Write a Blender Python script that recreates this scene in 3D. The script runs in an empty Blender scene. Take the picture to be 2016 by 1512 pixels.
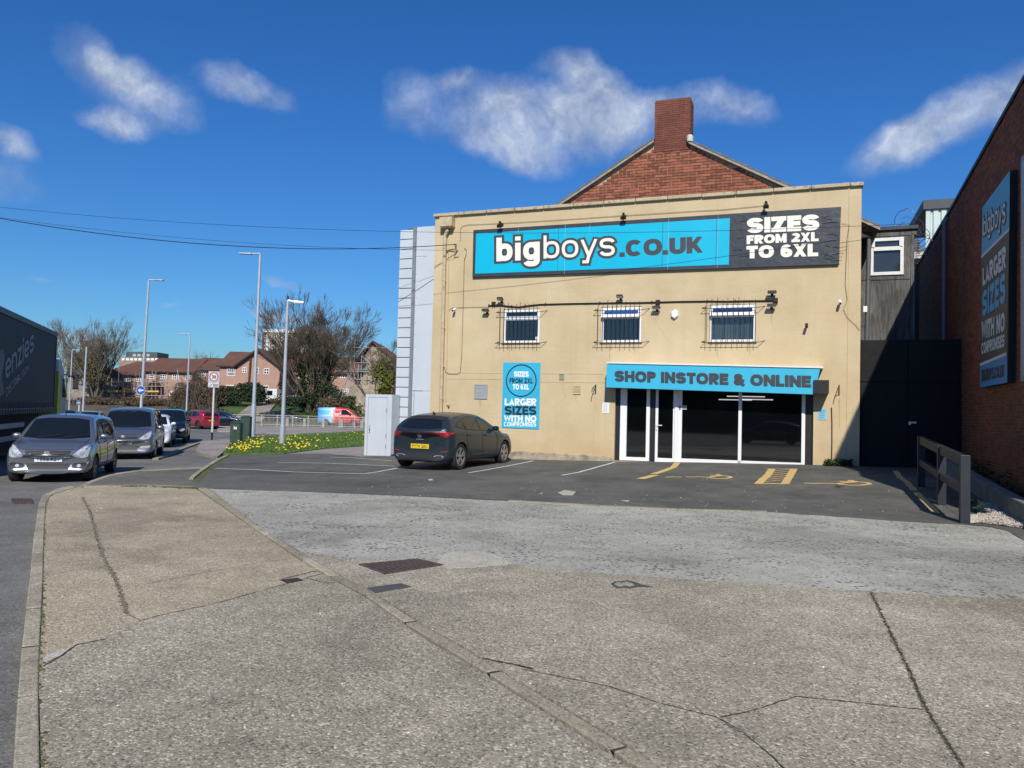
import bpy, bmesh, math, random
import numpy as np
from mathutils import Vector, Matrix
from mathutils.bvhtree import BVHTree
from mathutils.geometry import delaunay_2d_cdt
random.seed(7)
S = bpy.context.scene
COL = S.collection
R = math.radians

# ---------------------------------------------------------------- camera
EYE = Vector((0, 0, 1.6))
FPX, CX, CY = 1500.0, 1008.0, 756.0
PITCH = math.atan(53.0 / FPX)
ROLL = 0.025
_f = Vector((0, math.cos(PITCH), math.sin(PITCH)))
_u0 = Vector((0, -math.sin(PITCH), math.cos(PITCH)))
_r0 = Vector((1, 0, 0))
_r = _r0 * math.cos(ROLL) + _u0 * math.sin(ROLL)
_u = _u0 * math.cos(ROLL) - _r0 * math.sin(ROLL)
cd = bpy.data.cameras.new('camera')
cam = bpy.data.objects.new('camera', cd)
COL.objects.link(cam)
cd.sensor_width = 36
cd.lens = FPX / 2016 * 36
cd.clip_start = 0.05
cd.clip_end = 6000
M = Matrix((( _r.x, _u.x, -_f.x, EYE.x), (_r.y, _u.y, -_f.y, EYE.y), (_r.z, _u.z, -_f.z, EYE.z), (0, 0, 0, 1)))
cam.matrix_world = M
S.camera = cam
S.render.resolution_x, S.render.resolution_y = 1024, 768

def ray(px, py):
    return _f + _r * ((px - CX) / FPX) + _u * ((CY - py) / FPX)
def atD(px, py, D):
    d = ray(px, py)
    return EYE + d * (D / d.y)

# ---------------------------------------------------------------- world and sun
SUN_EL, SUN_HEAD = 38.0, 3.0          # the light travels along this heading
w = bpy.data.worlds.new('World')
S.world = w
w.use_nodes = True
nt = w.node_tree
nt.nodes.clear()
def N(tree, typ, **kw):
    n = tree.nodes.new(typ)
    for k, v in kw.items():
        if k == 'inp':
            for i, val in v.items():
                if isinstance(val, bpy.types.NodeSocket):
                    tree.links.new(val, n.inputs[i])
                else:
                    n.inputs[i].default_value = val
        else:
            setattr(n, k, v)
    return n
def MATH(tree, op, a, b=None, c=None, clamp=False):
    n = tree.nodes.new('ShaderNodeMath')
    n.operation = op
    n.use_clamp = clamp
    for i, x in enumerate((a, b, c)):
        if x is None: continue
        if isinstance(x, bpy.types.NodeSocket): tree.links.new(x, n.inputs[i])
        else: n.inputs[i].default_value = x
    return n.outputs[0]
def MIX(tree, fac, a, b, blend='MIX'):
    n = tree.nodes.new('ShaderNodeMix')
    n.data_type = 'RGBA'
    n.blend_type = blend
    for i, x in ((0, fac), (6, a), (7, b)):
        if isinstance(x, bpy.types.NodeSocket): tree.links.new(x, n.inputs[i])
        else: n.inputs[i].default_value = x if i == 0 else (x if len(x) == 4 else (*x, 1))
    return n.outputs[2]
def RAMP(tree, fac, stops):
    n = tree.nodes.new('ShaderNodeValToRGB')
    while len(n.color_ramp.elements) < len(stops): n.color_ramp.elements.new(0.5)
    for e, (p, c) in zip(n.color_ramp.elements, stops):
        e.position = p
        e.color = (c, c, c, 1) if isinstance(c, (int, float)) else (*c[:3], 1)
    if isinstance(fac, bpy.types.NodeSocket): tree.links.new(fac, n.inputs[0])
    return n.outputs[0]

sky = N(nt, 'ShaderNodeTexSky', sky_type='NISHITA')
sky.sun_disc = False
sky.sun_elevation = R(SUN_EL)
sky.sun_rotation = R(180 + SUN_HEAD)
sky.altitude = 60
sky.air_density = 1.25
sky.dust_density = 0.35
sky.ozone_density = 3.0
hs = N(nt, 'ShaderNodeHueSaturation', inp={1: 1.22, 4: sky.outputs[0]})
hs.inputs['Value'].default_value = SKY_VAL = 1.0
skyc = MIX(nt, 1.0, hs.outputs[0], (0.36, 0.70, 1.13), 'MULTIPLY')
tc = N(nt, 'ShaderNodeTexCoord').outputs['Generated']
noiseA = N(nt, 'ShaderNodeTexNoise', inp={'Vector': tc, 'Scale': 7.0, 'Detail': 8.0, 'Roughness': 0.58})
noiseB = N(nt, 'ShaderNodeTexNoise', inp={'Vector': tc, 'Scale': 13.0, 'Detail': 11.0, 'Roughness': 0.6})
disp = N(nt, 'ShaderNodeVectorMath', operation='MULTIPLY_ADD', inp={0: noiseA.outputs['Color'], 1: (0.075, 0.075, 0.075), 2: (-0.0375, -0.0375, -0.0375)})
dvec = N(nt, 'ShaderNodeVectorMath', operation='ADD', inp={0: tc, 1: disp.outputs[0]}).outputs[0]
# each cloud: centre in the sky, half sizes, tilt, density (given as seen from the street)
CLOUDS = [(262, 160, 120, 48, 33, .95), (205, 115, 45, 24, 55, .8), (492, 172, 88, 36, 22, .75), (240, 238, 56, 25, 15, 1.1),
          (18, 280, 52, 22, 28, .9), (1060, 240, 205, 62, 5, 1.0), (1010, 300, 92, 34, 12, .9), (1140, 150, 75, 34, 20, .75),
          (905, 160, 55, 28, 10, .6), (1180, 215, 90, 50, 0, .95), (1310, 200, 110, 42, -12, .62), (1430, 212, 85, 34, 12, .66), (795, 180, 55, 62, 0, .42),
          (1860, 248, 140, 40, -22, .85), (1790, 270, 60, 32, 0, .8), (560, 552, 75, 14, 8, .28), (548, 622, 72, 13, 3, .5), (150, 655, 50, 14, 8, .55),
          (85, 548, 36, 9, 5, .2), (330, 598, 30, 8, 4, .2), (2080, 170, 120, 60, -20, .8), (-160, 330, 160, 50, 10, .7)]
dens = None
for (px, py, sx, sy, tilt, amp) in CLOUDS:
    c = ray(px, py).normalized()
    t = R(tilt)
    e1 = (ray(px + math.cos(t) * 20, py + math.sin(t) * 20).normalized() - c).normalized()
    e2 = c.cross(e1).normalized()
    e1s = e1 / (sx / FPX * .85)
    e2s = e2 / (sy / FPX * .84)
    rel = N(nt, 'ShaderNodeVectorMath', operation='SUBTRACT', inp={0: dvec, 1: tuple(c)}).outputs[0]
    d1 = N(nt, 'ShaderNodeVectorMath', operation='DOT_PRODUCT', inp={0: rel, 1: tuple(e1s)}).outputs['Value']
    d2 = N(nt, 'ShaderNodeVectorMath', operation='DOT_PRODUCT', inp={0: rel, 1: tuple(e2s)}).outputs['Value']
    d3 = N(nt, 'ShaderNodeVectorMath', operation='DOT_PRODUCT', inp={0: rel, 1: tuple(c * 3.0)}).outputs['Value']
    r2 = MATH(nt, 'ADD', MATH(nt, 'ADD', MATH(nt, 'MULTIPLY', d1, d1), MATH(nt, 'MULTIPLY', d2, d2)), MATH(nt, 'MULTIPLY', d3, d3))
    g = MATH(nt, 'MULTIPLY', MATH(nt, 'EXPONENT', MATH(nt, 'MULTIPLY', r2, -1.25)), amp)
    dens = g if dens is None else MATH(nt, 'ADD', dens, g)
dn = MATH(nt, 'MULTIPLY', dens, MATH(nt, 'MULTIPLY_ADD', noiseB.outputs['Fac'], 3.0, -0.55))
cl = RAMP(nt, dn, [(0.08, 0.0), (0.22, .20), (0.48, .50), (1.0, .68)])
ccol = RAMP(nt, dn, [(0.1, (.52, .62, .88)), (0.55, (.60, .70, .90)), (1.0, (.74, .82, .96))])
noiseC = N(nt, 'ShaderNodeTexNoise', inp={'Vector': dvec, 'Scale': 24.0, 'Detail': 9.0, 'Roughness': 0.62})
ccol = MIX(nt, 1.0, ccol, RAMP(nt, noiseC.outputs['Fac'], [(.34, .80), (.66, 1.28)]), 'MULTIPLY')
cbright = MIX(nt, 1.0, ccol, (7.6, 7.6, 7.6), 'MULTIPLY')
cl = MATH(nt, 'MULTIPLY', cl, MATH(nt, 'MULTIPLY_ADD', noiseC.outputs['Fac'], 1.5, .28), clamp=True)
final = MIX(nt, cl, skyc, cbright)
SKY_STRENGTH = 0.095
bg = N(nt, 'ShaderNodeBackground', inp={'Color': final, 'Strength': SKY_STRENGTH})
N(nt, 'ShaderNodeOutputWorld', inp={'Surface': bg.outputs[0]})

sd = bpy.data.lights.new('sun', 'SUN')
sd.energy = 4.7
sd.angle = R(0.53)
sd.color = (1.0, 0.945, 0.85)
so = bpy.data.objects.new('sun', sd)
COL.objects.link(so)
_el, _hd = R(SUN_EL), R(SUN_HEAD)
LDIR = Vector((math.sin(_hd) * math.cos(_el), math.cos(_hd) * math.cos(_el), -math.sin(_el)))
so.rotation_euler = LDIR.to_track_quat('-Z', 'Y').to_euler()
so.location = (0, -20, 30)
S.view_settings.view_transform = 'Standard'
S.view_settings.look = 'None'
S.view_settings.exposure = 0.0
S.view_settings.gamma = 1.0
S.view_settings.use_curve_mapping = False

# ---------------------------------------------------------------- materials
MT = {}
def mat(name, col, rough=.7, metal=0., var=.12, vs=3., bump=0., bs=60., fine=0., fs=120., coat=0., spec=.5, emit=None, rnd=0., island=False, alpha=None, dirt=None):
    """procedural material: colour with large blotches (var), fine grain (fine), bump, per-object or per-piece variation (rnd)"""
    if name in MT: return MT[name]
    m = bpy.data.materials.new(name)
    m.use_nodes = True
    t = m.node_tree
    b = t.nodes['Principled BSDF']
    co = N(t, 'ShaderNodeTexCoord').outputs['Object']
    c = N(t, 'ShaderNodeRGB').outputs[0]
    c.default_value = (*col, 1)
    if var > 0:
        n1 = N(t, 'ShaderNodeTexNoise', inp={'Vector': co, 'Scale': vs, 'Detail': 6., 'Roughness': .6})
        f = RAMP(t, n1.outputs['Fac'], [(.3, 1 - var), (.7, 1 + var)])
        c = MIX(t, 1., c, f, 'MULTIPLY')
    if fine > 0:
        n2 = N(t, 'ShaderNodeTexNoise', inp={'Vector': co, 'Scale': fs, 'Detail': 3., 'Roughness': .7})
        f = RAMP(t, n2.outputs['Fac'], [(.3, 1 - fine), (.7, 1 + fine)])
        c = MIX(t, 1., c, f, 'MULTIPLY')
    if rnd > 0:
        r = N(t, 'ShaderNodeNewGeometry').outputs['Random Per Island'] if island else N(t, 'ShaderNodeObjectInfo').outputs['Random']
        f = RAMP(t, r, [(0, 1 - rnd), (1, 1 + rnd)])
        c = MIX(t, 1., c, f, 'MULTIPLY')
    if dirt:
        n3 = N(t, 'ShaderNodeTexNoise', inp={'Vector': co, 'Scale': dirt[1], 'Detail': 8., 'Roughness': .65})
        f = RAMP(t, n3.outputs['Fac'], [(dirt[2], 0.), (dirt[2] + .15, dirt[3])])
        c = MIX(t, f, c, dirt[0])
    t.links.new(c, b.inputs['Base Color'])
    b.inputs['Roughness'].default_value = rough
    b.inputs['Metallic'].default_value = metal
    b.inputs['Specular IOR Level'].default_value = spec
    if coat: 
        b.inputs['Coat Weight'].default_value = coat
        b.inputs['Coat Roughness'].default_value = .04
    if emit:
        b.inputs['Emission Color'].default_value = (*emit[0], 1)
        b.inputs['Emission Strength'].default_value = emit[1]
    if alpha is not None: b.inputs['Alpha'].default_value = alpha
    if bump > 0:
        nb = N(t, 'ShaderNodeTexNoise', inp={'Vector': co, 'Scale': bs, 'Detail': 4., 'Roughness': .6})
        bn = N(t, 'ShaderNodeBump', inp={'Strength': 1., 'Distance': bump, 'Height': nb.outputs['Fac']})
        t.links.new(bn.outputs[0], b.inputs['Normal'])
    MT[name] = m
    return m
def nodes_of(m):
    t = m.node_tree
    return t, t.nodes['Principled BSDF']

# ---------------------------------------------------------------- mesh helper
class MB:
    def __init__(s): s.v = []; s.f = []; s.m = []; s.cur = 0
    def add(s, vs, fs, m=None):
        o = len(s.v)
        s.v += [tuple(x) for x in vs]
        s.f += [tuple(o + i for i in f) for f in fs]
        s.m += [s.cur if m is None else m] * len(fs)
        return s
    def quad(s, a, b, c, d, m=None): return s.add([a, b, c, d], [(0, 1, 2, 3)], m)
    def box(s, x0, y0, z0, x1, y1, z1, m=None):
        if x0 > x1: x0, x1 = x1, x0
        if y0 > y1: y0, y1 = y1, y0
        if z0 > z1: z0, z1 = z1, z0
        return s.hexa([(x0, y0, z0), (x1, y0, z0), (x1, y1, z0), (x0, y1, z0), (x0, y0, z1), (x1, y0, z1), (x1, y1, z1), (x0, y1, z1)], m)
    def hexa(s, p, m=None):
        return s.add(p, [(0, 3, 2, 1), (4, 5, 6, 7), (0, 1, 5, 4), (1, 2, 6, 5), (2, 3, 7, 6), (3, 0, 4, 7)], m)
    def rbox(s, c, size, rot=None, m=None):
        """box centred at c with size and optional rotation matrix"""
        hx, hy, hz = [k / 2 for k in size]
        P = [Vector(q) for q in [(-hx, -hy, -hz), (hx, -hy, -hz), (hx, hy, -hz), (-hx, hy, -hz), (-hx, -hy, hz), (hx, -hy, hz), (hx, hy, hz), (-hx, hy, hz)]]
        if rot is not None: P = [rot @ q for q in P]
        return s.hexa([q + Vector(c) for q in P], m)
    def tube(s, pts, r, seg=6, m=None, caps=True):
        pts = [Vector(p) for p in pts]
        rs = r if isinstance(r, (list, tuple)) else [r] * len(pts)
        rings = []
        prev = None
        for i, p in enumerate(pts):
            d = (pts[min(i + 1, len(pts) - 1)] - pts[max(i - 1, 0)])
            if d.length < 1e-9: d = Vector((0, 0, 1))
            d.normalize()
            a = prev if prev is not None else (Vector((0, 0, 1)) if abs(d.z) < .9 else Vector((1, 0, 0)))
            a = (a - d * a.dot(d))
            if a.length < 1e-6: a = d.orthogonal()
            a.normalize(); prev = a
            b = d.cross(a)
            rings.append([p + (a * math.cos(2 * math.pi * k / seg) + b * math.sin(2 * math.pi * k / seg)) * rs[i] for k in range(seg)])
        vs = [q for rg in rings for q in rg]
        fs = []
        for i in range(len(rings) - 1):
            for k in range(seg):
                k2 = (k + 1) % seg
                fs.append((i * seg + k, i * seg + k2, (i + 1) * seg + k2, (i + 1) * seg + k))
        if caps:
            fs.append(tuple(range(seg - 1, -1, -1)))
            fs.append(tuple((len(rings) - 1) * seg + k for k in range(seg)))
        return s.add(vs, fs, m)
    def lathe(s, prof, seg=24, axis='z', m=None, c=(0, 0, 0)):
        """prof: list of (r, h)"""
        vs = []
        for (r, h) in prof:
            for k in range(seg):
                a = 2 * math.pi * k / seg
                q = (r * math.cos(a), r * math.sin(a), h)
                if axis == 'y': q = (q[0], q[2], q[1])
                elif axis == 'x': q = (q[2], q[0], q[1])
                vs.append((q[0] + c[0], q[1] + c[1], q[2] + c[2]))
        fs = []
        for i in range(len(prof) - 1):
            for k in range(seg):
                k2 = (k + 1) % seg
                fs.append((i * seg + k, i * seg + k2, (i + 1) * seg + k2, (i + 1) * seg + k))
        return s.add(vs, fs, m)
    def prism(s, poly, depth, m=None):
        """poly: 3D points; depth: vector"""
        n = len(poly)
        a = [Vector(p) for p in poly]
        b = [p + Vector(depth) for p in a]
        return s.add(a + b, [tuple(range(n - 1, -1, -1)), tuple(range(n, 2 * n))] + [(i, (i + 1) % n, n + (i + 1) % n, n + i) for i in range(n)], m)
    def build(s, name, mats, parent=None, smooth=False, frame=None, off=None, fix=False, angle=None):
        me = bpy.data.meshes.new(name)
        vs = s.v
        if off is not None:
            vs = [(x - off[0], y - off[1], z - off[2]) for x, y, z in vs]
        mw = frame
        if parent is None and off is None and vs:
            A = np.array(vs)
            o3 = Vector(((A[:, 0].min() + A[:, 0].max()) / 2, (A[:, 1].min() + A[:, 1].max()) / 2, A[:, 2].min()))
            if fix: o3 = Vector((0, 0, 0))
            vs = [(x - o3.x, y - o3.y, z - o3.z) for x, y, z in vs]
            mw = (frame or Matrix.Identity(4)) @ Matrix.Translation(o3)
        me.from_pydata(vs, [], s.f)
        if not isinstance(mats, (list, tuple)): mats = [mats]
        for k in mats: me.materials.append(k)
        if len(mats) > 1: me.polygons.foreach_set('material_index', s.m)
        bm = bmesh.new(); bm.from_mesh(me)
        bmesh.ops.recalc_face_normals(bm, faces=bm.faces)
        bm.to_mesh(me); bm.free()
        if smooth: me.polygons.foreach_set('use_smooth', [True] * len(me.polygons))
        if angle: 
            me.set_sharp_from_angle(angle=R(angle))
        me.update()
        o = bpy.data.objects.new(name, me)
        COL.objects.link(o)
        if parent is not None:
            o.parent = parent
        elif mw is not None:
            o.matrix_world = mw
        return o
def tag(o, label=None, cat=None, group=None, kind=None):
    if label: o['label'] = label
    if cat: o['category'] = cat
    if group: o['group'] = group
    if kind: o['kind'] = kind
    return o
def empty(name, mw, label=None, cat=None, group=None, kind=None):
    o = bpy.data.objects.new(name, None)
    COL.objects.link(o)
    o.empty_display_size = .3
    o.matrix_world = mw if isinstance(mw, Matrix) else Matrix.Translation(Vector(mw))
    return tag(o, label, cat, group, kind)
def frame_at(p, head=0.):
    """z-rotated frame at p; head in degrees, clockwise from +Y for local +X"""
    return Matrix.Translation(Vector(p)) @ Matrix.Rotation(R(90 - head), 4, 'Z')
def copy_tree(o, parent=None):
    c = o.copy(); COL.objects.link(c)
    c.parent = parent
    for ch in [x for x in bpy.data.objects if x.parent == o]: copy_tree(ch, c)
    return c

# lettering: heavy grotesque letters drawn as thick strokes (cap height 1, descender below 0), mapped on a quad (TL, TR, BR, BL)
def _arc(cx, cy, rx, ry, a0, a1, n=12, p=2.35):
    out = []
    for i in range(n + 1):
        a = R(a0 + (a1 - a0) * i / n); c, s_ = math.cos(a), math.sin(a)
        out.append((cx + rx * math.copysign(abs(c) ** (2 / p), c), cy + ry * math.copysign(abs(s_) ** (2 / p), s_)))
    return out
def _glyph(ch, t):
    h = t / 2; X = .74
    def S_(w, H):
        m_ = H * .51; r1 = (H - h - m_) / 2; r2 = (m_ - h) / 2
        up = _arc(w / 2, m_ + r1, w / 2 - h, r1, 12, 270, 16); lo = _arc(w / 2, h + r2, w / 2 - h, r2, 90, -168, 16)
        return [(up + lo[1:], 0)]
    def Z_(w, H): return [([(0, H - h), (w, H - h)], 0), ([(0, h), (w, h)], 0), ([(w - h * 1.15, H - h * .6), (h * 1.15, h * .6)], 0)]
    if ch == ' ': return .30, []
    if ch == '.': return t * 1.05, [([(t * .5, 0), (t * .5, t * 1.0)], 0)]
    w = {'I': t, 'M': .88, 'W': 1.12, 'O': .90, 'Q': .90, 'C': .84, 'G': .88, 'N': .80, 'S': .78, 'D': .80, 'H': .78, 'U': .78, '&': .80, 'E': .64, 'F': .60, 'L': .60, 'T': .68, 'A': .80, 'V': .78, 'K': .76, 'X': .78, 'Y': .76, 'R': .74, 'Z': .70, 'J': .60, '1': .42,
         'b': .66, 'o': .68, 'i': t, 'g': .66, 'y': .66, 's': .60, 'e': .66, 'n': .63, 'z': .56, 'l': t}.get(ch, .68)
    V = lambda x, a=0., b=1.: ([(x, a), (x, b)], 0)
    Hh = lambda y, a, b: ([(a, y), (b, y)], 0)
    if ch in 'Il': s = [V(h)]
    elif ch == 'E': s = [V(h), Hh(h, h, w), Hh(.51, h, w * .94), Hh(1 - h, h, w)]
    elif ch == 'F': s = [V(h), Hh(.50, h, w * .92), Hh(1 - h, h, w)]
    elif ch == 'L': s = [V(h), Hh(h, h, w)]
    elif ch == 'T': s = [Hh(1 - h, 0, w), V(w / 2, 0, 1 - h)]
    elif ch == 'H': s = [V(h), V(w - h), Hh(.51, h, w - h)]
    elif ch == 'N': s = [V(h), V(w - h), ([(h * .9, 1 - h * .2), (w - h * .9, h * .2)], 0)]
    elif ch == 'M': s = [V(h * .95), V(w - h * .95), ([(h, 1), (w / 2, h * .4), (w - h, 1)], 0)]
    elif ch == 'W': s = [([(h * .8, 1.1), (w * .27, -.0), (w * .5, .95), (w * .73, -.0), (w - h * .8, 1.1)], 0)]
    elif ch == 'V': s = [([(h * .75, 1.1), (w / 2, .0), (w - h * .75, 1.1)], 0)]
    elif ch == 'A': s = [([(h * .75, -.1), (w / 2, 1.), (w - h * .75, -.1)], 0), Hh(.27, w * .25, w * .75)]
    elif ch == 'X': s = [([(h, 1.05), (w - h, -.05)], 0), ([(w - h, 1.05), (h, -.05)], 0)]
    elif ch == 'Y': s = [([(h * .8, 1.1), (w / 2, .42), (w - h * .8, 1.1)], 0), V(w / 2, 0, .5)]
    elif ch == 'K': s = [V(h), ([(w - h * 1.1, 1.05), (h * 1.6, .36)], 0), ([(w * .42, .55), (w - h * .9, -.05)], 0)]
    elif ch == 'Z': s = Z_(w, 1)
    elif ch == 'z': s = Z_(w, X)
    elif ch in 'OQ0': s = [(_arc(w / 2, .5, w / 2 - h, .5 - h, 0, 360, 28)[:-1], 1)]
    elif ch == 'C': s = [(_arc(w / 2, .5, w / 2 - h, .5 - h, 42, 318, 24), 0)]
    elif ch == 'G': s = [(_arc(w / 2, .5, w / 2 - h, .5 - h, 45, 345, 24), 0), Hh(.42, w * .55, w), V(w - h, .1, .42)]
    elif ch == 'S': s = S_(w, 1)
    elif ch == 's': s = S_(w, X)
    elif ch == 'U': s = [([(h, 1)] + _arc(w / 2, w / 2, w / 2 - h, w / 2 - h, 180, 360, 14) + [(w - h, 1)], 0)]
    elif ch == 'J': s = [([(w - h, 1)] + _arc(w / 2, .33, w / 2 - h, .33 - h, 0, -165, 12), 0)]
    elif ch == 'D': s = [([(h, h)] + _arc(w * .42, .5, w * .58 - h, .5 - h, -90, 90, 16) + [(h, 1 - h)], 1)]
    elif ch in 'PR':
        s = [V(h), ([(h, 1 - h)] + _arc(w * .5, .69, w * .5 - h, .31 - h, 90, -90, 12) + [(h, .38 + h)], 0)]
        if ch == 'R': s.append(([(w * .48, .40), (w - h * 1.0, -.05)], 0))
    elif ch == 'B': s = [V(h), ([(h, 1 - h)] + _arc(w * .48, .755, w * .46 - h, .245 - h / 2, 90, -90, 10) + [(h, .51)], 0), ([(h, .51)] + _arc(w * .5, .255 + h / 2, w * .5 - h, .255 - h / 2, 90, -90, 10) + [(h, h)], 0)]
    elif ch == '&': s = [(_arc(w * .40, .74, w * .22, .26 - h, 0, 360, 18)[:-1], 1), ([(w * .24, .62), (w - h * .6, -.05)], 0), ([(w * .30, .58)] + _arc(w * .38, .29, w * .38 - h, .29 - h, 130, 290, 14) + [(w * .72, .22), (w - h, .52)], 0)]
    elif ch == '1': s = [V(w - h), ([(w - h, 1 - h), (0, .72)], 0)]
    elif ch == '2': s = [(_arc(w / 2, .69, w / 2 - h, .31 - h, 165, -25, 14) + [(h * 1.3, h * 1.2)], 0), Hh(h, 0, w)]
    elif ch == '3': s = [(_arc(w / 2, .755, w / 2 - h, .245 - h * .5, 160, -90, 14), 0), (_arc(w / 2, .255 + h * .3, w / 2 - h, .255 - h * .6, 90, -160, 14), 0)]
    elif ch == '4': s = [V(w * .70), Hh(.30, 0, w), ([(w * .68, 1 - h * .3), (h * .8, .30)], 0)]
    elif ch == '5': s = [Hh(1 - h, h, w * .95), ([(h * 1.1, 1 - h), (h * 1.0, .50)], 0), ([(h * 1.0, .52)] + _arc(w / 2, .33, w / 2 - h, .33 - h, 110, -160, 16), 0)]
    elif ch == '6': s = [(_arc(w / 2, .34, w / 2 - h, .34 - h, 0, 360, 24)[:-1], 1), (_arc(w / 2, .5, w / 2 - h, .5 - h, 48, 190, 14), 0)]
    elif ch == '9': s = [(_arc(w / 2, .66, w / 2 - h, .34 - h, 0, 360, 24)[:-1], 1), (_arc(w / 2, .5, w / 2 - h, .5 - h, 10, -132, 14), 0)]
    elif ch == '7': s = [Hh(1 - h, 0, w), ([(w - h, 1 - h), (w * .34, -.05)], 0)]
    elif ch == '8': s = [(_arc(w / 2, .75, w / 2 - h * 1.1, .25 - h * .5, 0, 360, 18)[:-1], 1), (_arc(w / 2, .26 + h * .3, w / 2 - h, .26 - h * .6, 0, 360, 18)[:-1], 1)]
    elif ch == 'b': s = [V(h), (_arc(w / 2, X / 2, w / 2 - h, X / 2 - h, 0, 360, 24)[:-1], 1)]
    elif ch == 'o': s = [(_arc(w / 2, X / 2, w / 2 - h, X / 2 - h, 0, 360, 24)[:-1], 1)]
    elif ch == 'i': s = [V(h, 0, X), V(h, X + t * .42, 1)]
    elif ch == 'g': s = [(_arc(w / 2, X / 2, w / 2 - h, X / 2 - h, 0, 360, 24)[:-1], 1), ([(w - h, X)] + _arc(w / 2, -.02, w / 2 - h, .25 - h, 0, -165, 12), 0)]
    elif ch == 'y': s = [([(h * .8, X), (w * .5, h * .6)], 0), ([(w - h * .8, X), (w * .47, 0), (w * .40, -.27 + h), (w * .10, -.27 + h)], 0)]
    elif ch == 'e': s = [(_arc(w / 2, X / 2, w / 2 - h, X / 2 - h, 0, 318, 22), 0), Hh(X / 2 - h * .1, h, w - h * .3)]
    elif ch == 'n': s = [V(h, 0, X), ([(h, X * .55)] + _arc(w / 2, X * .55, w / 2 - h, X * .45 - h, 180, 0, 12) + [(w - h, 0)], 0)]
    else: s = [V(h)]
    return w, s
def _strokes(body, t, gap):
    x = 0; out = []
    for ch in body:
        w, s = _glyph(ch, t)
        lim = (0., 1.) if ch in 'VWAXYKRMN7' else None
        if ch == 'y': lim = (-9, .74)
        if ch in 'zZ': pass
        out.append((x, w, s, lim)); x += w + gap
    return out, x - gap
def text_on(mb, body, quad, out, m=0, offset=.03, ref=None, spacing=1., lift=0., t=None, grow=0., gap=.085):
    """quad: four 3D points TL TR BR BL; out: unit vector; lift: metres proud; grow: outline width beyond the letters"""
    t = t or .245
    G, Wd = _strokes(body, t, gap)
    desc = any(c in 'gy' for c in body); onlyx = all(c in 'oeszn ' for c in body)
    y0 = -.27 if desc else 0.; y1 = 1.
    TL, TR, BR, BL = [Vector(q) for q in quad]; O_ = Vector(out); k = 0
    def mp(x, y, l):
        s_, t_ = x / Wd, (y - y0) / (y1 - y0)
        return (BL * (1 - s_) + BR * s_) * (1 - t_) + (TL * (1 - s_) + TR * s_) * t_ + O_ * l
    for (gx, w, ss, lim) in G:
        for pts, closed in ss:
            hw = t / 2 + grow; n = len(pts); P = [Vector(p) for p in pts]
            if grow and not closed:
                P[0] = P[0] + (P[0] - P[1]).normalized() * grow; P[-1] = P[-1] + (P[-1] - P[-2]).normalized() * grow
            vs = []
            for i in range(n):
                a = P[(i - 1) % n] if (closed or i) else None; b = P[(i + 1) % n] if (closed or i < n - 1) else None
                d1 = (P[i] - a).normalized() if a is not None else None; d2 = (b - P[i]).normalized() if b is not None else None
                d1 = d1 if d1 is not None else d2; d2 = d2 if d2 is not None else d1
                n1 = Vector((-d1.y, d1.x)); n2 = Vector((-d2.y, d2.x)); mv = n1 + n2
                mv = mv.normalized() if mv.length > 1e-6 else n1
                sc_ = min(1.0 / max(.2, mv.dot(n1)), 2.6)
                for sg in (1, -1):
                    q = P[i] + mv * hw * sc_ * sg
                    if lim: q.y = max(lim[0] - grow, min(lim[1] + grow, q.y))
                    vs.append(mp(q.x + gx, q.y, lift + k * .00025))
            fs = [(2 * i, 2 * i + 1, 2 * ((i + 1) % n) + 1, 2 * ((i + 1) % n)) for i in range(n if closed else n - 1)]
            mb.add(vs, fs, m); k = (k + 1) % 6
# ---------------------------------------------------------------- ground height
CTRL = [(0, 1, -.1), (-2.2, 4, -.1), (-4.5, 6, -.1), (4, 3, -.09), (-1, 8, -.1), (4, 8, -.06), (7.3, 12.2, -.07), (-5, 10, -.11), (1, 12, -.08),
        (-9.4, 16.5, -.13), (-12.1, 26, -.32), (-27, 68, -.66), (-1.34, 19.5, -.04), (-.2, 22.2, 0.0), (9.2, 20, .29), (5.6, 21.5, .2), (.03, 23.5, .03), (11, 19.2, .30),
        (-4.7, 25, -.07), (-15, 40, -.42), (-11, 37, -.36), (-25, 73, -.45), (-14, 76, -.45), (-40, 74, -.6), (-15.5, 20, -.2), (-22, 40, -.4), (-13.7, 33, -.38), (-16, 50, -.45),
        (0, -15, -.1), (-20, 0, -.15), (20, 0, 0), (12, 12, -.03), (-60, 60, -.6), (0, 60, -.4), (40, 60, 0), (-60, 0, -.4), (60, 0, 0), (0, -60, -.1),
        (300, 300, -.5), (-300, 300, -.5), (300, -300, -.5), (-300, -300, -.5), (0, 300, -.5), (-300, 0, -.5)]
_P = np.array([c[:2] for c in CTRL], float); _Z = np.array([c[2] for c in CTRL])
_K = np.sqrt(((_P[:, None] - _P[None]) ** 2).sum(-1) + 1.0)
_A = np.zeros((len(CTRL) + 1,) * 2); _A[:-1, :-1] = _K; _A[-1, :-1] = 1; _A[:-1, -1] = 1
_W = np.linalg.solve(_A, np.append(_Z, 0))
def gz(x, y):
    return float((_W[:-1] * np.sqrt((_P[:, 0] - x) ** 2 + (_P[:, 1] - y) ** 2 + 1.0)).sum() + _W[-1])
def gpt(px, py, up=.1):
    """the point of the ground (or the sheet `up` above it) seen at a pixel"""
    d = ray(px, py)
    if d.z > -1e-4: d = Vector((d.x, d.y, -1e-4))
    t = 1.0
    s = 1.7 / -d.z
    for _ in range(40):
        p = EYE + d * s
        e = p.z - (gz(p.x, p.y) + up)
        s += e / (-d.z) * .8
        if abs(e) < 1e-4: break
    p = EYE + d * s
    return Vector((p.x, p.y, gz(p.x, p.y) + up))
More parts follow.
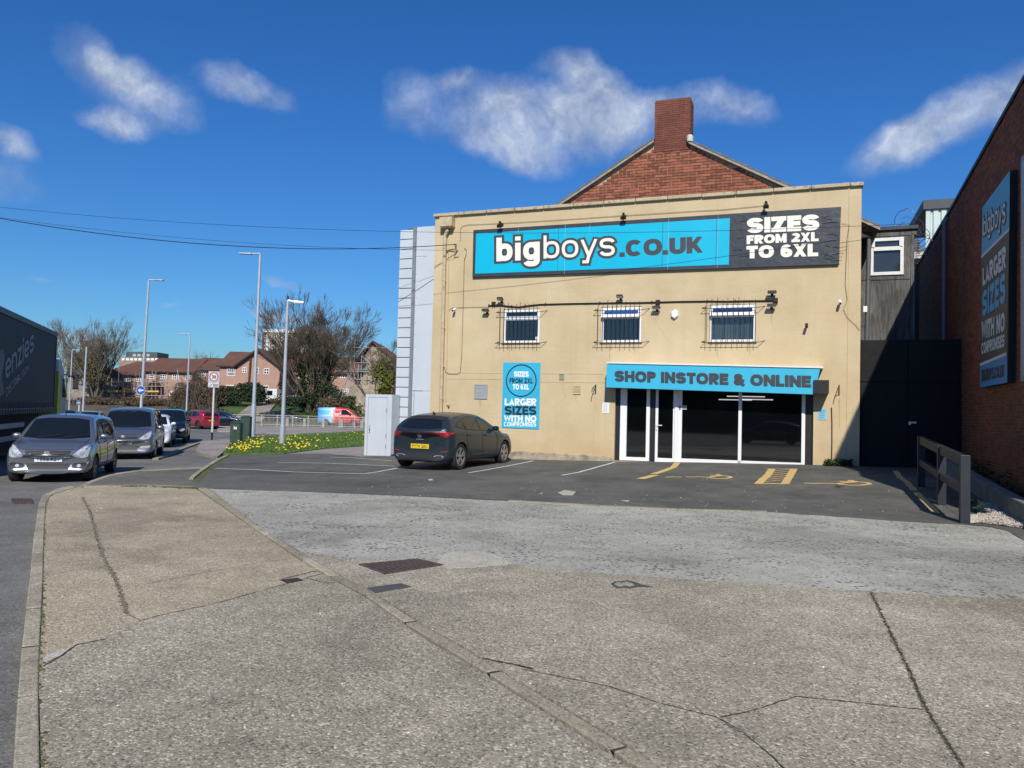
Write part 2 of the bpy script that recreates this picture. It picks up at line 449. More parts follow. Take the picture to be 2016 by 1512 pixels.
def P2(q, up=.1):
    if q[0] == 'w': return Vector((q[1], q[2], gz(q[1], q[2]) + up))
    return gpt(q[0], q[1], up)
def densify(pts, step, jit=0., rnd=None):
    out = []
    n = len(pts)
    for i in range(n):
        a, b = pts[i], pts[(i + 1) % n]
        L = math.hypot(a[0] - b[0], a[1] - b[1])
        k = max(1, int(L / step))
        k = min(k, 60)
        for j in range(k):
            out.append((a[0] + (b[0] - a[0]) * j / k, a[1] + (b[1] - a[1]) * j / k))
    return out
def in_poly(x, y, poly):
    c = False
    n = len(poly)
    for i in range(n):
        x1, y1 = poly[i]; x2, y2 = poly[i - 1]
        if (y1 > y) != (y2 > y) and x < (x2 - x1) * (y - y1) / (y2 - y1) + x1: c = not c
    return c
def sheet(name, poly, up, mats, grid=1.0, parent=None, step=.4, skirt=0.12, kind='structure', zfun=None):
    """a draped sheet: poly in world XY, following the ground at height up, with a skirt down"""
    zf = zfun or (lambda x, y: gz(x, y) + up)
    b = densify([(p[0], p[1]) for p in poly], step)
    vs = [Vector(q) for q in b]
    ed = [(i, (i + 1) % len(b)) for i in range(len(b))]
    xs = [q[0] for q in b]; ys = [q[1] for q in b]
    x = math.floor(min(xs) / grid) * grid + grid * .37
    while x < max(xs):
        y = math.floor(min(ys) / grid) * grid + grid * .37
        while y < max(ys):
            if in_poly(x, y, b): vs.append(Vector((x, y)))
            y += grid
        x += grid
    r = delaunay_2d_cdt(vs, ed, [], 1, 1e-5)
    V = [(q.x, q.y, zf(q.x, q.y)) for q in r[0]]
    F = [tuple(f) for f in r[2]]
    mb = MB(); mb.add(V, F)
    if skirt > 0:
        n = len(b)
        top = [(q[0], q[1], zf(q[0], q[1])) for q in b]
        bot = [(q[0], q[1], q2[2] - skirt) for q, q2 in zip(b, top)]
        mb.add(top + bot, [(i, (i + 1) % n, n + (i + 1) % n, n + i) for i in range(n)])
    me = bpy.data.meshes.new(name)
    me.from_pydata(mb.v, [], mb.f)
    me.materials.append(mats)
    bm = bmesh.new(); bm.from_mesh(me)
    for f in bm.faces:
        if f.normal.z < -0.5: f.normal_flip()
    bm.to_mesh(me); bm.free()
    o = bpy.data.objects.new(name, me); COL.objects.link(o)
    if parent: o.parent = parent
    elif kind: o['kind'] = kind
    return o
def ribbon(mb, pts, wid, up, m=None, jit=0.):
    """a flat strip along world points (x, y), following the ground"""
    q = []
    for i, p in enumerate(pts):
        a = pts[max(i - 1, 0)]; b = pts[min(i + 1, len(pts) - 1)]
        dx, dy = b[0] - a[0], b[1] - a[1]
        L = math.hypot(dx, dy) or 1
        w_ = wid[i] if isinstance(wid, (list, tuple)) else wid
        w_ = w_ * (1 + random.uniform(-jit, jit)) / 2
        q.append(((p[0] - dy / L * w_, p[1] + dx / L * w_), (p[0] + dy / L * w_, p[1] - dx / L * w_)))
    vs = []
    for a, b in q:
        vs += [(a[0], a[1], gz(*a) + up), (b[0], b[1], gz(*b) + up)]
    mb.add(vs, [(2 * i, 2 * i + 1, 2 * i + 3, 2 * i + 2) for i in range(len(q) - 1)], m)
def wline(pts, up=.1, sub=1, jit=0.):
    """pixel polyline -> world XY polyline, subdivided with jitter"""
    w_ = [P2(p, up) for p in pts]
    out = []
    for i in range(len(w_) - 1):
        a, b = w_[i], w_[i + 1]
        L = (b - a).length
        for k in range(sub):
            t = k / sub
            j = jit * min(1, L) if 0 < i + k else 0
            out.append((a.x + (b.x - a.x) * t + random.uniform(-j, j), a.y + (b.y - a.y) * t + random.uniform(-j, j)))
    out.append((w_[-1].x, w_[-1].y))
    return out

# ground materials ------------------------------------------------
def stone_mat(name, base, light, dark, scale, blotch, bl_scale=.5, moss=None, bump=.004, specks=.12, light_amt=.35, fleck=None, rnd=0., stain=.22):
    """worn concrete / asphalt with visible aggregate: three sizes of grain, soft stains, moss"""
    m = bpy.data.materials.new(name); m.use_nodes = True
    t, b = nodes_of(m)
    co = N(t, 'ShaderNodeTexCoord').outputs['Object']
    v1 = N(t, 'ShaderNodeTexVoronoi', inp={'Vector': co, 'Scale': scale})
    v2 = N(t, 'ShaderNodeTexVoronoi', inp={'Vector': co, 'Scale': scale * 2.3})
    n1 = N(t, 'ShaderNodeTexNoise', inp={'Vector': co, 'Scale': scale * .8, 'Detail': 5., 'Roughness': .75})
    sep = N(t, 'ShaderNodeSeparateColor', inp={0: v1.outputs['Color']})
    sep2 = N(t, 'ShaderNodeSeparateColor', inp={0: v2.outputs['Color']})
    c = MIX(t, RAMP(t, n1.outputs['Fac'], [(.35, 0.), (.65, 1.)]), tuple(x * .82 for x in base), tuple(min(1, x * 1.15) for x in base))
    c = MIX(t, RAMP(t, sep.outputs[0], [(1 - light_amt, 0.), (1., .75)]), c, light)
    c = MIX(t, RAMP(t, sep.outputs[1], [(1 - specks * 2, 0.), (1., .85)]), c, dark)
    c = MIX(t, RAMP(t, sep2.outputs[2], [(.5, 0.), (1., .5)]), c, tuple(x * .7 for x in base))
    if fleck:
        v3 = N(t, 'ShaderNodeTexVoronoi', inp={'Vector': co, 'Scale': fleck[0], 'Randomness': 1.})
        nf = N(t, 'ShaderNodeTexNoise', inp={'Vector': co, 'Scale': 1.1, 'Detail': 5., 'Roughness': .6})
        dd = MATH(t, 'ADD', v3.outputs['Distance'], MATH(t, 'MULTIPLY_ADD', nf.outputs['Fac'], -.9, .42))
        c = MIX(t, RAMP(t, dd, [(fleck[1], fleck[3]), (fleck[1] + .06, 0.)]), c, fleck[2])
    nb = N(t, 'ShaderNodeTexNoise', inp={'Vector': co, 'Scale': bl_scale, 'Detail': 7., 'Roughness': .62})
    c = MIX(t, 1., c, RAMP(t, nb.outputs['Fac'], [(.32, 1 - blotch), (.5, 1.), (.68, 1 + blotch)]), 'MULTIPLY')
    nb2 = N(t, 'ShaderNodeTexNoise', inp={'Vector': co, 'Scale': bl_scale * 5, 'Detail': 6., 'Roughness': .7})
    c = MIX(t, 1., c, RAMP(t, nb2.outputs['Fac'], [(.3, 1 - blotch * .8), (.7, 1 + blotch * .6)]), 'MULTIPLY')
    ns = N(t, 'ShaderNodeTexNoise', inp={'Vector': co, 'Scale': .33, 'Detail': 9., 'Roughness': .68, 'Distortion': .6})
    c = MIX(t, 1., c, RAMP(t, ns.outputs['Fac'], [(.52, 1.), (.60, 1 - stain)]), 'MULTIPLY')
    if rnd: c = MIX(t, 1., c, RAMP(t, N(t, 'ShaderNodeObjectInfo').outputs['Random'], [(0, 1 - rnd), (1, 1 + rnd)]), 'MULTIPLY')
    if moss:
        nm = N(t, 'ShaderNodeTexNoise', inp={'Vector': co, 'Scale': .9, 'Detail': 8., 'Roughness': .7})
        c = MIX(t, RAMP(t, nm.outputs['Fac'], [(.60, 0.), (.74, .5)]), c, moss)
    t.links.new(c, b.inputs['Base Color'])
    b.inputs['Roughness'].default_value = .9
    b.inputs['Specular IOR Level'].default_value = .3
    h = MATH(t, 'ADD', MATH(t, 'MULTIPLY', v1.outputs['Distance'], -1.), n1.outputs['Fac'])
    bn = N(t, 'ShaderNodeBump', inp={'Strength': .9, 'Distance': bump, 'Height': h})
    t.links.new(bn.outputs[0], b.inputs['Normal'])
    MT[name] = m
    return m
G_ROAD = stone_mat('road_asphalt', (.175, .17, .155), (.30, .29, .26), (.08, .077, .07), 70, .2, .35, bump=.003)
G_PATH = stone_mat('worn_pavement_concrete', (.355, .31, .222), (.82, .74, .57), (.08, .066, .047), 80, .22, .45, moss=(.20, .19, .12), bump=.004, light_amt=.33, specks=.16)
G_YARD = stone_mat('worn_yard_concrete', (.375, .325, .235), (.84, .75, .58), (.085, .072, .052), 80, .22, .5, moss=(.19, .20, .14), bump=.004, light_amt=.33, specks=.16)
G_GREY = stone_mat('pale_grey_surface', (.40, .385, .315), (.52, .50, .42), (.24, .23, .19), 45, .2, .45, bump=.003, light_amt=.3, specks=.1, fleck=(15., .19, (.10, .10, .095), .9))
G_TAR = stone_mat('car_park_asphalt', (.125, .121, .105), (.19, .185, .165), (.07, .068, .06), 70, .24, .45, bump=.002, light_amt=.2)
G_KERB = stone_mat('kerb_concrete', (.36, .315, .225), (.56, .50, .38), (.15, .125, .09), 75, .18, 1.2, moss=(.20, .20, .12), bump=.003, rnd=.16)
G_PALE = stone_mat('pale_concrete_patch', (.52, .48, .38), (.62, .58, .48), (.28, .25, .2), 50, .12, 1.0, bump=.003, specks=.08)
G_CRACK = mat('crack_fill', (.045, .038, .028), .95, var=.3, vs=15)
G_SLAB = stone_mat('far_footway_concrete', (.33, .29, .25), (.45, .40, .35), (.2, .17, .15), 12, .15, .3, bump=.002)
G_EARTH = mat('brown_verge_earth', (.10, .078, .045), .95, var=.35, vs=1.5, fine=.3, fs=14)
G_MOSS = mat('kerb_moss', (.07, .08, .025), .95, var=.4, vs=20)

# terrain as one wide sheet ---------------------------------------
mb = MB()
def axis(n, L):
    k = np.linspace(-1, 1, n)
    return np.sign(k) * (np.expm1(np.abs(k) * 5.2) / np.expm1(5.2)) * L
ax, ay = axis(141, 3500), axis(141, 3500)
V = []
for y in ay:
    for x in ax:
        z = gz(x, y) if abs(x) < 250 and abs(y) < 250 else -.5
        V.append((x, y + 12, z if abs(y + 12) < 250 else -.5))
V = [(x, y, gz(x, y) if max(abs(x), abs(y)) < 250 else -.5) for x, y, z in V]
n = 141
mb.add(V, [(j * n + i, j * n + i + 1, (j + 1) * n + i + 1, (j + 1) * n + i) for j in range(n - 1) for i in range(n - 1)])
ter = mb.build('road', G_ROAD, fix=True)
tag(ter, kind='structure')

# edges of the sheets (pixels of the photograph unprojected on the ground)
DLp = [(385, 962), (440, 1000), (512, 1050), (566, 1087), (620, 1123), (722, 1178), (795, 1231), (847, 1265), (917, 1305), (986, 1349), (1069, 1401), (1160, 1460), (1245, 1512)]
DRp = [(412, 962), (460, 999), (526, 1048), (590, 1086), (658, 1125), (740, 1170), (788, 1199), (833, 1229), (882, 1255), (951, 1297), (1021, 1342), (1108, 1390), (1200, 1446), (1302, 1512)]
KLp = [(24, 1512), (36, 1325), (44, 1248), (55, 1159), (65, 1062), (75, 995), (81, 977), (100, 964), (140, 957)]
KRp = [(81, 1512), (76, 1325), (81, 1244), (85, 1159), (87, 1062), (90, 995), (95, 979), (114, 968), (150, 960)]
DL = [P2(p) for p in DLp]; DR = [P2(p) for p in DRp]
KL = [P2(p) for p in KLp]; KR = [P2(p) for p in KRp]
ext = (DL[-1] - DL[-4]).normalized()
DLe = DL[-1] + ext * 9; DRe = DR[-1] + ext * 9
kex = (KR[0] - KR[3]).normalized()
KRe = KR[0] + kex * 8; KLe = KL[0] + kex * 8
top_edge = [P2(q) for q in [(227, 957), (300, 958), (385, 962)]]
# the pavement: a tan upper part and a greyer slab nearer the camera, split along an old joint
SPL = [P2(q) for q in [(75, 1325), (112, 1296), (150, 1272), (212, 1250), (262, 1222), (330, 1208), (420, 1190), (560, 1150), (640, 1133)]]
iK = 2; iD = 5
kr_up = [p for p, q in zip(KR, KRp) if q[1] < 1320]; kr_lo = [p for p, q in zip(KR, KRp) if q[1] >= 1325]
dl_up = [p for p, q in zip(DL, DLp) if q[1] <= 1123]; dl_lo = [p for p, q in zip(DL, DLp) if q[1] > 1123]
G_PATHU = stone_mat('tan_pavement_concrete', (.41, .34, .23), (.78, .67, .49), (.12, .095, .065), 75, .2, .5, moss=(.26, .22, .13), bump=.004, light_amt=.3, specks=.13)
def wobl(pts, s=.012): return [p + Vector((random.uniform(-s, s), random.uniform(-s, s), 0)) if 0 < i < len(pts) - 1 else p for i, p in enumerate(pts)]
SPLm = [SPL[0]]
for a_, b_ in zip(SPL, SPL[1:]):
    for k_ in range(1, 7): SPLm.append(a_.lerp(b_, k_ / 6))
SPLm = wobl(SPLm)
pav = sheet('pavement', [SPLm[0]] + kr_up + top_edge[:-1] + dl_up + list(reversed(SPLm[1:])), .1, G_PATHU, .7, step=.3)
pav2 = sheet('pavement', [KRe] + kr_lo[:1] + SPLm + dl_lo + [DLe], .1, G_PATH, .7, step=.3)
GT = [P2(q) for q in [(412, 962), (560, 966), (700, 972), (850, 979), (1000, 986), (1200, 998), (1350, 1004), (1510, 1008), (1650, 1018), (1800, 1028), (1890, 1033)]]
GTr = [P2(q) for q in [(1950, 1038), (1985, 1046), (2016, 1064)]]
GB = [P2(q) for q in [(706, 1104), (870, 1100), (1005, 1111), (1200, 1130), (1500, 1151), (1700, 1164), (2016, 1180)]]
gR = [('w', 9.5, 8.0), ('w', 12.5, 6.0)]
gt_end = P2(('w', 14.5, 9.2)); gb_end = P2(('w', 14.5, 4.7))
def wob(pts, s=.035, step=.25):
    out = []
    for i in range(len(pts) - 1):
        a, b = pts[i], pts[i + 1]
        k = max(1, int((b - a).length / step)); k = min(k, 40)
        for j in range(k):
            q = a.lerp(b, j / k)
            out.append(q + (Vector((random.uniform(-s, s), random.uniform(-s, s), 0)) if (i or j) else Vector((0, 0, 0))))
    out.append(pts[-1])
    return out
GTw = wob(GT + GTr + [gt_end]); GBw = wob(GB + [gb_end], .02)
d_up = [p for p, q in zip(DR, DRp) if q[1] <= 1150]
d_lo = [p for p, q in zip(DR, DRp) if q[1] > 1150]
junc = GB[0]
d_up2 = [p for p, q in zip(DR, DRp) if q[1] <= 1060]
grey_poly = GTw + list(reversed(GBw)) + [P2((660, 1096))] + list(reversed(d_up2[1:]))
sheet('pale_apron', grey_poly, .1, G_GREY, .7, step=.4)
yard_poly = [P2((660, 1096))] + GBw + [Vector((14.5, -6, 0)), Vector((DRe.x + .01, DRe.y, 0))] + list(reversed(d_lo)) + [P2((658, 1125))] + [P2((590, 1086))]
yard_poly = [P2((590, 1086)), P2((660, 1096))] + GBw + [Vector((14.5, -6, 0)), DRe] + list(reversed(d_lo)) + [P2((658, 1125))]
yard = sheet('yard', yard_poly, .1, G_YARD, .7, step=.4)
# fill between the kerb line and the apron
sheet('apron_edge', [P2((526, 1048)), P2((660, 1096)), P2((590, 1086))], .1005, G_GREY, .7, skirt=0)
# ---------------------------------------------------------------- main facade frame
C_R = atD(1694, 640, 20.0); C_L = atD(852, 615, 20.0 / .819)
C_R.z = C_L.z = 0
U = (C_R - C_L).normalized()
FW = (C_R - C_L).length
INW = Vector((-U.y, U.x, 0))
FM = Matrix(((U.x, INW.x, 0, C_L.x), (U.y, INW.y, 0, C_L.y), (0, 0, 1, 0), (0, 0, 0, 1)))
FMI = FM.inverted()
def fac(px, py, o=0.):
    """pixel -> local point on the facade plane moved o metres out"""
    e = FMI @ EYE
    d = FMI.to_3x3() @ ray(px, py)
    return e + d * ((-o - e.y) / d.y)
def fgz(a, o=0.):
    p = FM @ Vector((a, -o, 0))
    return gz(p.x, p.y)
WM0 = FM @ Vector((FW + 2.39, 0, 0))
# warehouse wall frame: local x runs away from the street along the wall, local y points into the building
WM = Matrix(((INW.x, U.x, 0, WM0.x), (INW.y, U.y, 0, WM0.y), (0, 0, 1, 0), (0, 0, 0, 1)))
WMI = WM.inverted()
def wal(px, py, o=0.):
    e = WMI @ EYE; d = WMI.to_3x3() @ ray(px, py)
    return e + d * ((-o - e.y) / d.y)
print('FW', FW, 'C_L', C_L, 'C_R', C_R, 'head', math.degrees(math.atan2(INW.x, INW.y)))

# car park sheet -------------------------------------------------------------
fl = [FM @ Vector((a, -.02, 0)) for a in (-2.2, 0, FW, FW + 2.39)]
BL_ = [P2(q) for q in [(412, 962), (398, 955), (372, 943), (400, 922), (428, 905), (446, 897)]]
gate_r = FM @ Vector((FW + 2.37, -.02, 0))
car_poly = [BL_[0], BL_[1], BL_[2], BL_[3], BL_[4], BL_[5], P2((560, 893)), P2((640, 893)), P2((716, 899))] + fl[0:1] + fl[1:] + [P2((1985, 1046)), P2((1950, 1038))] 
car_poly = BL_[1:] + [P2((560, 893)), P2((640, 893)), P2((712, 899)), fl[0], fl[1], fl[2], fl[3], P2((2016, 1064)), P2((1985, 1046)), P2((1950, 1038))] + list(reversed(GT))
car_park = sheet('car_park', car_poly, .1, G_TAR, .7, step=.5)
# footway island between the side road and the forecourt
isl = [P2(q) for q in [(150, 960), (178, 947), (215, 934), (272, 926), (340, 923), (397, 920), (372, 943), (398, 955), (412, 962), (300, 958), (227, 957)]]
G_FOOT = stone_mat('footway_asphalt', (.16, .15, .125), (.26, .24, .20), (.08, .076, .066), 40, .22, .6, bump=.002)
sheet('footway', isl, .1, G_FOOT, .6, step=.3)
# grass verge
grs = [P2(q) for q in [(440, 893), (452, 880), (475, 868), (512, 861), (600, 856), (720, 849), (748, 849), (748, 881), (716, 879), (640, 884), (600, 889), (560, 894)]]
m = mat('verge_grass', (.075, .125, .025), .95, var=.3, vs=2., fine=.5, fs=40)
verge = sheet('grass_verge', grs, .13, m, .5, step=.4)
sl = [P2(q) for q in [(560, 893.6), (600, 889), (640, 884), (716, 879), (748, 881), (748, 897), (712, 899), (640, 893)]]
sheet('verge_path', sl, .104, G_SLAB, .5, step=.4)
sl2 = [P2(q, .02) for q in [(398, 897), (385, 890), (396, 872), (436, 868), (475, 866), (452, 878), (440, 893), (428, 903)]]
sheet('corner_path', sl2, .1, G_SLAB, .5, step=.4)
# cracked band at the car park edge and the far footway
far_foot = [atD(430, 800, 58), atD(452, 800, 57.5), atD(760, 800, 50), atD(760, 800, 72), atD(430, 800, 73)]
sheet('far_footway', [P2(('w', q.x, q.y)) for q in far_foot], .1, G_SLAB, 3.0, step=3)
lf = [atD(-60, 790, 55), atD(385, 790, 70), atD(385, 790, 78), atD(-60, 790, 78)]
sheet('distant_footway', [P2(('w', q.x, q.y)) for q in lf], .08, G_SLAB, 4.0, step=4)

# kerb stones --------------------------------------------------------------
def closest_on(P, q):
    best = None
    for a, b in zip(P, P[1:]):
        d = (b - a).to_2d(); L2 = max(1e-9, d.length_squared)
        k = max(0, min(1, (q - a).to_2d().dot(d) / L2)); c = a.lerp(b, k); e = (c - q).to_2d().length
        if best is None or e < best[0]: best = (e, c)
    return best[1]
def dense(P, step=.3):
    out = []
    for a, b in zip(P, P[1:]):
        k = max(1, int((b - a).length / step))
        out += [a.lerp(b, j / k) for j in range(k)]
    return out + [P[-1]]
def band(name, A, B, stone=.92, top=.104, gap=.012, th=.14, label=None, matl=G_KERB, jit=.006, ins=0.):
    A = dense(A); B = [closest_on(B, q) for q in A]
    if ins: A, B = [a.lerp(b, ins) for a, b in zip(A, B)], [b.lerp(a, ins) for a, b in zip(A, B)]
    root = empty(name, (A[0].x, A[0].y, gz(A[0].x, A[0].y)))
    tag(root, kind='structure')
    inv = root.matrix_world.inverted()
    def samp(P, t):
        t = t * (len(P) - 1); i = min(int(t), len(P) - 2)
        return P[i].lerp(P[i + 1], t - i)
        L = [0]
        for i in range(len(P) - 1): L.append(L[-1] + (P[i + 1] - P[i]).to_2d().length)
        s = t * L[-1]
        for i in range(len(P) - 1):
            if s <= L[i + 1] or i == len(P) - 2:
                k = (s - L[i]) / max(1e-6, L[i + 1] - L[i])
                return P[i].lerp(P[i + 1], k)
    Lt = sum((A[i + 1] - A[i]).to_2d().length for i in range(len(A) - 1))
    t = 0
    base = MB()
    while t < 1:
        ln = stone * random.uniform(.75, 1.1) / Lt
        t2 = min(1, t + ln)
        if 1 - t2 < ln * .4: t2 = 1
        g = gap / Lt / 2
        a0, a1, b0, b1 = samp(A, t + g), samp(A, t2 - g), samp(B, t + g), samp(B, t2 - g)
        h = top + .004 + random.uniform(-jit, jit) * .6
        mb = MB(); vs = []
        tl = random.uniform(-.002, .002)
        for q in (a0, a1, b1, b0): vs.append(Vector((q.x, q.y, gz(q.x, q.y) + h - th)))
        for i, q in enumerate((a0, a1, b1, b0)): vs.append(Vector((q.x, q.y, gz(q.x, q.y) + h + tl * (1 if i > 1 else -1))))
        c = sum(vs, Vector()) / 8
        vs = [c + (q - c) * Vector((.985, .985, 1)).length / Vector((1, 1, 1)).length if False else q for q in vs]
        mb.hexa([inv @ q for q in vs])
        o = mb.build('kerb_stone', matl, parent=root)
        bv = o.modifiers.new('b', 'BEVEL'); bv.width = .008; bv.segments = 2
        for q in (samp(A, t), samp(B, t)): base.v.append(tuple(inv @ Vector((q.x, q.y, gz(q.x, q.y) + top - .0035))))
        t = t2
    for q in (samp(A, 1), samp(B, 1)): base.v.append(tuple(inv @ Vector((q.x, q.y, gz(q.x, q.y) + top - .0035))))
    k = len(base.v) // 2
    base.f = [(2 * i, 2 * i + 1, 2 * i + 3, 2 * i + 2) for i in range(k - 1)]; base.m = [0] * (k - 1)
    base.build('joint_bed', G_CRACK, parent=root)
    return root
def inset(A, B, k):
    """pull two edge lines towards each other by fraction k"""
    return [a.lerp(b, k) for a, b in zip(A, B)]
KLs = [KLe] + KL; KRs = [KRe] + KR
band('road_kerb', KLs, KRs, .95, ins=.04, top=.105, th=.2, gap=.028)
band('flush_kerb', [*DL, DLe], [*DR, DRe], .88, ins=.16, top=.1085, gap=.03, jit=.003)
k1 = [P2(q) for q in [(372, 944), (400, 922), (428, 905), (446, 897)]]
k2 = [P2(q) for q in [(379, 945.5), (407, 923.5), (434, 906.5), (452, 897.5)]]
band('forecourt_edging', k1, k2, .95, top=.135)
k1 = [P2(q) for q in [(150, 960), (178, 947), (215, 934), (272, 926), (340, 923), (397, 920)]]
k2 = [P2(q) for q in [(160, 960.5), (186, 949), (221, 936), (275, 928), (341, 925), (398, 922)]]
band('footway_kerb', k1, k2, .9, top=.105, th=.2)
k1 = [P2(q) for q in [(160, 957), (227, 954.5), (300, 955.5), (385, 958.5)]]
k2 = [P2(q) for q in [(163, 960), (227, 957.5), (300, 958.5), (388, 962)]]
band('pavement_edging', k1, k2, .9, top=.112)
k1 = [P2(q, .02) for q in [(300, 905), (345, 888), (372, 878), (395, 871), (418, 868), (470, 863)]]
k2 = [P2(q, .02) for q in [(306, 906.5), (350, 889.5), (376, 879.5), (397, 872), (419, 869.5), (471, 864)]]
band('side_road_kerb', k1, k2, .9, top=.07)
# yard edge strip at the asphalt boundary
k1 = [P2(q) for q in [(1000, 985), (1100, 990), (1200, 996.5), (1350, 1002.5), (1510, 1006.5)]]
k2 = [P2(q) for q in [(1000, 987), (1100, 992.5), (1200, 999), (1350, 1005), (1512, 1009)]]
band('car_park_edging', k1, k2, 1.6, top=.108, gap=.006, matl=G_KERB)

# moss and weeds along kerbs
mb = MB()
def scatter_moss(pts, n, s, sub=1.):
    for _ in range(n):
        i = random.randrange(len(pts) - 1); t = random.random()
        p = pts[i].lerp(pts[i + 1], t)
        x, y = p.x + random.gauss(0, s), p.y + random.gauss(0, s)
        r = random.uniform(.008, .03) * sub
        z = gz(x, y) + .1
        k = random.uniform(0, 3)
        mb.add([(x + math.cos(k + a) * r, y + math.sin(k + a) * r, z) for a in (0, 1.3, 2.5, 3.8, 5)] + [(x, y, z + r * .7)], [(i2, (i2 + 1) % 5, 5) for i2 in range(5)])
scatter_moss(KR[:8], 420, .010, .55)
scatter_moss(top_edge, 700, .04, 1.2)
scatter_moss([P2(q) for q in [(385, 950), (420, 917), (447, 899)]], 600, .035, 1.3)
o = mb.build('kerb_weeds', G_MOSS, fix=True); tag(o, 'low green moss growing along the kerb joints', 'moss', kind='stuff')

# cracks, patches, covers (children of the sheet they lie in)
def crack(parent, pts, wid, sub=14, jit=.025, up=.1035, nm='crack', matl=None, jw=.6):
    mb = MB()
    ribbon(mb, wline(pts, .1, sub, jit), wid, up, jit=jw)
    return mb.build(nm, matl or G_CRACK, parent=parent)
for w_, j_ in ((.014, .012), (.028, .02)):
    crack(pav, [(163, 978), (178, 1010), (187, 1045), (200, 1090), (222, 1130), (238, 1170), (248, 1208)], w_, 26, j_, jw=.9, up=.1030 + w_ * .02, matl=G_CRACK if w_ < .02 else mat('crack_rim', (.19, .16, .11), .95, var=.4, vs=20))
crack(pav2, [(248, 1208), (275, 1222), (330, 1208), (420, 1190), (560, 1150), (640, 1128)], .007, 8, .01)
crack(pav, [(87, 1057), (130, 1050), (182, 1045)], .005, 6, .006)
crack(pav, [(85, 1112), (130, 1108), (200, 1100)], .005, 6, .006)
crack(pav, [(290, 1150), (380, 1132), (500, 1110), (575, 1100)], .006, 8, .008)
crack(pav2, [(85, 1312), (120, 1292), (150, 1270), (210, 1258)], .01, 8, .012)
crack(pav, [(555, 1140), (600, 1130), (612, 1126), (640, 1124)], .016, 6, .012)
crack(pav, [(600, 1138), (640, 1148), (660, 1148)], .01, 6, .012)
crack(yard, [(1715, 1165), (1735, 1210), (1765, 1270), (1790, 1320), (1815, 1380), (1850, 1440), (1890, 1500), (1930, 1580)], .013, 26, .012, jw=.9)
crack(yard, [(1715, 1165), (1735, 1210), (1765, 1270), (1790, 1320), (1815, 1380), (1850, 1440), (1890, 1500), (1930, 1580)], .026, 26, .012, jw=.9, up=.1026, matl=mat('crack_rim', (.19, .16, .11)))
crack(yard, [(1030, 1318), (1090, 1330), (1200, 1352), (1300, 1385), (1410, 1412), (1460, 1440), (1520, 1490), (1560, 1530)], .007, 12, .012)
crack(yard, [(1418, 1413), (1480, 1400), (1568, 1372), (1700, 1385), (1818, 1398)], .009, 12, .012)
crack(yard, [(950, 1296), (975, 1302), (1010, 1308), (1050, 1318)], .02, 8, .015)
crack(yard, [(1420, 1416), (1440, 1432), (1462, 1440)], [.01] * 16 + [.035] * 9, 12, .01, matl=G_ROAD)
crack(car_park, [(412, 962), (700, 972), (1000, 985)], .03, 40, .02, nm='edge_gap')
def patch(parent, pts, matl, nm, up=.1045):
    return sheet(nm, [P2(q) for q in pts], up, matl, .3, parent=None, step=.12, skirt=.02)
def local_sheet(parent, o):
    mw = o.matrix_world.copy(); o.parent = parent
    o.matrix_parent_inverse = parent.matrix_world.inverted()
    if 'kind' in o: del o['kind']
    return o
local_sheet(yard, patch(yard, [(872, 1092), (895, 1086), (945, 1085), (975, 1093), (1008, 1110), (940, 1117), (880, 1119), (860, 1108)], G_PALE, 'concrete_patch'))
local_sheet(pav, patch(pav, [(83, 1308), (84, 1296), (112, 1282), (138, 1277), (120, 1291)], G_PALE, 'concrete_patch'))
local_sheet(yard, patch(yard, [(722, 1158), (790, 1149), (810, 1156), (762, 1164), (740, 1168)], mat('dark_patch', (.07, .066, .064), .9, var=.2), 'tar_patch'))
local_sheet(yard, patch(yard, [(1203, 1150), (1209, 1146), (1222, 1145), (1236, 1143), (1248, 1146), (1262, 1151), (1285, 1156), (1256, 1156), (1240, 1159), (1226, 1157), (1215, 1159), (1208, 1154)], mat('dark_patch', (.07, .066, .064)), 'dark_hollow'))
local_sheet(yard, patch(yard, [(1209, 1151), (1215, 1148), (1226, 1148), (1235, 1146), (1243, 1149), (1250, 1153), (1240, 1156), (1231, 1154), (1218, 1156), (1213, 1154)], G_YARD, 'worn_patch', .1065))
local_sheet(pav, patch(pav, [(550, 1142), (585, 1138), (598, 1143), (566, 1149)], mat('rusty_iron', (.07, .045, .035), .7, .4, var=.3, vs=20), 'valve_cover'))
for q in [[(1098, 970), (1112, 965), (1134, 968), (1128, 975), (1108, 975)], [(1062, 971), (1070, 970), (1066, 973)], [(1222, 985), (1240, 985), (1236, 988)], [(842, 944), (850, 942.5), (853, 945.5), (845, 946)]]:
    local_sheet(car_park, patch(car_park, q, G_PALE, 'paint_splash', .103))
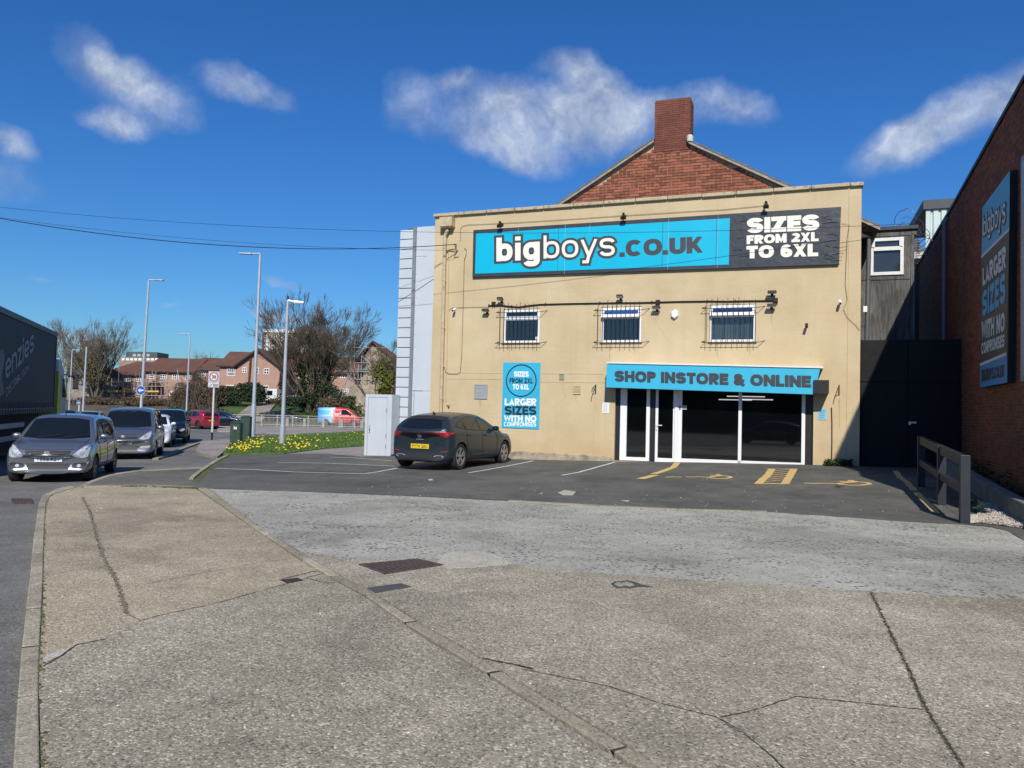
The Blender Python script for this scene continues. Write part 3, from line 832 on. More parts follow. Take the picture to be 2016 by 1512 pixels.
# iron grate set in the yard
g = [P2(q) for q in [(706, 1112), (822, 1101), (874, 1113), (758, 1131)]]
gc = sum(g, Vector()) / 4
gr = empty('drain_grate', (gc.x, gc.y, gc.z), 'rusty cast iron drain grate of parallel slots beside the flush kerb', 'drain grate')
gl = [q - gc for q in g]
IRON = mat('rusty_grate_iron', (.10, .07, .058), .75, .2, var=.3, vs=25)
mb = MB(); zt = .008
def lerpq(s, t, z=0.): 
    p = (gl[0] * (1 - s) + gl[1] * s) * (1 - t) + (gl[3] * (1 - s) + gl[2] * s) * t
    return Vector((p.x, p.y, p.z + z))
mb.add([lerpq(0, 0, .001), lerpq(1, 0, .001), lerpq(1, 1, .001), lerpq(0, 1, .001)], [(0, 1, 2, 3)])
mb.build('pit', mat('pit_black', (.008, .007, .006), .9), parent=gr)
nb_ = 11
for i in range(nb_):
    s0, s1 = i / nb_ + .012, (i + .55) / nb_ + .012
    mb = MB()
    mb.hexa([lerpq(s0, .04, -.01), lerpq(s1, .04, -.01), lerpq(s1, .96, -.01), lerpq(s0, .96, -.01), lerpq(s0, .04, zt), lerpq(s1, .04, zt), lerpq(s1, .96, zt), lerpq(s0, .96, zt)])
    mb.build('bar', IRON, parent=gr)
mb = MB()
for (a, b) in (((0, 0), (1, .05)), ((0, .95), (1, 1)), ((0, 0), (.012, 1)), ((.988, 0), (1, 1)), ((0, .47), (1, .53))):
    z = zt + .002
    mb.hexa([lerpq(a[0], a[1], -.01), lerpq(b[0], a[1], -.01), lerpq(b[0], b[1], -.01), lerpq(a[0], b[1], -.01), lerpq(a[0], a[1], z), lerpq(b[0], a[1], z), lerpq(b[0], b[1], z), lerpq(a[0], b[1], z)])
mb.build('frame', IRON, parent=gr)
# gully grate in the road by the kerb
g = [P2(q, 0.005) for q in [(22, 983), (62, 983), (66, 992), (24, 992)]]
gc = sum(g, Vector()) / 4
mb = MB(); mb.prism([q for q in g], (0, 0, .012))
for i in range(6):
    a = g[0].lerp(g[1], (i + .3) / 6); b = g[3].lerp(g[2], (i + .3) / 6); c = g[3].lerp(g[2], (i + .75) / 6); d = g[0].lerp(g[1], (i + .75) / 6)
    mb.prism([a + Vector((0, 0, .012)), b + Vector((0, 0, .012)), c + Vector((0, 0, .012)), d + Vector((0, 0, .012))], (0, 0, .01))
tag(mb.build('road_gully', IRON), 'brown iron gully cover in the road left of the kerb', 'gully cover')

# painted bay lines -----------------------------------------------------------
WHITE_P = mat('worn_white_paint', (.62, .62, .60), .8, var=.1, vs=8, dirt=((.12, .12, .12), 14, .56, .7))
YEL_P = mat('worn_yellow_paint', (.66, .45, .17), .8, var=.12, vs=8, dirt=((.14, .13, .11), 16, .6, .7))
def bay(pts, wid, matl=WHITE_P, nm='bay_line', up=.105, sub=6, lab=None):
    mb = MB(); ribbon(mb, wline(pts, .1, sub, .008), wid, up)
    o = mb.build(nm, matl, parent=car_park)
    return o
bay([(424, 922), (500, 925), (580, 929.5), (716, 933)], .085)
bay([(716, 933), (745, 929), (782, 922)], .075)
bay([(546, 911), (640, 912), (700, 914.5), (778, 918)], .08)
bay([(648, 900), (690, 901.5), (740, 905), (772, 907)], .07)
bay([(922, 931), (960, 925), (1010, 915.5), (1049, 907.5)], .08)
bay([(1106, 936), (1140, 930), (1180, 918.5), (1210, 910.5)], .085)
bay([(1260, 943), (1290, 935.5)], .2, YEL_P); bay([(1287, 933.5), (1305, 928), (1326, 920), (1334, 911)], .17, YEL_P)
bay([(1492, 953), (1513, 934), (1520, 923)], .17, YEL_P); bay([(1545, 953), (1556, 936), (1563, 923)], .17, YEL_P)
bay([(1492, 951.5), (1545, 953)], .13, YEL_P)
bay([(1507, 923.3), (1565, 923.5)], .07, YEL_P)
for i in range(6):
    t = i / 6
    x0, y0 = 1496 + (1516 - 1496) * t, 949 - 25 * t
    x1, y1 = 1546 + (1561 - 1546) * t, 948 - 25 * t
    bay([(x0 + 3, y0), (x1 - 2, y1 - 3.2)], .055, YEL_P, 'hatch_stripe', sub=1)
# wheelchair symbols
def wheelchair(x0, y0, sx, sy):
    q = lambda a, b: (x0 + a * sx, y0 + b * sy)
    bay([q(0, .42), q(.12, .5), q(.3, .45), q(.5, .55), q(.62, .35), q(.78, .2)], .10, YEL_P, 'wheelchair_symbol', sub=3)
    bay([q(.5, .62), q(.66, .85), q(.85, .85), q(.97, .6), q(.93, .35), q(.82, .22)], .10, YEL_P, 'wheelchair_symbol', sub=3)
    bay([q(.52, .1), q(.62, .14), q(.8, .12)], .12, YEL_P, 'wheelchair_symbol', sub=3)
    bay([q(.64, -.06), q(.74, -.03)], .16, YEL_P, 'wheelchair_symbol', sub=1)
wheelchair(1350, 935, 92, 9)
bay([(1310, 940), (1324, 939), (1342, 939.6)], .1, YEL_P, 'wheelchair_symbol')
wheelchair(1583, 947, 134, 10)
bay([(1763, 927), (1772, 940), (1785, 949), (1800, 966)], .13, YEL_P)
bay([(1803, 969), (1820, 985), (1843, 1010)], .12, YEL_P)
# far road markings
mk = MB()
for pts in ([(392, 857), (440, 859)], [(386, 869.5), (470, 866)], [(400, 850.5), (470, 848.5)]):
    ribbon(mk, wline(pts, 0.0, 6), .12, .012)
mk.build('road_marking', WHITE_P, parent=ter)
# small litter and stones on the yard: many pale chips
mb = MB()
for _ in range(520):
    px, py = random.uniform(90, 2000), random.choice([random.uniform(925, 1010), random.uniform(960, 1500)])
    if py < 1000 and px < 430: continue
    p = gpt(px, py)
    if (FMI @ p).y > -.3: continue
    r = random.uniform(.004, .011) * (1.5 if p.y > 10 else 1)
    k = random.uniform(0, 6)
    mb.add([(p.x + math.cos(k + a) * r * random.uniform(.6, 1.2), p.y + math.sin(k + a) * r, p.z) for a in (0, 1.6, 3.1, 4.7)] + [(p.x, p.y, p.z + r * .6)], [(0, 1, 4), (1, 2, 4), (2, 3, 4), (3, 0, 4)])
tag(mb.build('loose_chippings', mat('pale_chip', (.5, .46, .4), .9, var=.3, vs=3, rnd=.4, island=True), fix=True), 'scattered pale stone chips on the concrete and asphalt', 'chippings', kind='stuff')
# ---------------------------------------------------------------- the shop building
PX0, PX1 = 0., FW
Z_TOP_L = fac(857, 424)[2]; Z_TOP_R = fac(1697, 363)[2]
print('tops', Z_TOP_L, Z_TOP_R, 'base R', fac(1690, 921)[2], fac(1010, 905)[2], fgz(FW), fgz(2.6))
ZT = (Z_TOP_L + Z_TOP_R) / 2
# cream render material: stains, damp streaks, hairline cracks
m = bpy.data.materials.new('cream_render'); m.use_nodes = True
t, b = nodes_of(m)
co = N(t, 'ShaderNodeTexCoord').outputs['Object']
n1 = N(t, 'ShaderNodeTexNoise', inp={'Vector': co, 'Scale': .7, 'Detail': 7., 'Roughness': .6})
n2 = N(t, 'ShaderNodeTexNoise', inp={'Vector': co, 'Scale': 26., 'Detail': 4., 'Roughness': .7})
st = N(t, 'ShaderNodeMapping', inp={'Vector': co, 'Scale': (5., 5., .35)})
n3 = N(t, 'ShaderNodeTexNoise', inp={'Vector': st.outputs[0], 'Scale': 1., 'Detail': 6., 'Roughness': .6})
hz_ = N(t, 'ShaderNodeMapping', inp={'Vector': co, 'Scale': (.5, .5, 6.)})
n4 = N(t, 'ShaderNodeTexNoise', inp={'Vector': hz_.outputs[0], 'Scale': 1.6, 'Detail': 6., 'Roughness': .65})
c = MIX(t, RAMP(t, n1.outputs['Fac'], [(.3, 0.), (.7, 1.)]), (.50, .385, .223), (.61, .498, .318))
c = MIX(t, RAMP(t, n3.outputs['Fac'], [(.54, 0.), (.8, .3)]), c, (.41, .315, .195))
c = MIX(t, RAMP(t, n4.outputs['Fac'], [(.55, 0.), (.75, .35)]), c, (.66, .48, .33))
sepz = N(t, 'ShaderNodeSeparateXYZ', inp={0: co})
zn = MATH(t, 'ADD', sepz.outputs[2], MATH(t, 'MULTIPLY', n1.outputs['Fac'], .9))
c = MIX(t, RAMP(t, MATH(t, 'MULTIPLY', zn, .5), [(.28, .55), (.62, 0.)]), c, (.50, .33, .16))
c = MIX(t, 1., c, RAMP(t, n2.outputs['Fac'], [(.3, .93), (.7, 1.05)]), 'MULTIPLY')
vo = N(t, 'ShaderNodeTexVoronoi', feature='DISTANCE_TO_EDGE', inp={'Vector': N(t, 'ShaderNodeVectorMath', operation='MULTIPLY_ADD', inp={0: n1.outputs['Color'], 1: (.5, .5, .5), 2: co}).outputs[0], 'Scale': .55})
crk = RAMP(t, vo.outputs['Distance'], [(.0, .28), (.004, 0.)])
ms = N(t, 'ShaderNodeTexNoise', inp={'Vector': co, 'Scale': .6, 'Detail': 2.})
crk = MATH(t, 'MULTIPLY', crk, RAMP(t, ms.outputs['Fac'], [(.5, 0.), (.6, 1.)]))
c = MIX(t, crk, c, (.25, .19, .12))
t.links.new(c, b.inputs['Base Color'])
b.inputs['Roughness'].default_value = .85; b.inputs['Specular IOR Level'].default_value = .25
bn = N(t, 'ShaderNodeBump', inp={'Strength': .6, 'Distance': .006, 'Height': MATH(t, 'ADD', n2.outputs['Fac'], MATH(t, 'MULTIPLY', n4.outputs['Fac'], 1.5))})
t.links.new(bn.outputs[0], b.inputs['Normal'])
CREAM = m; MT['cream_render'] = m
CONC = mat('old_cement', (.36, .31, .23), .9, var=.25, vs=4, bump=.01, bs=20, dirt=((.16, .14, .10), 5, .5, .7))
UPVC = mat('white_upvc', (.80, .80, .80), .3, var=.03, spec=.5)
UPVC_W = mat('weathered_white_upvc', (.72, .72, .70), .4, var=.06, vs=6)
BLACK = mat('black_paint', (.012, .012, .013), .5, var=.2)
DKMET = mat('dark_metal', (.02, .018, .017), .55, .3, var=.25, vs=20)
RUSTBAR = mat('rusted_bar', (.055, .035, .026), .8, .2, var=.35, vs=12)
GALV = mat('galvanised_steel', (.50, .52, .54), .45, .7, var=.1, vs=5)

def glass_mat(name, tint=(.02, .025, .03), clear=.5, rough=.03):
    m = bpy.data.materials.new(name); m.use_nodes = True
    t = m.node_tree; t.nodes.clear()
    gl = N(t, 'ShaderNodeBsdfGlossy', inp={'Color': (1, 1, 1, 1), 'Roughness': rough})
    tr = N(t, 'ShaderNodeBsdfTransparent', inp={'Color': (clear, clear, clear, 1)})
    df = N(t, 'ShaderNodeBsdfDiffuse', inp={'Color': (*tint, 1)})
    a = N(t, 'ShaderNodeMixShader', inp={0: .12, 1: tr.outputs[0], 2: df.outputs[0]})
    fr = N(t, 'ShaderNodeFresnel', inp={'IOR': 1.85})
    mx = N(t, 'ShaderNodeMixShader', inp={0: fr.outputs[0], 1: a.outputs[0], 2: gl.outputs[0]})
    N(t, 'ShaderNodeOutputMaterial', inp={'Surface': mx.outputs[0]})
    MT[name] = m
    return m
GLASS = glass_mat('shop_glass', clear=.55)
GLASS2 = glass_mat('window_glass', clear=.6)

shop = empty('shop_building', FM @ Matrix.Translation((FW / 2, 0, 0)), 'two storey cream rendered shop with parapet, three barred upper windows and a glazed shopfront', 'shop')
SO = Vector((FW / 2, 0, 0))
# windows: local rects from pixels
WIN = []
for TL, TR, BR, BLp in (((992, 609), (1063.2, 607.7), (1061.4, 674.4), (989.4, 674.8)), ((1184.3, 604.4), (1263.2, 603.5), (1261.9, 673.4), (1182.7, 673.9)), ((1397.5, 599.7), (1489, 598.7), (1487, 672.6), (1395.9, 673))):
    q = [fac(*p) for p in (TL, TR, BR, BLp)]
    WIN.append(((q[0].x + q[3].x) / 2, (q[1].x + q[2].x) / 2, (q[2].z + q[3].z) / 2, (q[0].z + q[1].z) / 2))
# shopfront opening
SX0, SX1 = fac(1210, 840).x, fac(1601, 840).x
SZ1 = fac(1400, 752).z
def sillz(a):  # slopes with the pavement
    z0, z1 = fac(1220, 906).z, fac(1585, 920.5).z
    a0, a1 = fac(1220, 906).x, fac(1585, 920.5).x
    return z0 + (z1 - z0) * (a - a0) / (a1 - a0)
# wall with openings: grid of quads between breakpoints
xs = sorted(set([0., FW] + [v for w_ in WIN for v in w_[:2]] + [SX0, SX1]))
zs = sorted(set([-.6, ZT] + [v for w_ in WIN for v in w_[2:]] + [SZ1]))
def hole(xa, xb, za, zb):
    xc, zc = (xa + xb) / 2, (za + zb) / 2
    for w_ in WIN:
        if w_[0] < xc < w_[1] and w_[2] < zc < w_[3]: return True
    return SX0 < xc < SX1 and zc < SZ1
mb = MB(); TH = .28
for i in range(len(xs) - 1):
    for j in range(len(zs) - 1):
        if hole(xs[i], xs[i + 1], zs[j], zs[j + 1]): continue
        mb.quad((xs[i], 0, zs[j]), (xs[i + 1], 0, zs[j]), (xs[i + 1], 0, zs[j + 1]), (xs[i], 0, zs[j + 1]))
for (a0, a1, z0, z1) in WIN + [(SX0, SX1, -.6, SZ1)]:
    for p, q in (((a0, z0), (a0, z1)), ((a0, z1), (a1, z1)), ((a1, z1), (a1, z0)), ((a1, z0), (a0, z0))):
        mb.quad((p[0], 0, p[1]), (q[0], 0, q[1]), (q[0], TH, q[1]), (p[0], TH, p[1]))
mb.quad((0, 0, -.6), (0, 0, ZT), (0, 9, ZT), (0, 9, -.6))
mb.quad((FW, 0, -.6), (FW, 0, ZT), (FW, TH, ZT), (FW, TH, -.6))
mb.quad((0, 0, ZT), (FW, 0, ZT), (FW, TH, ZT), (0, TH, ZT))
mb.quad((0, TH, ZT - .7), (FW, TH, ZT - .7), (FW, TH, ZT), (0, TH, ZT))
mb.build('wall', CREAM, parent=shop, off=SO)
mb = MB()
mb.quad((FW - .004, TH, -.6), (FW - .004, TH, ZT - .1), (FW - .004, 9, ZT - 1.0), (FW - .004, 9, -.6))
mb.build('side_wall', mat('sooty_brick', (.09, .05, .035), .9, var=.4, vs=5, fine=.3, fs=30), parent=shop, off=SO)
mb = MB(); mb.quad((0, TH, ZT - .7), (FW, TH, ZT - .7), (FW, 9, ZT - .9), (0, 9, ZT - .9)); mb.build('flat_roof', DKMET, parent=shop, off=SO)
# plinth of bare cement along the left part
mb = MB(); zp = lambda a: fac(1010, 888).z + (fac(1212, 901).z - fac(1010, 888).z) * (a - fac(1010, 888).x) / (fac(1212, 901).x - fac(1010, 888).x)
n = 26; tops = []
for i in range(n + 1):
    a = SX0 * i / n
    tops.append((a, zp(a) + random.uniform(-.03, .03)))
vs = []
for a, z in tops: vs += [(a, -.035, -.5), (a, -.035, z), (a, 0.002, z + .012)]
fs = []
for i in range(n): fs += [(3 * i, 3 * i + 3, 3 * i + 4, 3 * i + 1), (3 * i + 1, 3 * i + 4, 3 * i + 5, 3 * i + 2)]
mb.add(vs, fs); mb.build('plinth', CONC, parent=shop, off=SO)
# coping stones
jx = [fac(p, 400).x for p in (905, 960, 1015, 1072, 1130, 1190, 1252, 1315, 1382, 1450, 1523, 1597, 1673)]
jx = [-.05] + jx + [FW + .05]
for i in range(len(jx) - 1):
    mb = MB(); dz = random.uniform(-.006, .006)
    mb.box(jx[i] + .008, -.09, ZT - .055 + dz, jx[i + 1] - .008, TH + .04, ZT + .045 + dz)
    o = mb.build('coping_stone', mat('coping_stone', (.50, .42, .28), .9, var=.3, vs=7, rnd=.1, dirt=((.12, .11, .09), 7, .5, .8)), parent=shop, off=SO)
    bv = o.modifiers.new('b', 'BEVEL'); bv.width = .012; bv.segments = 1
# windows
BLIND = mat('blue_grey_blind', (.13, .19, .225), .7, var=.15, vs=8, rnd=.25)
def bars(parent, P, mid, a0, a1, z0, z1, n):
    """security cage of bars in front of a window"""
    o_ = .17
    for k in range(n):
        a = a0 - .05 + (a1 - a0 + .03) * k / (n - 1) + random.uniform(-.012, .012)
        mb = MB(); top = z1 + random.uniform(.08, .2); bot = z0 - random.uniform(.04, .13)
        mb.tube([(a, -o_, bot), (a + random.uniform(-.01, .01), -o_, top)], .0085, 5)
        mb.build('bar', RUSTBAR, parent=parent, off=P)
    for z in (z0 - .03, z1 - .12):
        mb = MB()
        mb.tube([(a0 - .2, 0, z + .05), (a0 - .1, -.04, z + .04), (a0 - .2, -o_ + .012, z), (a1 + .1, -o_ + .012, z), (a1 + .2, -.04, z + .04), (a1 + .24, 0, z + .05)], .009, 5)
        mb.build('cross_rod', RUSTBAR, parent=parent, off=P)
for wi, (a0, a1, z0, z1) in enumerate(WIN):
    P = Vector(((a0 + a1) / 2, 0, z0))
    wn = empty('window', Matrix.Translation(P - SO)); wn.parent = shop; wn.matrix_parent_inverse = Matrix.Identity(4)
    f = MB(); y0, y1 = .03, .10
    H = z1 - z0; W_ = a1 - a0; fw = .065; zt_ = z1 - H * .30
    f.box(a0, y0, z0, a0 + fw, y1, z1); f.box(a1 - fw, y0, z0, a1, y1, z1)
    f.box(a0 + fw, y0, z1 - fw, a1 - fw, y1, z1); f.box(a0 + fw, y0, z0, a1 - fw, y1, z0 + fw)
    f.box(a0 + fw, y0, zt_ - .03, a1 - fw, y1, zt_ + .03)
    o = f.build('frame', UPVC, parent=wn, off=P); bv = o.modifiers.new('b', 'BEVEL'); bv.width = .006
    # top-hung vent sash, ajar on the second and third window
    sash = MB(); op = 0.0 if wi == 0 else .13
    zb_, zt2 = zt_ + .0, z1 - .02
    def sq(a, z, y):   # lean out at the bottom
        k = (zt2 - z) / (zt2 - zb_)
        return (a, y - op * k - .02, z)
    for (x0, x1, zz0, zz1) in ((a0 + .02, a0 + .09, zb_, zt2), (a1 - .09, a1 - .02, zb_, zt2), (a0 + .09, a1 - .09, zt2 - .075, zt2), (a0 + .09, a1 - .09, zb_, zb_ + .085)):
        sash.hexa([sq(x0, zz0, y0), sq(x1, zz0, y0), sq(x1, zz0, y0 + .05), sq(x0, zz0, y0 + .05), sq(x0, zz1, y0), sq(x1, zz1, y0), sq(x1, zz1, y0 + .05), sq(x0, zz1, y0 + .05)])
    sh = sash.build('vent_sash', UPVC, parent=wn, off=P)
    g = MB(); g.quad(sq(a0 + .09, zb_ + .08, y0 + .025), sq(a1 - .09, zb_ + .08, y0 + .025), sq(a1 - .09, zt2 - .07, y0 + .025), sq(a0 + .09, zt2 - .07, y0 + .025))
    g.build('vent_pane', GLASS2, parent=wn, off=P)
    g = MB(); g.quad((a0 + fw - .01, .07, z0 + fw - .01), (a1 - fw + .01, .07, z0 + fw - .01), (a1 - fw + .01, .07, zt_ - .02), (a0 + fw - .01, .07, zt_ - .02))
    g.build('pane', GLASS2, parent=wn, off=P)
    # vertical blind slats behind the glass
    k = 9
    for i in range(k):
        aa = a0 + .05 + (W_ - .1) * i / k; bb = aa + (W_ - .1) / k * (1.02 if i != 3 or wi != 1 else .55)
        sl_ = MB(); tw = .02 * (-1) ** i
        sl_.quad((aa, .16 + tw, z0 + .06), (bb, .16 - tw * .6, z0 + .06), (bb, .16 - tw * .6, z1 - .05), (aa, .16 + tw, z1 - .05))
        sl_.build('blind_slat', BLIND, parent=wn, off=P)
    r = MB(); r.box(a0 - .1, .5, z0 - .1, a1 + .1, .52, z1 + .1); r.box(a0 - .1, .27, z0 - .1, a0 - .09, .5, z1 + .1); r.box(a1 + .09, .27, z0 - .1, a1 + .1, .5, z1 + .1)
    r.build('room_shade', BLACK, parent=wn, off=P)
    s_ = MB(); s_.box(a0 - .03, -.035, z0 - .04, a1 + .03, .05, z0 - .002)
    s_.build('sill', mat('old_sill', (.14, .10, .08), .8, var=.3, vs=9), parent=wn, off=P)
    cagep = Vector((P.x, 0, P.z))
    cg = empty('security_bars', FM @ Matrix.Translation(cagep), ['rusty bar grille over the leftmost upper window', 'rusty bar grille over the middle upper window', 'rusty bar grille over the upper window above the fascia sign'][wi], 'window grille', 'bar grilles over the upper windows')
    bars(cg, cagep, None, a0, a1, z0, z1, 10 if wi < 2 else 10)
    if wi == 0:
        st_ = MB(); c_ = fac(1055, 665, .03)
        st_.lathe([(0, 0), (.05, 0)], 14, 'y', c=(c_.x, .062, c_.z)); st_.build('round_sticker', UPVC, parent=wn, off=P)

# shopfront -----------------------------------------------------------------
sf = empty('shopfront', Matrix.Translation(Vector(((SX0 + SX1) / 2, 0, 0)) - SO)); sf.parent = shop
PF = Vector(((SX0 + SX1) / 2, 0, 0))
YF = .12
def fx(px, py=850): return fac(px, py, -YF).x
def fz(px, py): return fac(px, py, -YF).z
def frame_rect(mb, x0, x1, z0a, z0b, z1, wl, wr, wb, wt, y0=YF - .03, y1=YF + .04):
    zz = lambda x: z0a + (z0b - z0a) * (x - x0) / (x1 - x0)
    def bx(xa, xb, zfa, zfb, ztop):
        mb.hexa([(xa, y0, zfa), (xb, y0, zfb), (xb, y1, zfb), (xa, y1, zfa), (xa, y0, ztop(xa) if callable(ztop) else ztop), (xb, y0, ztop(xb) if callable(ztop) else ztop), (xb, y1, ztop(xb) if callable(ztop) else ztop), (xa, y1, ztop(xa) if callable(ztop) else ztop)])
    bx(x0, x0 + wl, zz(x0), zz(x0 + wl), z1); bx(x1 - wr, x1, zz(x1 - wr), zz(x1), z1)
    bx(x0 + wl, x1 - wr, zz(x0 + wl), zz(x1 - wr), lambda x: zz(x) + wb)
    mb.box(x0 + wl, y0, z1 - wt, x1 - wr, y1, z1)
ZH = SZ1
# side light left of the door
x0, x1 = fx(1221), fx(1279)
g = MB(); frame_rect(g, x0, x1, sillz(x0), sillz(x1), ZH, .19, .10, .10, .12)
g.box(x0 + .04, YF - .034, sillz(x0) + .02, x0 + .05, YF - .029, ZH); g.box(x0 + .10, YF - .034, sillz(x0) + .02, x0 + .108, YF - .029, ZH)
g.build('side_light_frame', UPVC, parent=sf, off=PF)
g = MB(); g.quad((x0 + .18, YF, sillz(x0) + .08), (x1 - .09, YF, sillz(x0) + .08), (x1 - .09, YF, ZH - .1), (x0 + .18, YF, ZH - .1)); g.build('side_light_pane', GLASS, parent=sf, off=PF)
# open door leaf, swung slightly inwards
xd0, xd1 = fx(1290), fx(1328)
dz0 = sillz(xd0) - .015
g = MB(); frame_rect(g, xd0, xd1, dz0, dz0, ZH - .03, .075, .05, .12, .12, YF + .0, YF + .05)
door = g.build('door', UPVC, parent=sf, off=PF)
g = MB(); g.quad((xd0 + .07, YF + .03, dz0 + .1), (xd1 - .05, YF + .03, dz0 + .1), (xd1 - .05, YF + .03, ZH - .13), (xd0 + .07, YF + .03, ZH - .13)); g.build('door_pane', GLASS, parent=sf, off=PF)
g = MB(); hz2 = fz(1298, 838); g.box(xd0 + .03, YF - .04, hz2 - .12, xd0 + .06, YF, hz2 + .05); g.box(xd0 + .03, YF - .06, hz2 + .0, xd0 + .20, YF - .04, hz2 + .022); g.build('door_handle', UPVC, parent=sf, off=PF)
g = MB(); g.box(fx(1279.5), YF + .01, sillz(x1) - .02, fx(1289.5), YF + .06, ZH); g.build('door_jamb', BLACK, parent=sf, off=PF)
# post beside door
xa, xb = fx(1328.5), fx(1341)
g = MB(); g.box(xa, YF - .05, sillz(xa), xa + (xb - xa) * .45, YF + .05, ZH); g.box(xa + (xb - xa) * .47, YF - .03, sillz(xa), xb, YF + .05, ZH); g.build('door_post', UPVC, parent=sf, off=PF)
# big window
xw0, xm0, xm1, xw1 = fx(1341), fx(1453.5), fx(1460), fx(1585)
g = MB(); frame_rect(g, xw0, xw1, sillz(xw0), sillz(xw1), ZH, .02, .09, .115, .1)
g.hexa([(xm0, YF - .03, sillz(xm0)), (xm1, YF - .03, sillz(xm1)), (xm1, YF + .04, sillz(xm1)), (xm0, YF + .04, sillz(xm0)), (xm0, YF - .03, ZH), (xm1, YF - .03, ZH), (xm1, YF + .04, ZH), (xm0, YF + .04, ZH)])
g.build('window_frame', UPVC, parent=sf, off=PF)
for a, b_ in ((xw0 + .01, xm0 + .01), (xm1 - .01, xw1 - .08)):
    g = MB(); g.quad((a, YF, sillz(a) + .1), (b_, YF, sillz(b_) + .1), (b_, YF, ZH - .08), (a, YF, ZH - .08)); g.build('window_pane', GLASS, parent=sf, off=PF)
for a, b_ in ((fx(1585.3), SX1 - .001), (SX0 + .001, fx(1220.5))): g = MB(); g.box(a, YF - .02, -.3, b_, YF + .1, ZH); g.build('black_jamb', BLACK, parent=sf, off=PF)
g = MB()
g.hexa([(SX0, -.16, -.4), (SX1, -.16, -.4), (SX1, TH, -.4), (SX0, TH, -.4), (SX0, -.16, sillz(SX0) - .035), (SX1, -.16, sillz(SX1) - .035), (SX1, TH, sillz(SX1) - .002), (SX0, TH, sillz(SX0) - .002)])
g.build('threshold', CONC, parent=sf, off=PF)
# shop interior
SHOPIN = mat('dark_interior', (.02, .02, .022), .8, var=.3)
g = MB(); y2 = 6.
g.quad((SX0, y2, -.3), (SX1, y2, -.3), (SX1, y2, ZH), (SX0, y2, ZH)); g.quad((SX0, TH, -.3), (SX0, y2, -.3), (SX0, y2, ZH), (SX0, TH, ZH)); g.quad((SX1, TH, -.3), (SX1, y2, -.3), (SX1, y2, ZH), (SX1, TH, ZH))
g.quad((SX0, TH, sillz(SX0)), (SX1, TH, sillz(SX1)), (SX1, y2, sillz(SX1)), (SX0, y2, sillz(SX0))); g.quad((SX0, TH, ZH), (SX1, TH, ZH), (SX1, y2, ZH), (SX0, y2, ZH))
g.build('interior', SHOPIN, parent=sf, off=PF)
LAMP = mat('strip_light', (.9, .9, .9), .5, var=0, emit=((.95, .97, 1.), 1.3))
for (pa, pb, py, yy) in ((1431, 1506, 780, 2.2), (1415, 1480, 786.5, 3.0), (1461, 1522, 786, 3.0)):
    a, b_ = fac(pa, py, -yy), fac(pb, py, -yy)
    g = MB(); g.box(a.x, yy, a.z - .015, b_.x, yy + .05, a.z + .015)
    li = g.build('strip_light', LAMP, frame=FM); tag(li, {1431: 'lit ceiling strip light nearest the shop window', 1415: 'lit ceiling strip light deep in the shop on the left', 1461: 'lit ceiling strip light deep in the shop on the right'}[pa], 'strip light', 'ceiling strip lights inside the shop')
# clothing rail seen through the glass
g = MB()
for px in (1345, 1349):
    a = fac(px, 850, -.6).x
    g.tube([(a, .6, sillz(a) + .01), (a, .6, sillz(a) + (1.0 if px == 1349 else .75))], .014, 8)
tag(g.build('clothes_rail', GALV, frame=FM), 'chrome stand of a rail behind the shop window', 'clothes rail')
# window card
g = MB(); q = [fac(*p, -YF + .012) for p in ((1341.5, 798.5), (1352, 798.5), (1352, 806), (1341.5, 806))]; g.quad(*q, m=0)
text_on(g, 'OPEN', [fac(*p, -YF + .012) for p in ((1342.5, 799.5), (1351, 799.5), (1351, 802.5), (1342.5, 802.5))], (0, -1, 0), 1, .03, lift=.004)
g.box(q[0].x - .05, YF - .05, q[0].z - .12, q[0].x - .02, YF - .03, q[0].z, m=1)
tag(g.build('window_card', [UPVC, BLACK], frame=FM), 'small white card stuck inside the shop window by the door', 'card')

# fascia sign -----------------------------------------------------------------
CYAN = mat('cyan_board', (.035, .42, .62), .45, var=.06, vs=1.5)
CYANB = mat('cyan_banner', (.0, .44, .64), .35, var=.05, vs=1.2, spec=.6)
CHAR = mat('charcoal_print', (.045, .048, .055), .5, var=.12, vs=3)
CHARB = mat('charcoal_vinyl', (.042, .044, .052), .38, var=.15, vs=2, bump=.02, bs=2.2)
CREAMT = mat('cream_lettering', (.82, .80, .68), .5, var=.04)
OF = .50
fq = [fac(1194.7, 716.5, OF), fac(1614.7, 726, OF), fac(1603, 776.5, OF + .02), fac(1192.8, 762.5, OF + .02)]
fs_ = empty('fascia_sign', FM @ Matrix.Translation(fq[3]), 'long cyan fascia board reading SHOP INSTORE & ONLINE above the shopfront', 'sign')
g = MB(); g.quad(*fq)
bk = [Vector((q.x, 0, q.z)) for q in fq]
g.quad(fq[0], fq[3], bk[3], bk[0], m=1); g.quad(fq[1], fq[2], bk[2], bk[1], m=1); g.quad(fq[3], fq[2], bk[2], bk[3], m=1)
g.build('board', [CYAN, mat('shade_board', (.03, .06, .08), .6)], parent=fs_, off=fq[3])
g = MB(); OL = OF + .03
text_on(g, 'SHOP INSTORE & ONLINE', [fac(1210, 729.5, OL), fac(1597, 739.8, OL), fac(1597, 762.5, OL), fac(1210, 750.5, OL)], (0, -1, 0), 0, t=.26, gap=.05)
g.build('lettering', CHAR, parent=fs_, off=fq[3])
g = MB(); a, b_ = fac(1194.5, 714, OF + .03), fac(1621, 723.5, OF + .03)
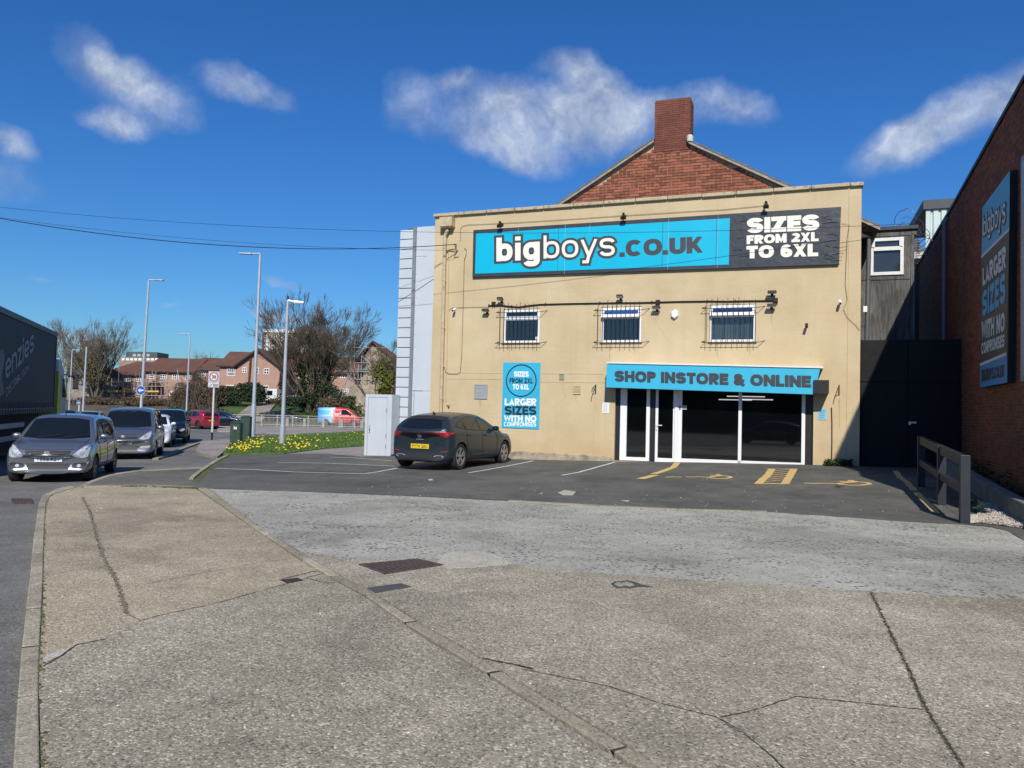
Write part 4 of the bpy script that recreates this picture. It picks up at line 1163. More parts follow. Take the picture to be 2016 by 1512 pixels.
g.hexa([(a.x, -OF - .03, a.z - .02), (b_.x, -OF - .03, b_.z - .02), (b_.x, .0, b_.z - .02), (a.x, .0, a.z - .02), (a.x, -OF - .03, a.z + .02), (b_.x, -OF - .03, b_.z + .02), (b_.x, .0, b_.z + .06), (a.x, .0, a.z + .06)])
g.build('top_trim', UPVC_W, parent=fs_, off=fq[3])
a, b_ = fac(1602, 748, OF + .08), fac(1632, 775, OF + .08)
g = MB(); g.box(a.x, -OF - .08, b_.z, b_.x, 0, a.z)
g.build('shutter_box', BLACK, parent=fs_, off=fq[3])

# big banner -------------------------------------------------------------------
bo = .09
bq = [fac(*p, bo) for p in ((932, 453), (1656, 407), (1652, 520), (930, 545.5))]
bs_ = empty('banner_sign', FM @ Matrix.Translation(bq[3]), 'long cyan and charcoal banner reading bigboys.co.uk under the parapet', 'sign')
def plate(root, quad, matl, nm, depth, off, lift=0.):
    g = MB(); q = [Vector(p) + Vector((0, -lift, 0)) for p in quad]
    g.prism(q, (0, depth, 0)); return g.build(nm, matl, parent=root, off=off)
plate(bs_, bq, CHARB, 'backing', bo - .005, bq[3])
cq = [fac(*p, bo) for p in ((937.4, 460), (1437, 429.5), (1435, 521), (935.5, 539))]
# cyan face made of separate panels with seams
seams = [0] + [(p - 937) / 500. for p in (1113, 1316.5, 1414)] + [1.]
for i in range(len(seams) - 1):
    s0, s1 = seams[i] + (.0008 if i else 0), seams[i + 1] - (.0008 if i < len(seams) - 2 else 0)
    L = lambda s_, top: (cq[0].lerp(cq[1], s_) if top else cq[3].lerp(cq[2], s_))
    plate(bs_, [L(s0, 1), L(s1, 1), L(s1, 0), L(s0, 0)], CYANB, 'panel', .006, bq[3], .008)
g = MB(); o3 = (0, -1, 0)
QB = [fac(*p, bo) for p in ((977.6, 468.3), (1063, 463.3), (1063, 524), (977.6, 527.5))]
QY = [fac(*p, bo) for p in ((1070.5, 464), (1210.6, 455.8), (1210.6, 516.5), (1070.5, 521.5))]
text_on(g, 'big', QB, o3, 0, lift=.0115, t=.22, grow=.10, gap=.10); text_on(g, 'boys', QY, o3, 0, lift=.0135, t=.125, grow=.10, gap=.10)
text_on(g, '.CO.UK', [fac(*p, bo) for p in ((1219.5, 473.6), (1384, 465.3), (1384, 497.5), (1219.5, 506))], o3, 0, t=.27, gap=.03, lift=.012)
text_on(g, 'big', QB, o3, 1, lift=.017, t=.22, gap=.10); text_on(g, 'boys', QY, o3, 1, lift=.017, t=.125, gap=.10)
T3 = (('SIZES', (1470.6, 430), (1613.3, 421.7), (1613, 453.3), (1470.6, 459.6), .06), ('FROM 2XL', (1470, 463.8), (1611.7, 456.7), (1611.7, 474.8), (1470, 481), .045), ('TO 6XL', (1469.6, 484.6), (1610.8, 479), (1610.8, 504.4), (1469.6, 509.2), .06))
for s_, a, b_, c_, d_, of in T3: text_on(g, s_, [fac(*p, bo) for p in (a, b_, c_, d_)], o3, 1, t=.285, gap=.045, lift=.012)
g.build('lettering', [CHAR, CREAMT], parent=bs_, off=bq[3])
# loose cable tie cords and creases on the banner
g = MB()
for _ in range(18):
    y_ = random.uniform(425, 515); x_ = random.choice([random.uniform(1440, 1466), random.uniform(1618, 1645)])
    a = fac(x_, y_, bo + .006); L_ = random.uniform(.12, .4)
    g.tube([a, a + Vector((L_ * .5, -.004, random.uniform(-.02, .03))), a + Vector((L_, 0, random.uniform(-.04, .04)))], .006, 4)
g.build('vinyl_crease', CHARB, parent=bs_, off=bq[3])['kind'] = 'stuff'
g = MB()
for px, y0_, y1_ in ((1113, 442, 541), (1162, 440, 462), (1316.5, 430, 531), (1414, 424, 528), (1021, 449, 461)):
    a, b_ = fac(px, y0_, bo + .012), fac(px - 2, y1_, bo + .012)
    g.tube([a, b_], .005, 4)
g.build('seam', mat('seam_tape', (.35, .5, .55), .5, var=.2, vs=9), parent=bs_, off=bq[3])

# poster -------------------------------------------------------------------------
po = .02
pq = [fac(*p, po) for p in ((990.7, 713.6), (1064, 714), (1061, 845), (987.3, 841.8))]
ps = empty('wall_poster', FM @ Matrix.Translation(pq[3]), 'upright cyan poster reading larger sizes with no compromises left of the shopfront', 'poster')
plate(ps, pq, CYAN, 'board', .018, pq[3])
NAVY = mat('navy_print', (.015, .025, .045), .5, var=.05)
g = MB(); n = 40; c0 = fac(1026, 749.4, po + .004); ex = fac(1057.5, 749.4, po).x - c0.x; ez = c0.z - fac(1026, 781, po).z
rr = (ex + ez) / 2
vs = []
for k in range(n):
    a = 2 * math.pi * k / n
    for q_ in (1., .925): vs.append((c0.x + math.cos(a) * rr * q_, c0.y, c0.z + math.sin(a) * rr * q_))
g.add(vs, [(2 * k, 2 * k + 1, (2 * k + 3) % (2 * n), (2 * k + 2) % (2 * n)) for k in range(n)], 0)
for s_, x0_, y0_, x1_, y1_, mi, of in (('SIZES', 1011.8, 731, 1041, 741.4, 1, .04), ('FROM 2XL', 1003, 744.3, 1049.2, 754.4, 0, .02), ('TO 6XL', 1009.7, 756.1, 1041.4, 766.7, 1, .03), ('LARGER', 993.6, 784.4, 1056, 798, 1, .05), ('SIZES', 993.6, 799.3, 1056, 816.8, 0, .07), ('WITH NO', 992.4, 817.7, 1056, 830.3, 1, .05), ('COMPROMISES', 992, 830.8, 1055.6, 839.3, 1, .05)):
    text_on(g, s_, [fac(*p, po) for p in ((x0_, y0_), (x1_, y0_ + .3), (x1_, y1_ + .6), (x0_, y1_))], o3, mi, t=.20 if len(s_) > 9 else .25, gap=.08 if len(s_) > 9 else .05, lift=.004)
g.build('lettering', [NAVY, mat('white_lettering', (.82, .82, .8), .5, var=.03)], parent=ps, off=pq[3])

# wall fixtures ------------------------------------------------------------------
def flood(px, py, lab, grp, up=-.35, w_=.18, o=.17, matl=DKMET):
    c = fac(px, py, o)
    root = empty('floodlight', FM @ Matrix.Translation(c), lab, 'floodlight', grp)
    rot = Matrix.Rotation(up, 3, 'X')
    g = MB(); g.rbox((0, 0, 0), (w_, .13, .055), rot)
    for k in range(5): g.rbox(rot @ Vector((-w_ / 2 + w_ * (k + .5) / 5, .0, .035)), (.012, .11, .02), rot)
    g.build('housing', matl, parent=root)
    g = MB(); g.rbox(rot @ Vector((0, 0, -.030)), (w_ * .86, .11, .008), rot); g.build('lens', mat('lamp_lens', (.45, .45, .42), .2, var=.1), parent=root)
    g = MB(); g.tube([(0, .03, 0), (0, o - .01, -.05)], .012, 6); g.box(-.035, o - .03, -.1, .035, o - .004, .0); g.build('bracket', DKMET, parent=root)
    return root
G1 = 'small floodlights on the cable run'
flood(984.4, 588.5, 'black floodlight above the left end of the leftmost upper window', G1)
flood(955.5, 611, 'lone small floodlight left of the leftmost upper window', G1, -.2, .2)
flood(1220, 583.5, 'black floodlight above the middle upper window', G1)
flood(1292, 605.5, 'floodlight hanging under the cable between the middle window and the alarm box', G1, -.2, .22)
flood(1520, 575, 'upper of the two floodlights at the right end of the cable', G1, -.1, .23)
flood(1519, 601, 'lower of the two floodlights at the right end of the cable', G1, -.15, .23)
def signlamp(px, py, lab):
    c = fac(px, py, .24)
    root = empty('sign_lamp', FM @ Matrix.Translation(c), lab, 'lamp', 'lamps along the top of the banner')
    g = MB(); g.rbox((0, 0, 0), (.15, .10, .08), Matrix.Rotation(.5, 3, 'X')); g.rbox((0, .03, .07), (.1, .08, .04)); g.build('housing', DKMET, parent=root)
    g = MB(); g.tube([(0, .02, .08), (0, .12, .14), (0, .235, .1)], .014, 6); g.box(-.04, .21, .06, .04, .237, .14); g.build('arm', DKMET, parent=root)
    g = MB(); g.lathe([(0, 0), (.03, .0), (.04, .03), (.025, .06), (0, .065)], 10, c=(0, .02, .1)); g.build('knuckle', DKMET, parent=root)
signlamp(983.5, 445, 'black lamp over the left end of the banner'); signlamp(1227, 429, 'black lamp over the middle of the banner'); signlamp(1508, 407, 'black lamp over the dark right end of the banner')
def junction(px, py, lab):
    c = fac(px, py, .04); g = MB(); g.box(c.x - .06, -.06, c.z - .06, c.x + .06, -.0005, c.z + .06); g.tube([(c.x - .03, -.03, c.z - .06), (c.x - .04, -.03, c.z - .12)], .01); g.tube([(c.x + .03, -.03, c.z - .06), (c.x + .045, -.03, c.z - .12)], .01)
    g.box(c.x - .04, -.068, c.z - .04, c.x + .04, -.06, c.z + .04)
    tag(g.build('junction_box', DKMET, frame=FM), lab, 'junction box', 'junction boxes on the cable run')
junction(971.5, 598, 'junction box at the left end of the black cable'); junction(1295, 594.5, 'junction box above the hanging floodlight'); junction(1527, 591, 'junction box at the right end of the black cable')
def cable(pts, r, lab, matl=DKMET, nm='wall_cable', o=.025, clips=0, cat='cable'):
    P = [fac(*p, o) for p in pts]
    g = MB(); g.tube(P, r, 5)
    for k in range(clips):
        i = k * (len(P) - 1) / clips; q = P[int(i)].lerp(P[min(int(i) + 1, len(P) - 1)], i - int(i)); g.box(q.x - .012, -.04, q.z - .03, q.x + .012, -.0005, q.z + .045)
    return tag(g.build(nm, matl, frame=FM), lab, cat)
cable([(962, 602), (966, 601.5), (988, 601.5), (1005, 603.5), (1022, 604.5), (1040, 602), (1062, 599.5), (1115, 598), (1200, 596.5), (1260, 596), (1330, 594), (1400, 593), (1430, 593.5), (1470, 592.5), (1526, 592)], .021, 'thick black cable sagging between the upper windows across the facade', clips=9)
THIN = mat('brown_thin_cable', (.10, .07, .05), .8, var=.2)
cable([(907, 474), (907, 449), (912, 444.5), (922, 442.5), (980, 440), (1020, 438), (1100, 433), (1160, 429), (1225, 424.5), (1300, 420), (1360, 416), (1420, 413), (1507, 404.5)], .006, 'thin wire looping between the lamps above the banner', THIN)
cable([(884, 611), (889, 606), (930, 604.5), (962, 604.5), (962, 612)], .006, 'thin cable linking the white camera to the black cable', THIN)
cable([(914, 488), (918, 492), (918, 500), (914, 512), (912, 600), (909, 700), (906, 733), (900, 736), (884, 736), (877, 732), (875, 722)], .007, 'thin conduit with a looped lower end right of the drainpipe', THIN, 'conduit')
cable([(883, 498), (883, 520), (882, 600), (880, 700), (877, 792)], .009, 'straight conduit running down beside the drainpipe', mat('cream_pipe', (.50, .40, .25), .7, var=.2, vs=6), 'conduit')
cable([(1658, 440), (1672, 442), (1668, 470), (1664, 560), (1668, 590), (1662, 606)], .005, 'thin wire down to the white camera at the right edge', THIN)
cable([(1660, 608), (1668, 625), (1685, 640), (1692, 650)], .005, 'thin wire trailing to the corner of the facade', THIN)
cable([(1126, 655), (1124, 690), (1124, 742)], .004, 'faint painted-over pipe below the middle of the wall', mat('cream_pipe', (.50, .40, .25)), 'conduit')
cable([(1637, 802), (1638, 830), (1638, 870), (1637, 910)], .012, 'rusty vertical rod right of the shopfront', RUSTBAR, 'wall_rod', cat='rod')
def cctv(px, py, lab, white=True):
    c = fac(px, py, .14); mt_ = UPVC if white else DKMET
    root = empty('security_camera', FM @ Matrix.Translation(c), lab, 'camera', 'small security cameras')
    g = MB(); g.tube([(0, -.07, -.03), (0, .05, .02)], .038, 10); g.build('housing', mt_, parent=root)
    g = MB(); g.tube([(0, -.074, -.032), (0, -.06, -.026)], .03, 10); g.build('lens', BLACK, parent=root)
    g = MB(); g.tube([(0, .02, .01), (0, .138, .06)], .015, 6); g.lathe([(0, -.02), (.04, -.02), (.04, .0)], 10, 'y', c=(0, .138, .06)); g.build('bracket', mt_, parent=root)
cctv(893, 610, 'white security camera beside the drainpipe'); cctv(1654, 596, 'white security camera near the right corner'); cctv(1588, 642, 'small black sensor below the right security camera', False)
c = fac(1328, 618, .07)
g = MB(); pl_ = [(c.x + math.cos(a) * .125, -.005, c.z + math.sin(a) * .145) for a in [R(90 + 60 * k) for k in range(6)]]
pf = [(c.x + math.cos(a) * .10, -.10, c.z + math.sin(a) * .12) for a in [R(90 + 60 * k) for k in range(6)]]
g.add(pl_ + pf, [tuple(range(6, 12))] + [(k, (k + 1) % 6, 6 + (k + 1) % 6, 6 + k) for k in range(6)])
o = g.build('alarm_box', UPVC, frame=FM); tag(o, 'white hexagonal alarm box between the middle and right windows', 'alarm box'); bv = o.modifiers.new('b', 'BEVEL'); bv.width = .012; bv.segments = 2
def grille(px, py, wpx, hpx, lab, n=9, matl=None):
    a, b_ = fac(px - wpx / 2, py - hpx / 2), fac(px + wpx / 2, py + hpx / 2)
    root = empty('wall_vent', FM @ Matrix.Translation((a.x, 0, b_.z)), lab, 'vent')
    P = Vector((a.x, 0, b_.z)); matl = matl or mat('grey_vent', (.36, .36, .37), .5, .2, var=.1)
    g = MB(); t_ = (b_.x - a.x) * .1
    g.box(a.x, -.03, b_.z, a.x + t_, -.001, a.z); g.box(b_.x - t_, -.03, b_.z, b_.x, -.001, a.z); g.box(a.x + t_, -.03, a.z - t_, b_.x - t_, -.001, a.z); g.box(a.x + t_, -.03, b_.z, b_.x - t_, -.001, b_.z + t_)
    g.build('frame', matl, parent=root, off=P)
    for k in range(n):
        z = b_.z + t_ + (a.z - b_.z - 2 * t_) * (k + .5) / n; h_ = (a.z - b_.z) / n * .4
        g = MB(); g.hexa([(a.x + t_, -.026, z - h_), (b_.x - t_, -.026, z - h_), (b_.x - t_, -.02, z - h_), (a.x + t_, -.02, z - h_), (a.x + t_, -.008, z + h_), (b_.x - t_, -.008, z + h_), (b_.x - t_, -.002, z + h_), (a.x + t_, -.002, z + h_)])
        g.build('slat', matl, parent=root, off=P)
grille(947, 771, 25, 29, 'square grey louvred vent left of the poster')
grille(1106, 742, 9, 11, 'tiny pale vent right of the poster top', 4, mat('pale_vent', (.3, .3, .22), .8))
grille(1136, 768, 14, 17, 'cream painted air brick right of the poster', 6, CREAM)
def hook(px, py, lab, flip=1):
    c = fac(px, py, 0); g = MB()
    g.box(c.x - .012, -.02, c.z - .14, c.x + .012, -.0005, c.z + .14)
    g.tube([(c.x, -.02, c.z + .12), (c.x - .02 * flip, -.3, c.z + .02), (c.x - .03 * flip, -.34, c.z - .1)], .012, 5); g.tube([(c.x, -.02, c.z - .1), (c.x - .01, -.18, c.z + .0), (c.x - .02 * flip, -.28, c.z + .03)], .009, 5)
    tag(g.build('wall_hook', DKMET, frame=FM), lab, 'bracket', 'iron basket brackets')
hook(1173, 766, 'black iron basket bracket left of the fascia'); hook(1652, 768, 'black iron basket bracket right of the fascia')
def notice(quad, lab, bg_, ink, lines, cat='notice'):
    q = [fac(*p, .012) for p in quad]; g = MB(); g.prism(q, (0, .011, 0), 0)
    for i in range(lines):
        t0, t1 = (i + .6) / (lines + 1), (i + .95) / (lines + 1)
        e = [q[0].lerp(q[3], t0).lerp(q[1].lerp(q[2], t0), .15), q[0].lerp(q[3], t0).lerp(q[1].lerp(q[2], t0), random.uniform(.6, .88))]
        f_ = [q[0].lerp(q[3], t1).lerp(q[1].lerp(q[2], t1), .15), q[0].lerp(q[3], t1).lerp(q[1].lerp(q[2], t1), .8)]
        g.quad(e[0] + Vector((0, -.003, 0)), e[1] + Vector((0, -.003, 0)), Vector((e[1].x, e[1].y - .003, f_[0].z)), f_[0] + Vector((0, -.003, 0)), m=1)
    tag(g.build('notice', [bg_, ink], frame=FM), lab, cat)
notice(((1186, 792.5), (1199.5, 793), (1198.5, 813.5), (1185, 813)), 'white paper notice left of the shop door', UPVC, mat('grey_ink', (.45, .45, .47), .8), 8)
notice(((1611, 805), (1628, 805), (1627, 827), (1610, 826)), 'pale blue notice right of the shopfront', mat('pale_blue_board', (.25, .50, .62), .5), mat('blue_ink', (.05, .28, .42), .5), 5)
# cellar pipe stub "7"
c = fac(882, 800, .05); g = MB(); g.tube([(c.x - .05, -.05, c.z + .03), (c.x + .05, -.06, c.z + .03), (c.x, -.03, c.z - .06)], .014, 5)
tag(g.build('pipe_stub', DKMET, frame=FM), 'short bent black pipe stub low on the wall behind the car', 'pipe')

# drainpipe + hopper
dp = empty('drainpipe', FM @ Matrix.Translation(fac(868, 880)), 'cream painted drainpipe with a square hopper at the left end of the facade', 'drainpipe')
PD = fac(868, 880); CP = mat('cream_pipe', (.50, .40, .25))
a, b_ = fac(876, 466, .1), fac(866, 890, .1)
g = MB(); g.tube([a, b_], .055, 12)
for t_ in (.05, .2, .42, .6, .75, .95):
    q = a.lerp(b_, t_); g.tube([q, q + Vector((0, 0, -.05))], .066, 12)
g.build('pipe', CP, parent=dp, off=PD, smooth=False)
a, b_ = fac(867, 430, .2), fac(891, 445, .2)
g = MB(); g.box(a.x, -.27, b_.z, b_.x, -.001, a.z + .02); g.box(a.x + .03, -.24, b_.z - .03, b_.x - .03, -.001, b_.z); g.build('hopper', CP, parent=dp, off=PD)
g = MB(); g.tube([((a.x + b_.x) / 2, -.12, b_.z - .03), ((a.x + b_.x) / 2, -.12, b_.z - .12), (fac(876, 466, .1).x, -.1, b_.z - .27)], [.05, .055, .055], 10); g.build('outlet', CP, parent=dp, off=PD)
g = MB(); q0, q1 = fac(878, 424.5), fac(890, 434); g.box(q0.x, -.012, q1.z - .03, q1.x, -.002, q0.z - .03); g.build('overflow_gap', BLACK, parent=dp, off=PD)
# weeds at wall foot
def weed(px0, px1, py, n, hgt, lab, o=.12, fm=True):
    g = MB()
    for _ in range(n):
        a = fac(random.uniform(px0, px1), py, random.uniform(.03, o * 2)); z = fgz(a.x) + .1 + random.random() ** 2 * hgt
        s_ = random.uniform(.02, .05); th = random.uniform(0, 6.28); ti = random.uniform(-.6, .6)
        d1 = Vector((math.cos(th), math.sin(th), ti)) * s_; d2 = Vector((-math.sin(th), math.cos(th), random.uniform(-.5, .8))) * s_ * .6
        c_ = Vector((a.x, a.y, z)); g.add([c_ - d1, c_ + d2, c_ + d1, c_ - d2], [(0, 1, 2, 3)])
    tag(g.build('weed_clump', mat('weed_leaf', (.035, .06, .015), .8, var=.3, rnd=.4, island=True), frame=FM), lab, 'weeds')
weed(1623, 1678, 915, 900, .17, 'dark green weed clump at the foot of the wall by the right corner', .16)
for (p0, p1) in (((906, 734), (990, 735.5)), ((1066, 735.5), (1188, 736.5)), ((1064, 752), (1195, 753.5)), ((880, 746), (988, 747)), ((1672, 372), (1666, 912)), ((1170, 770), (1168, 905))):
    a, b_ = fac(*p0, .004), fac(*p1, .004); g = MB(); g.tube([a, b_], .006, 4); g.build('cable_chase', CREAM, parent=shop, off=SO)
RUN = mat('rust_run', (.45, .33, .19), .9, var=.25, vs=9)
for (px, y0_, y1_, w_) in ((1652.5, 784, 846, .02), (1173, 782, 812, .015), (1002, 678, 706, .03), (1052, 678, 700, .02), (1200, 677, 709, .03), (1250, 677, 698, .02), (1412, 676, 704, .03), (1476, 676, 700, .025), (1519, 610, 640, .02), (1292, 615, 638, .015), (957, 620, 645, .015), (945, 787, 806, .03), (1108, 750, 772, .012)):
    a, b_ = fac(px, y0_, .0015), fac(px, y1_, .0015); g = MB(); g.add([(a.x - w_, a.y, a.z), (a.x + w_, a.y, a.z), (b_.x + w_ * .3, a.y, b_.z), (b_.x - w_ * .2, a.y, b_.z)], [(0, 1, 2, 3)]); g.build('rust_run', RUN, parent=shop, off=SO)
weed(757, 790, 900, 120, .08, 'sparse weeds at the foot of the white tower')
def interp(P, x):
    if x <= P[0][0]: return P[0][1]
    for (a, va), (b_, vb) in zip(P, P[1:]):
        if x <= b_: return va + (vb - va) * (x - a) / (b_ - a)
    return P[-1][1]
# ---------------------------------------------------------------- brick gable building behind the shop
OG = -1.0
BRICKR = mat('old_red_brick', (.25, .085, .048), .9, var=.2, vs=6, rnd=.42, fine=.2, fs=50, dirt=((.05, .032, .028), 3.5, .58, .65))
BRICKR_I = mat('old_red_brick_stuff', (.25, .085, .048), .9, var=.2, vs=6, rnd=.42, island=True, fine=.2, fs=50)
MORT = mat('lime_mortar', (.42, .31, .20), .95, var=.2, vs=4)
BRICKC = mat('sooty_chimney_brick', (.17, .055, .036), .9, var=.35, vs=1.6, rnd=.12, island=True, fine=.2, fs=50, dirt=((.035, .022, .02), 2., .55, .6))
gp = lambda x, y: fac(x, y, OG)
gL, gTl, gTr, gR = gp(1105, 405), gp(1289, 281), gp(1357, 284), gp(1560, 376)
apx = ((gTl.x + gTr.x) / 2, gTl.z + .45)
# roof line slopes
sl_l = (gTl.z - gL.z) / (gTl.x - gL.x); sl_r = (gTr.z - gR.z) / (gR.x - gTr.x)
zbase = ZT - .9
xl = gL.x - (gL.z - zbase) / sl_l; xr = gR.x + (gR.z - zbase) / sl_r
gb = empty('gable_house', FM @ Matrix.Translation((gTl.x, -OG, zbase)), 'old red brick gable with a tall central chimney rising behind the cream parapet', 'building')
PG = Vector((gTl.x, -OG, zbase))
def zroof(x):
    return min(gTl.z + sl_l * (x - gTl.x), gTr.z - sl_r * (x - gTr.x)) if not (gTl.x < x < gTr.x) else min(gTl.z, gTr.z)
y0 = -OG
g = MB()
g.add([(xl, y0 + .012, zbase), (xr, y0 + .012, zbase), (gTr.x, y0 + .012, gTr.z), (gTl.x, y0 + .012, gTl.z), (xl, y0 + 9, zbase), (xr, y0 + 9, zbase), (gTr.x, y0 + 9, gTr.z), (gTl.x, y0 + 9, gTl.z)], [(0, 1, 2, 3), (4, 7, 6, 5), (0, 3, 7, 4), (1, 5, 6, 2), (3, 2, 6, 7)])
g.build('gable_wall', MORT, parent=gb, off=PG)
# bricks
BL, BH, BG = .25, .088, .015
def brick_mesh(L, mm):
    b_ = MB(); b_.box(-L / 2, -.012, -(BH - BG) / 2, L / 2, .02, (BH - BG) / 2)
    me = bpy.data.meshes.new('brick'); me.from_pydata(b_.v, [], b_.f); me.materials.append(mm); me.update(); return me
full, head = brick_mesh(BL - BG, BRICKR), brick_mesh(BL / 2 - BG, BRICKR)
stuffm = MB(); cnt = 0; cells = []
zvis = lambda x: fac(1400, 372 + (1400 - 1400) * 0, OG).z
row = 0; z = zbase
while z < max(gTl.z, gTr.z):
    off = 0 if row % 2 else BL / 2
    x = xl - off
    hd = (row % 5 == 3)
    while x < xr:
        L = BL / 2 if hd and random.random() < .9 else BL
        xc = x + L / 2
        if z + BH < zroof(xc - L / 2) and z + BH < zroof(xc + L / 2): cells.append((xc, z + BH / 2, L))
        x += L
    z += BH; row += 1
vis = [c for c in cells if c[1] > ZT - .25]
hid = [c for c in cells if c[1] <= ZT - .25]
random.shuffle(vis)
vis.sort(key=lambda c: -c[0] + random.uniform(-.0, .0))
for i, (x, z, L) in enumerate(vis):
    if i < 300:
        o = bpy.data.objects.new('brick', full if L > .2 else head); COL.objects.link(o); o.parent = gb
        o.location = Vector((x, y0 + random.uniform(-.003, .004), z)) - PG
        o.rotation_euler = (0, random.uniform(-.006, .006), 0)
    else:
        d = random.uniform(-.003, .004)
        stuffm.box(x - L / 2 + BG / 2, y0 - .012 + d, z - (BH - BG) / 2, x + L / 2 - BG / 2, y0 + .014, z + (BH - BG) / 2)
for (x, z, L) in hid: stuffm.box(x - L / 2 + BG / 2, y0 - .012, z - (BH - BG) / 2, x + L / 2 - BG / 2, y0 + .014, z + (BH - BG) / 2)
o = stuffm.build('bricks', BRICKR_I, parent=gb, off=PG); o['kind'] = 'stuff'
print('gable bricks', len(vis), 'hidden', len(hid))
# chimney: front flush with the wall, bricks laid as real courses
ct0, ct1 = gp(1290.4, 198.6), gp(1361.8, 190.4)
cb0, cb1 = gp(1287.5, 300), gp(1355, 300)
cx0, cx1 = (ct0.x + cb0.x) / 2, (ct1.x + cb1.x) / 2 + .02
ctz = (ct0.z + ct1.z) / 2; CDp = .62
ch = empty('chimney', Matrix.Translation(Vector(((cx0 + cx1) / 2, y0, gTr.z - .1)) - PG)); ch.parent = gb
PC = Vector(((cx0 + cx1) / 2, y0, gTr.z - .1))
g = MB(); g.box(cx0 + .014, y0 - .03 + .014, gTl.z - .3, cx1 - .014, y0 + CDp - .014, ctz - .01); g.build('core', mat('dark_mortar', (.10, .07, .05), .95), parent=ch, off=PC)
g = MB(); z = gTl.z - .3; row = 0
CB = .068
while z < ctz - CB * .5:
    taper = 0
    nfr = 5; wB = (cx1 - cx0) / nfr
    for i in range(-1, nfr):
        xa = cx0 + i * wB + (wB / 2 if row % 2 else 0); xb_ = min(xa + wB - .008, cx1); xa = max(xa, cx0)
        if xb_ - xa < .03: continue
        d = random.uniform(-.003, .003)
        g.box(xa, y0 - .03 + d, z, xb_, y0 + .03, z + CB - .008)
    nd = 3; wD = CDp / nd
    for i in range(-1, nd):
        ya = y0 - .03 + .064 + i * wD + (0 if row % 2 else wD / 2); yb = min(ya + wD - .008, y0 + CDp); ya = max(ya, y0 + .035)
        if yb - ya < .03: continue
        g.box(cx1 - .03, ya, z, cx1 + random.uniform(-.002, .002), yb, z + CB - .008); g.box(cx0 + random.uniform(-.002, .002), ya, z, cx0 + .03, yb, z + CB - .008)
    z += CB; row += 1
g.box(cx0 + .02, y0, ctz - .02, cx1 - .02, y0 + CDp - .02, ctz)
o = g.build('bricks', BRICKC, parent=ch, off=PC); o['kind'] = 'stuff'
g = MB(); g.tube([(cx1 - .35, y0 - .035, gTr.z - .3), (cx1 - .35, y0 - .036, gTr.z - .29)], .001)
# roof slopes and verge
SLATE = mat('slate_roof', (.13, .12, .11), .8, var=.25, vs=5, dirt=((.22, .21, .17), 6, .5, .6))
for (xa, za, xb_, zb_, nm) in ((xl - .25, zbase - .25 * sl_l, gTl.x, gTl.z, 'l'), (xr + .25, zbase - .25 * sl_r, gTr.x, gTr.z, 'r')):
    g = MB(); n = 9
    for i in range(n):
        p0 = Vector((xa + (xb_ - xa) * i / n, 0, za + (zb_ - za) * i / n)); p1 = Vector((xa + (xb_ - xa) * (i + 1.04) / n, 0, za + (zb_ - za) * (i + 1.04) / n))
        lift = .05
        g.hexa([(p0.x, y0 - .16, p0.z + .07), (p1.x, y0 - .16, p1.z + .045), (p1.x, y0 + 9, p1.z + .045), (p0.x, y0 + 9, p0.z + .07), (p0.x, y0 - .16, p0.z + .07 + lift), (p1.x, y0 - .16, p1.z + .045 + lift), (p1.x, y0 + 9, p1.z + .045 + lift), (p0.x, y0 + 9, p0.z + .07 + lift)])
    g.build('roof', SLATE, parent=gb, off=PG)
    g = MB(); g.hexa([(xa, y0 - .15, za - .02), (xb_, y0 - .15, zb_ - .02), (xb_, y0 + .0, zb_ - .02), (xa, y0 + .0, za - .02), (xa, y0 - .15, za + .068), (xb_, y0 - .15, zb_ + .045), (xb_, y0 + .0, zb_ + .045), (xa, y0 + .0, za + .068)])
    g.build('verge', mat('verge_pale', (.30, .28, .24), .8, var=.3, vs=8), parent=gb, off=PG)
g = MB(); g.lathe([(0, -.06), (.09, -.06), (.10, .1), (.06, .14), (0, .15)], 10, c=(gTr.x + .03, y0 - .1, gTr.z + .1)); g.build('ridge_end', mat('white_mortar', (.6, .58, .52), .9), parent=gb, off=PG)

# ---------------------------------------------------------------- white clad tower left of the shop
TO = .02
PANW = mat('white_clad_panel', (.52, .56, .60), .4, .0, var=.05, vs=1.2, dirt=((.30, .30, .30), 3, .62, .3))
GREYF = mat('grey_frame', (.22, .24, .27), .5, .2, var=.1)
tl_, tr_ = fac(812, 450, TO - .3), fac(857, 448.5, TO - .3)
tz = (tl_.z + tr_.z) / 2
xa0, xa1 = fac(788.5, 600, TO - .3).x - .10, fac(810, 600, TO - .3).x
xbot0 = fac(770, 890, TO - .3).x
tw = empty('clad_tower', FM @ Matrix.Translation((xa0, .3, 0)), 'tall white metal clad tower with horizontal panel joints against the left end of the shop', 'tower')
PT = Vector((xa0, .3, 0)); gzz = fgz(-1.5) + .05
n = 23; z = gzz; hgt = (tz - gzz) / n
for i in range(n):
    g = MB(); g.box(xa0, .30, gzz + i * hgt + .012, xa1, 1.3, gzz + (i + 1) * hgt - .012); o = g.build('cladding_strip', PANW, parent=tw, off=PT)
    bv = o.modifiers.new('b', 'BEVEL'); bv.width = .006
g = MB(); g.box(xa0 + .02, .33, gzz, xa1, 1.28, tz - .02); g.build('core', mat('joint_dark', (.05, .055, .065), .7), parent=tw, off=PT)
g = MB(); g.box(xa1, .25, gzz, xa1 + .11, .42, tz + .05); g.box(-.03, .29, gzz, .0, .45, tz); g.build('post', GREYF, parent=tw, off=PT)
px_ = xa1 + .11; zz = fac(830, 772, -.3).z
for (za, zb_) in ((zz + .05, tz + .06), ):
    g = MB(); g.box(px_, .31, za, -.001, .40, zb_); g.build('panel', PANW, parent=tw, off=PT)
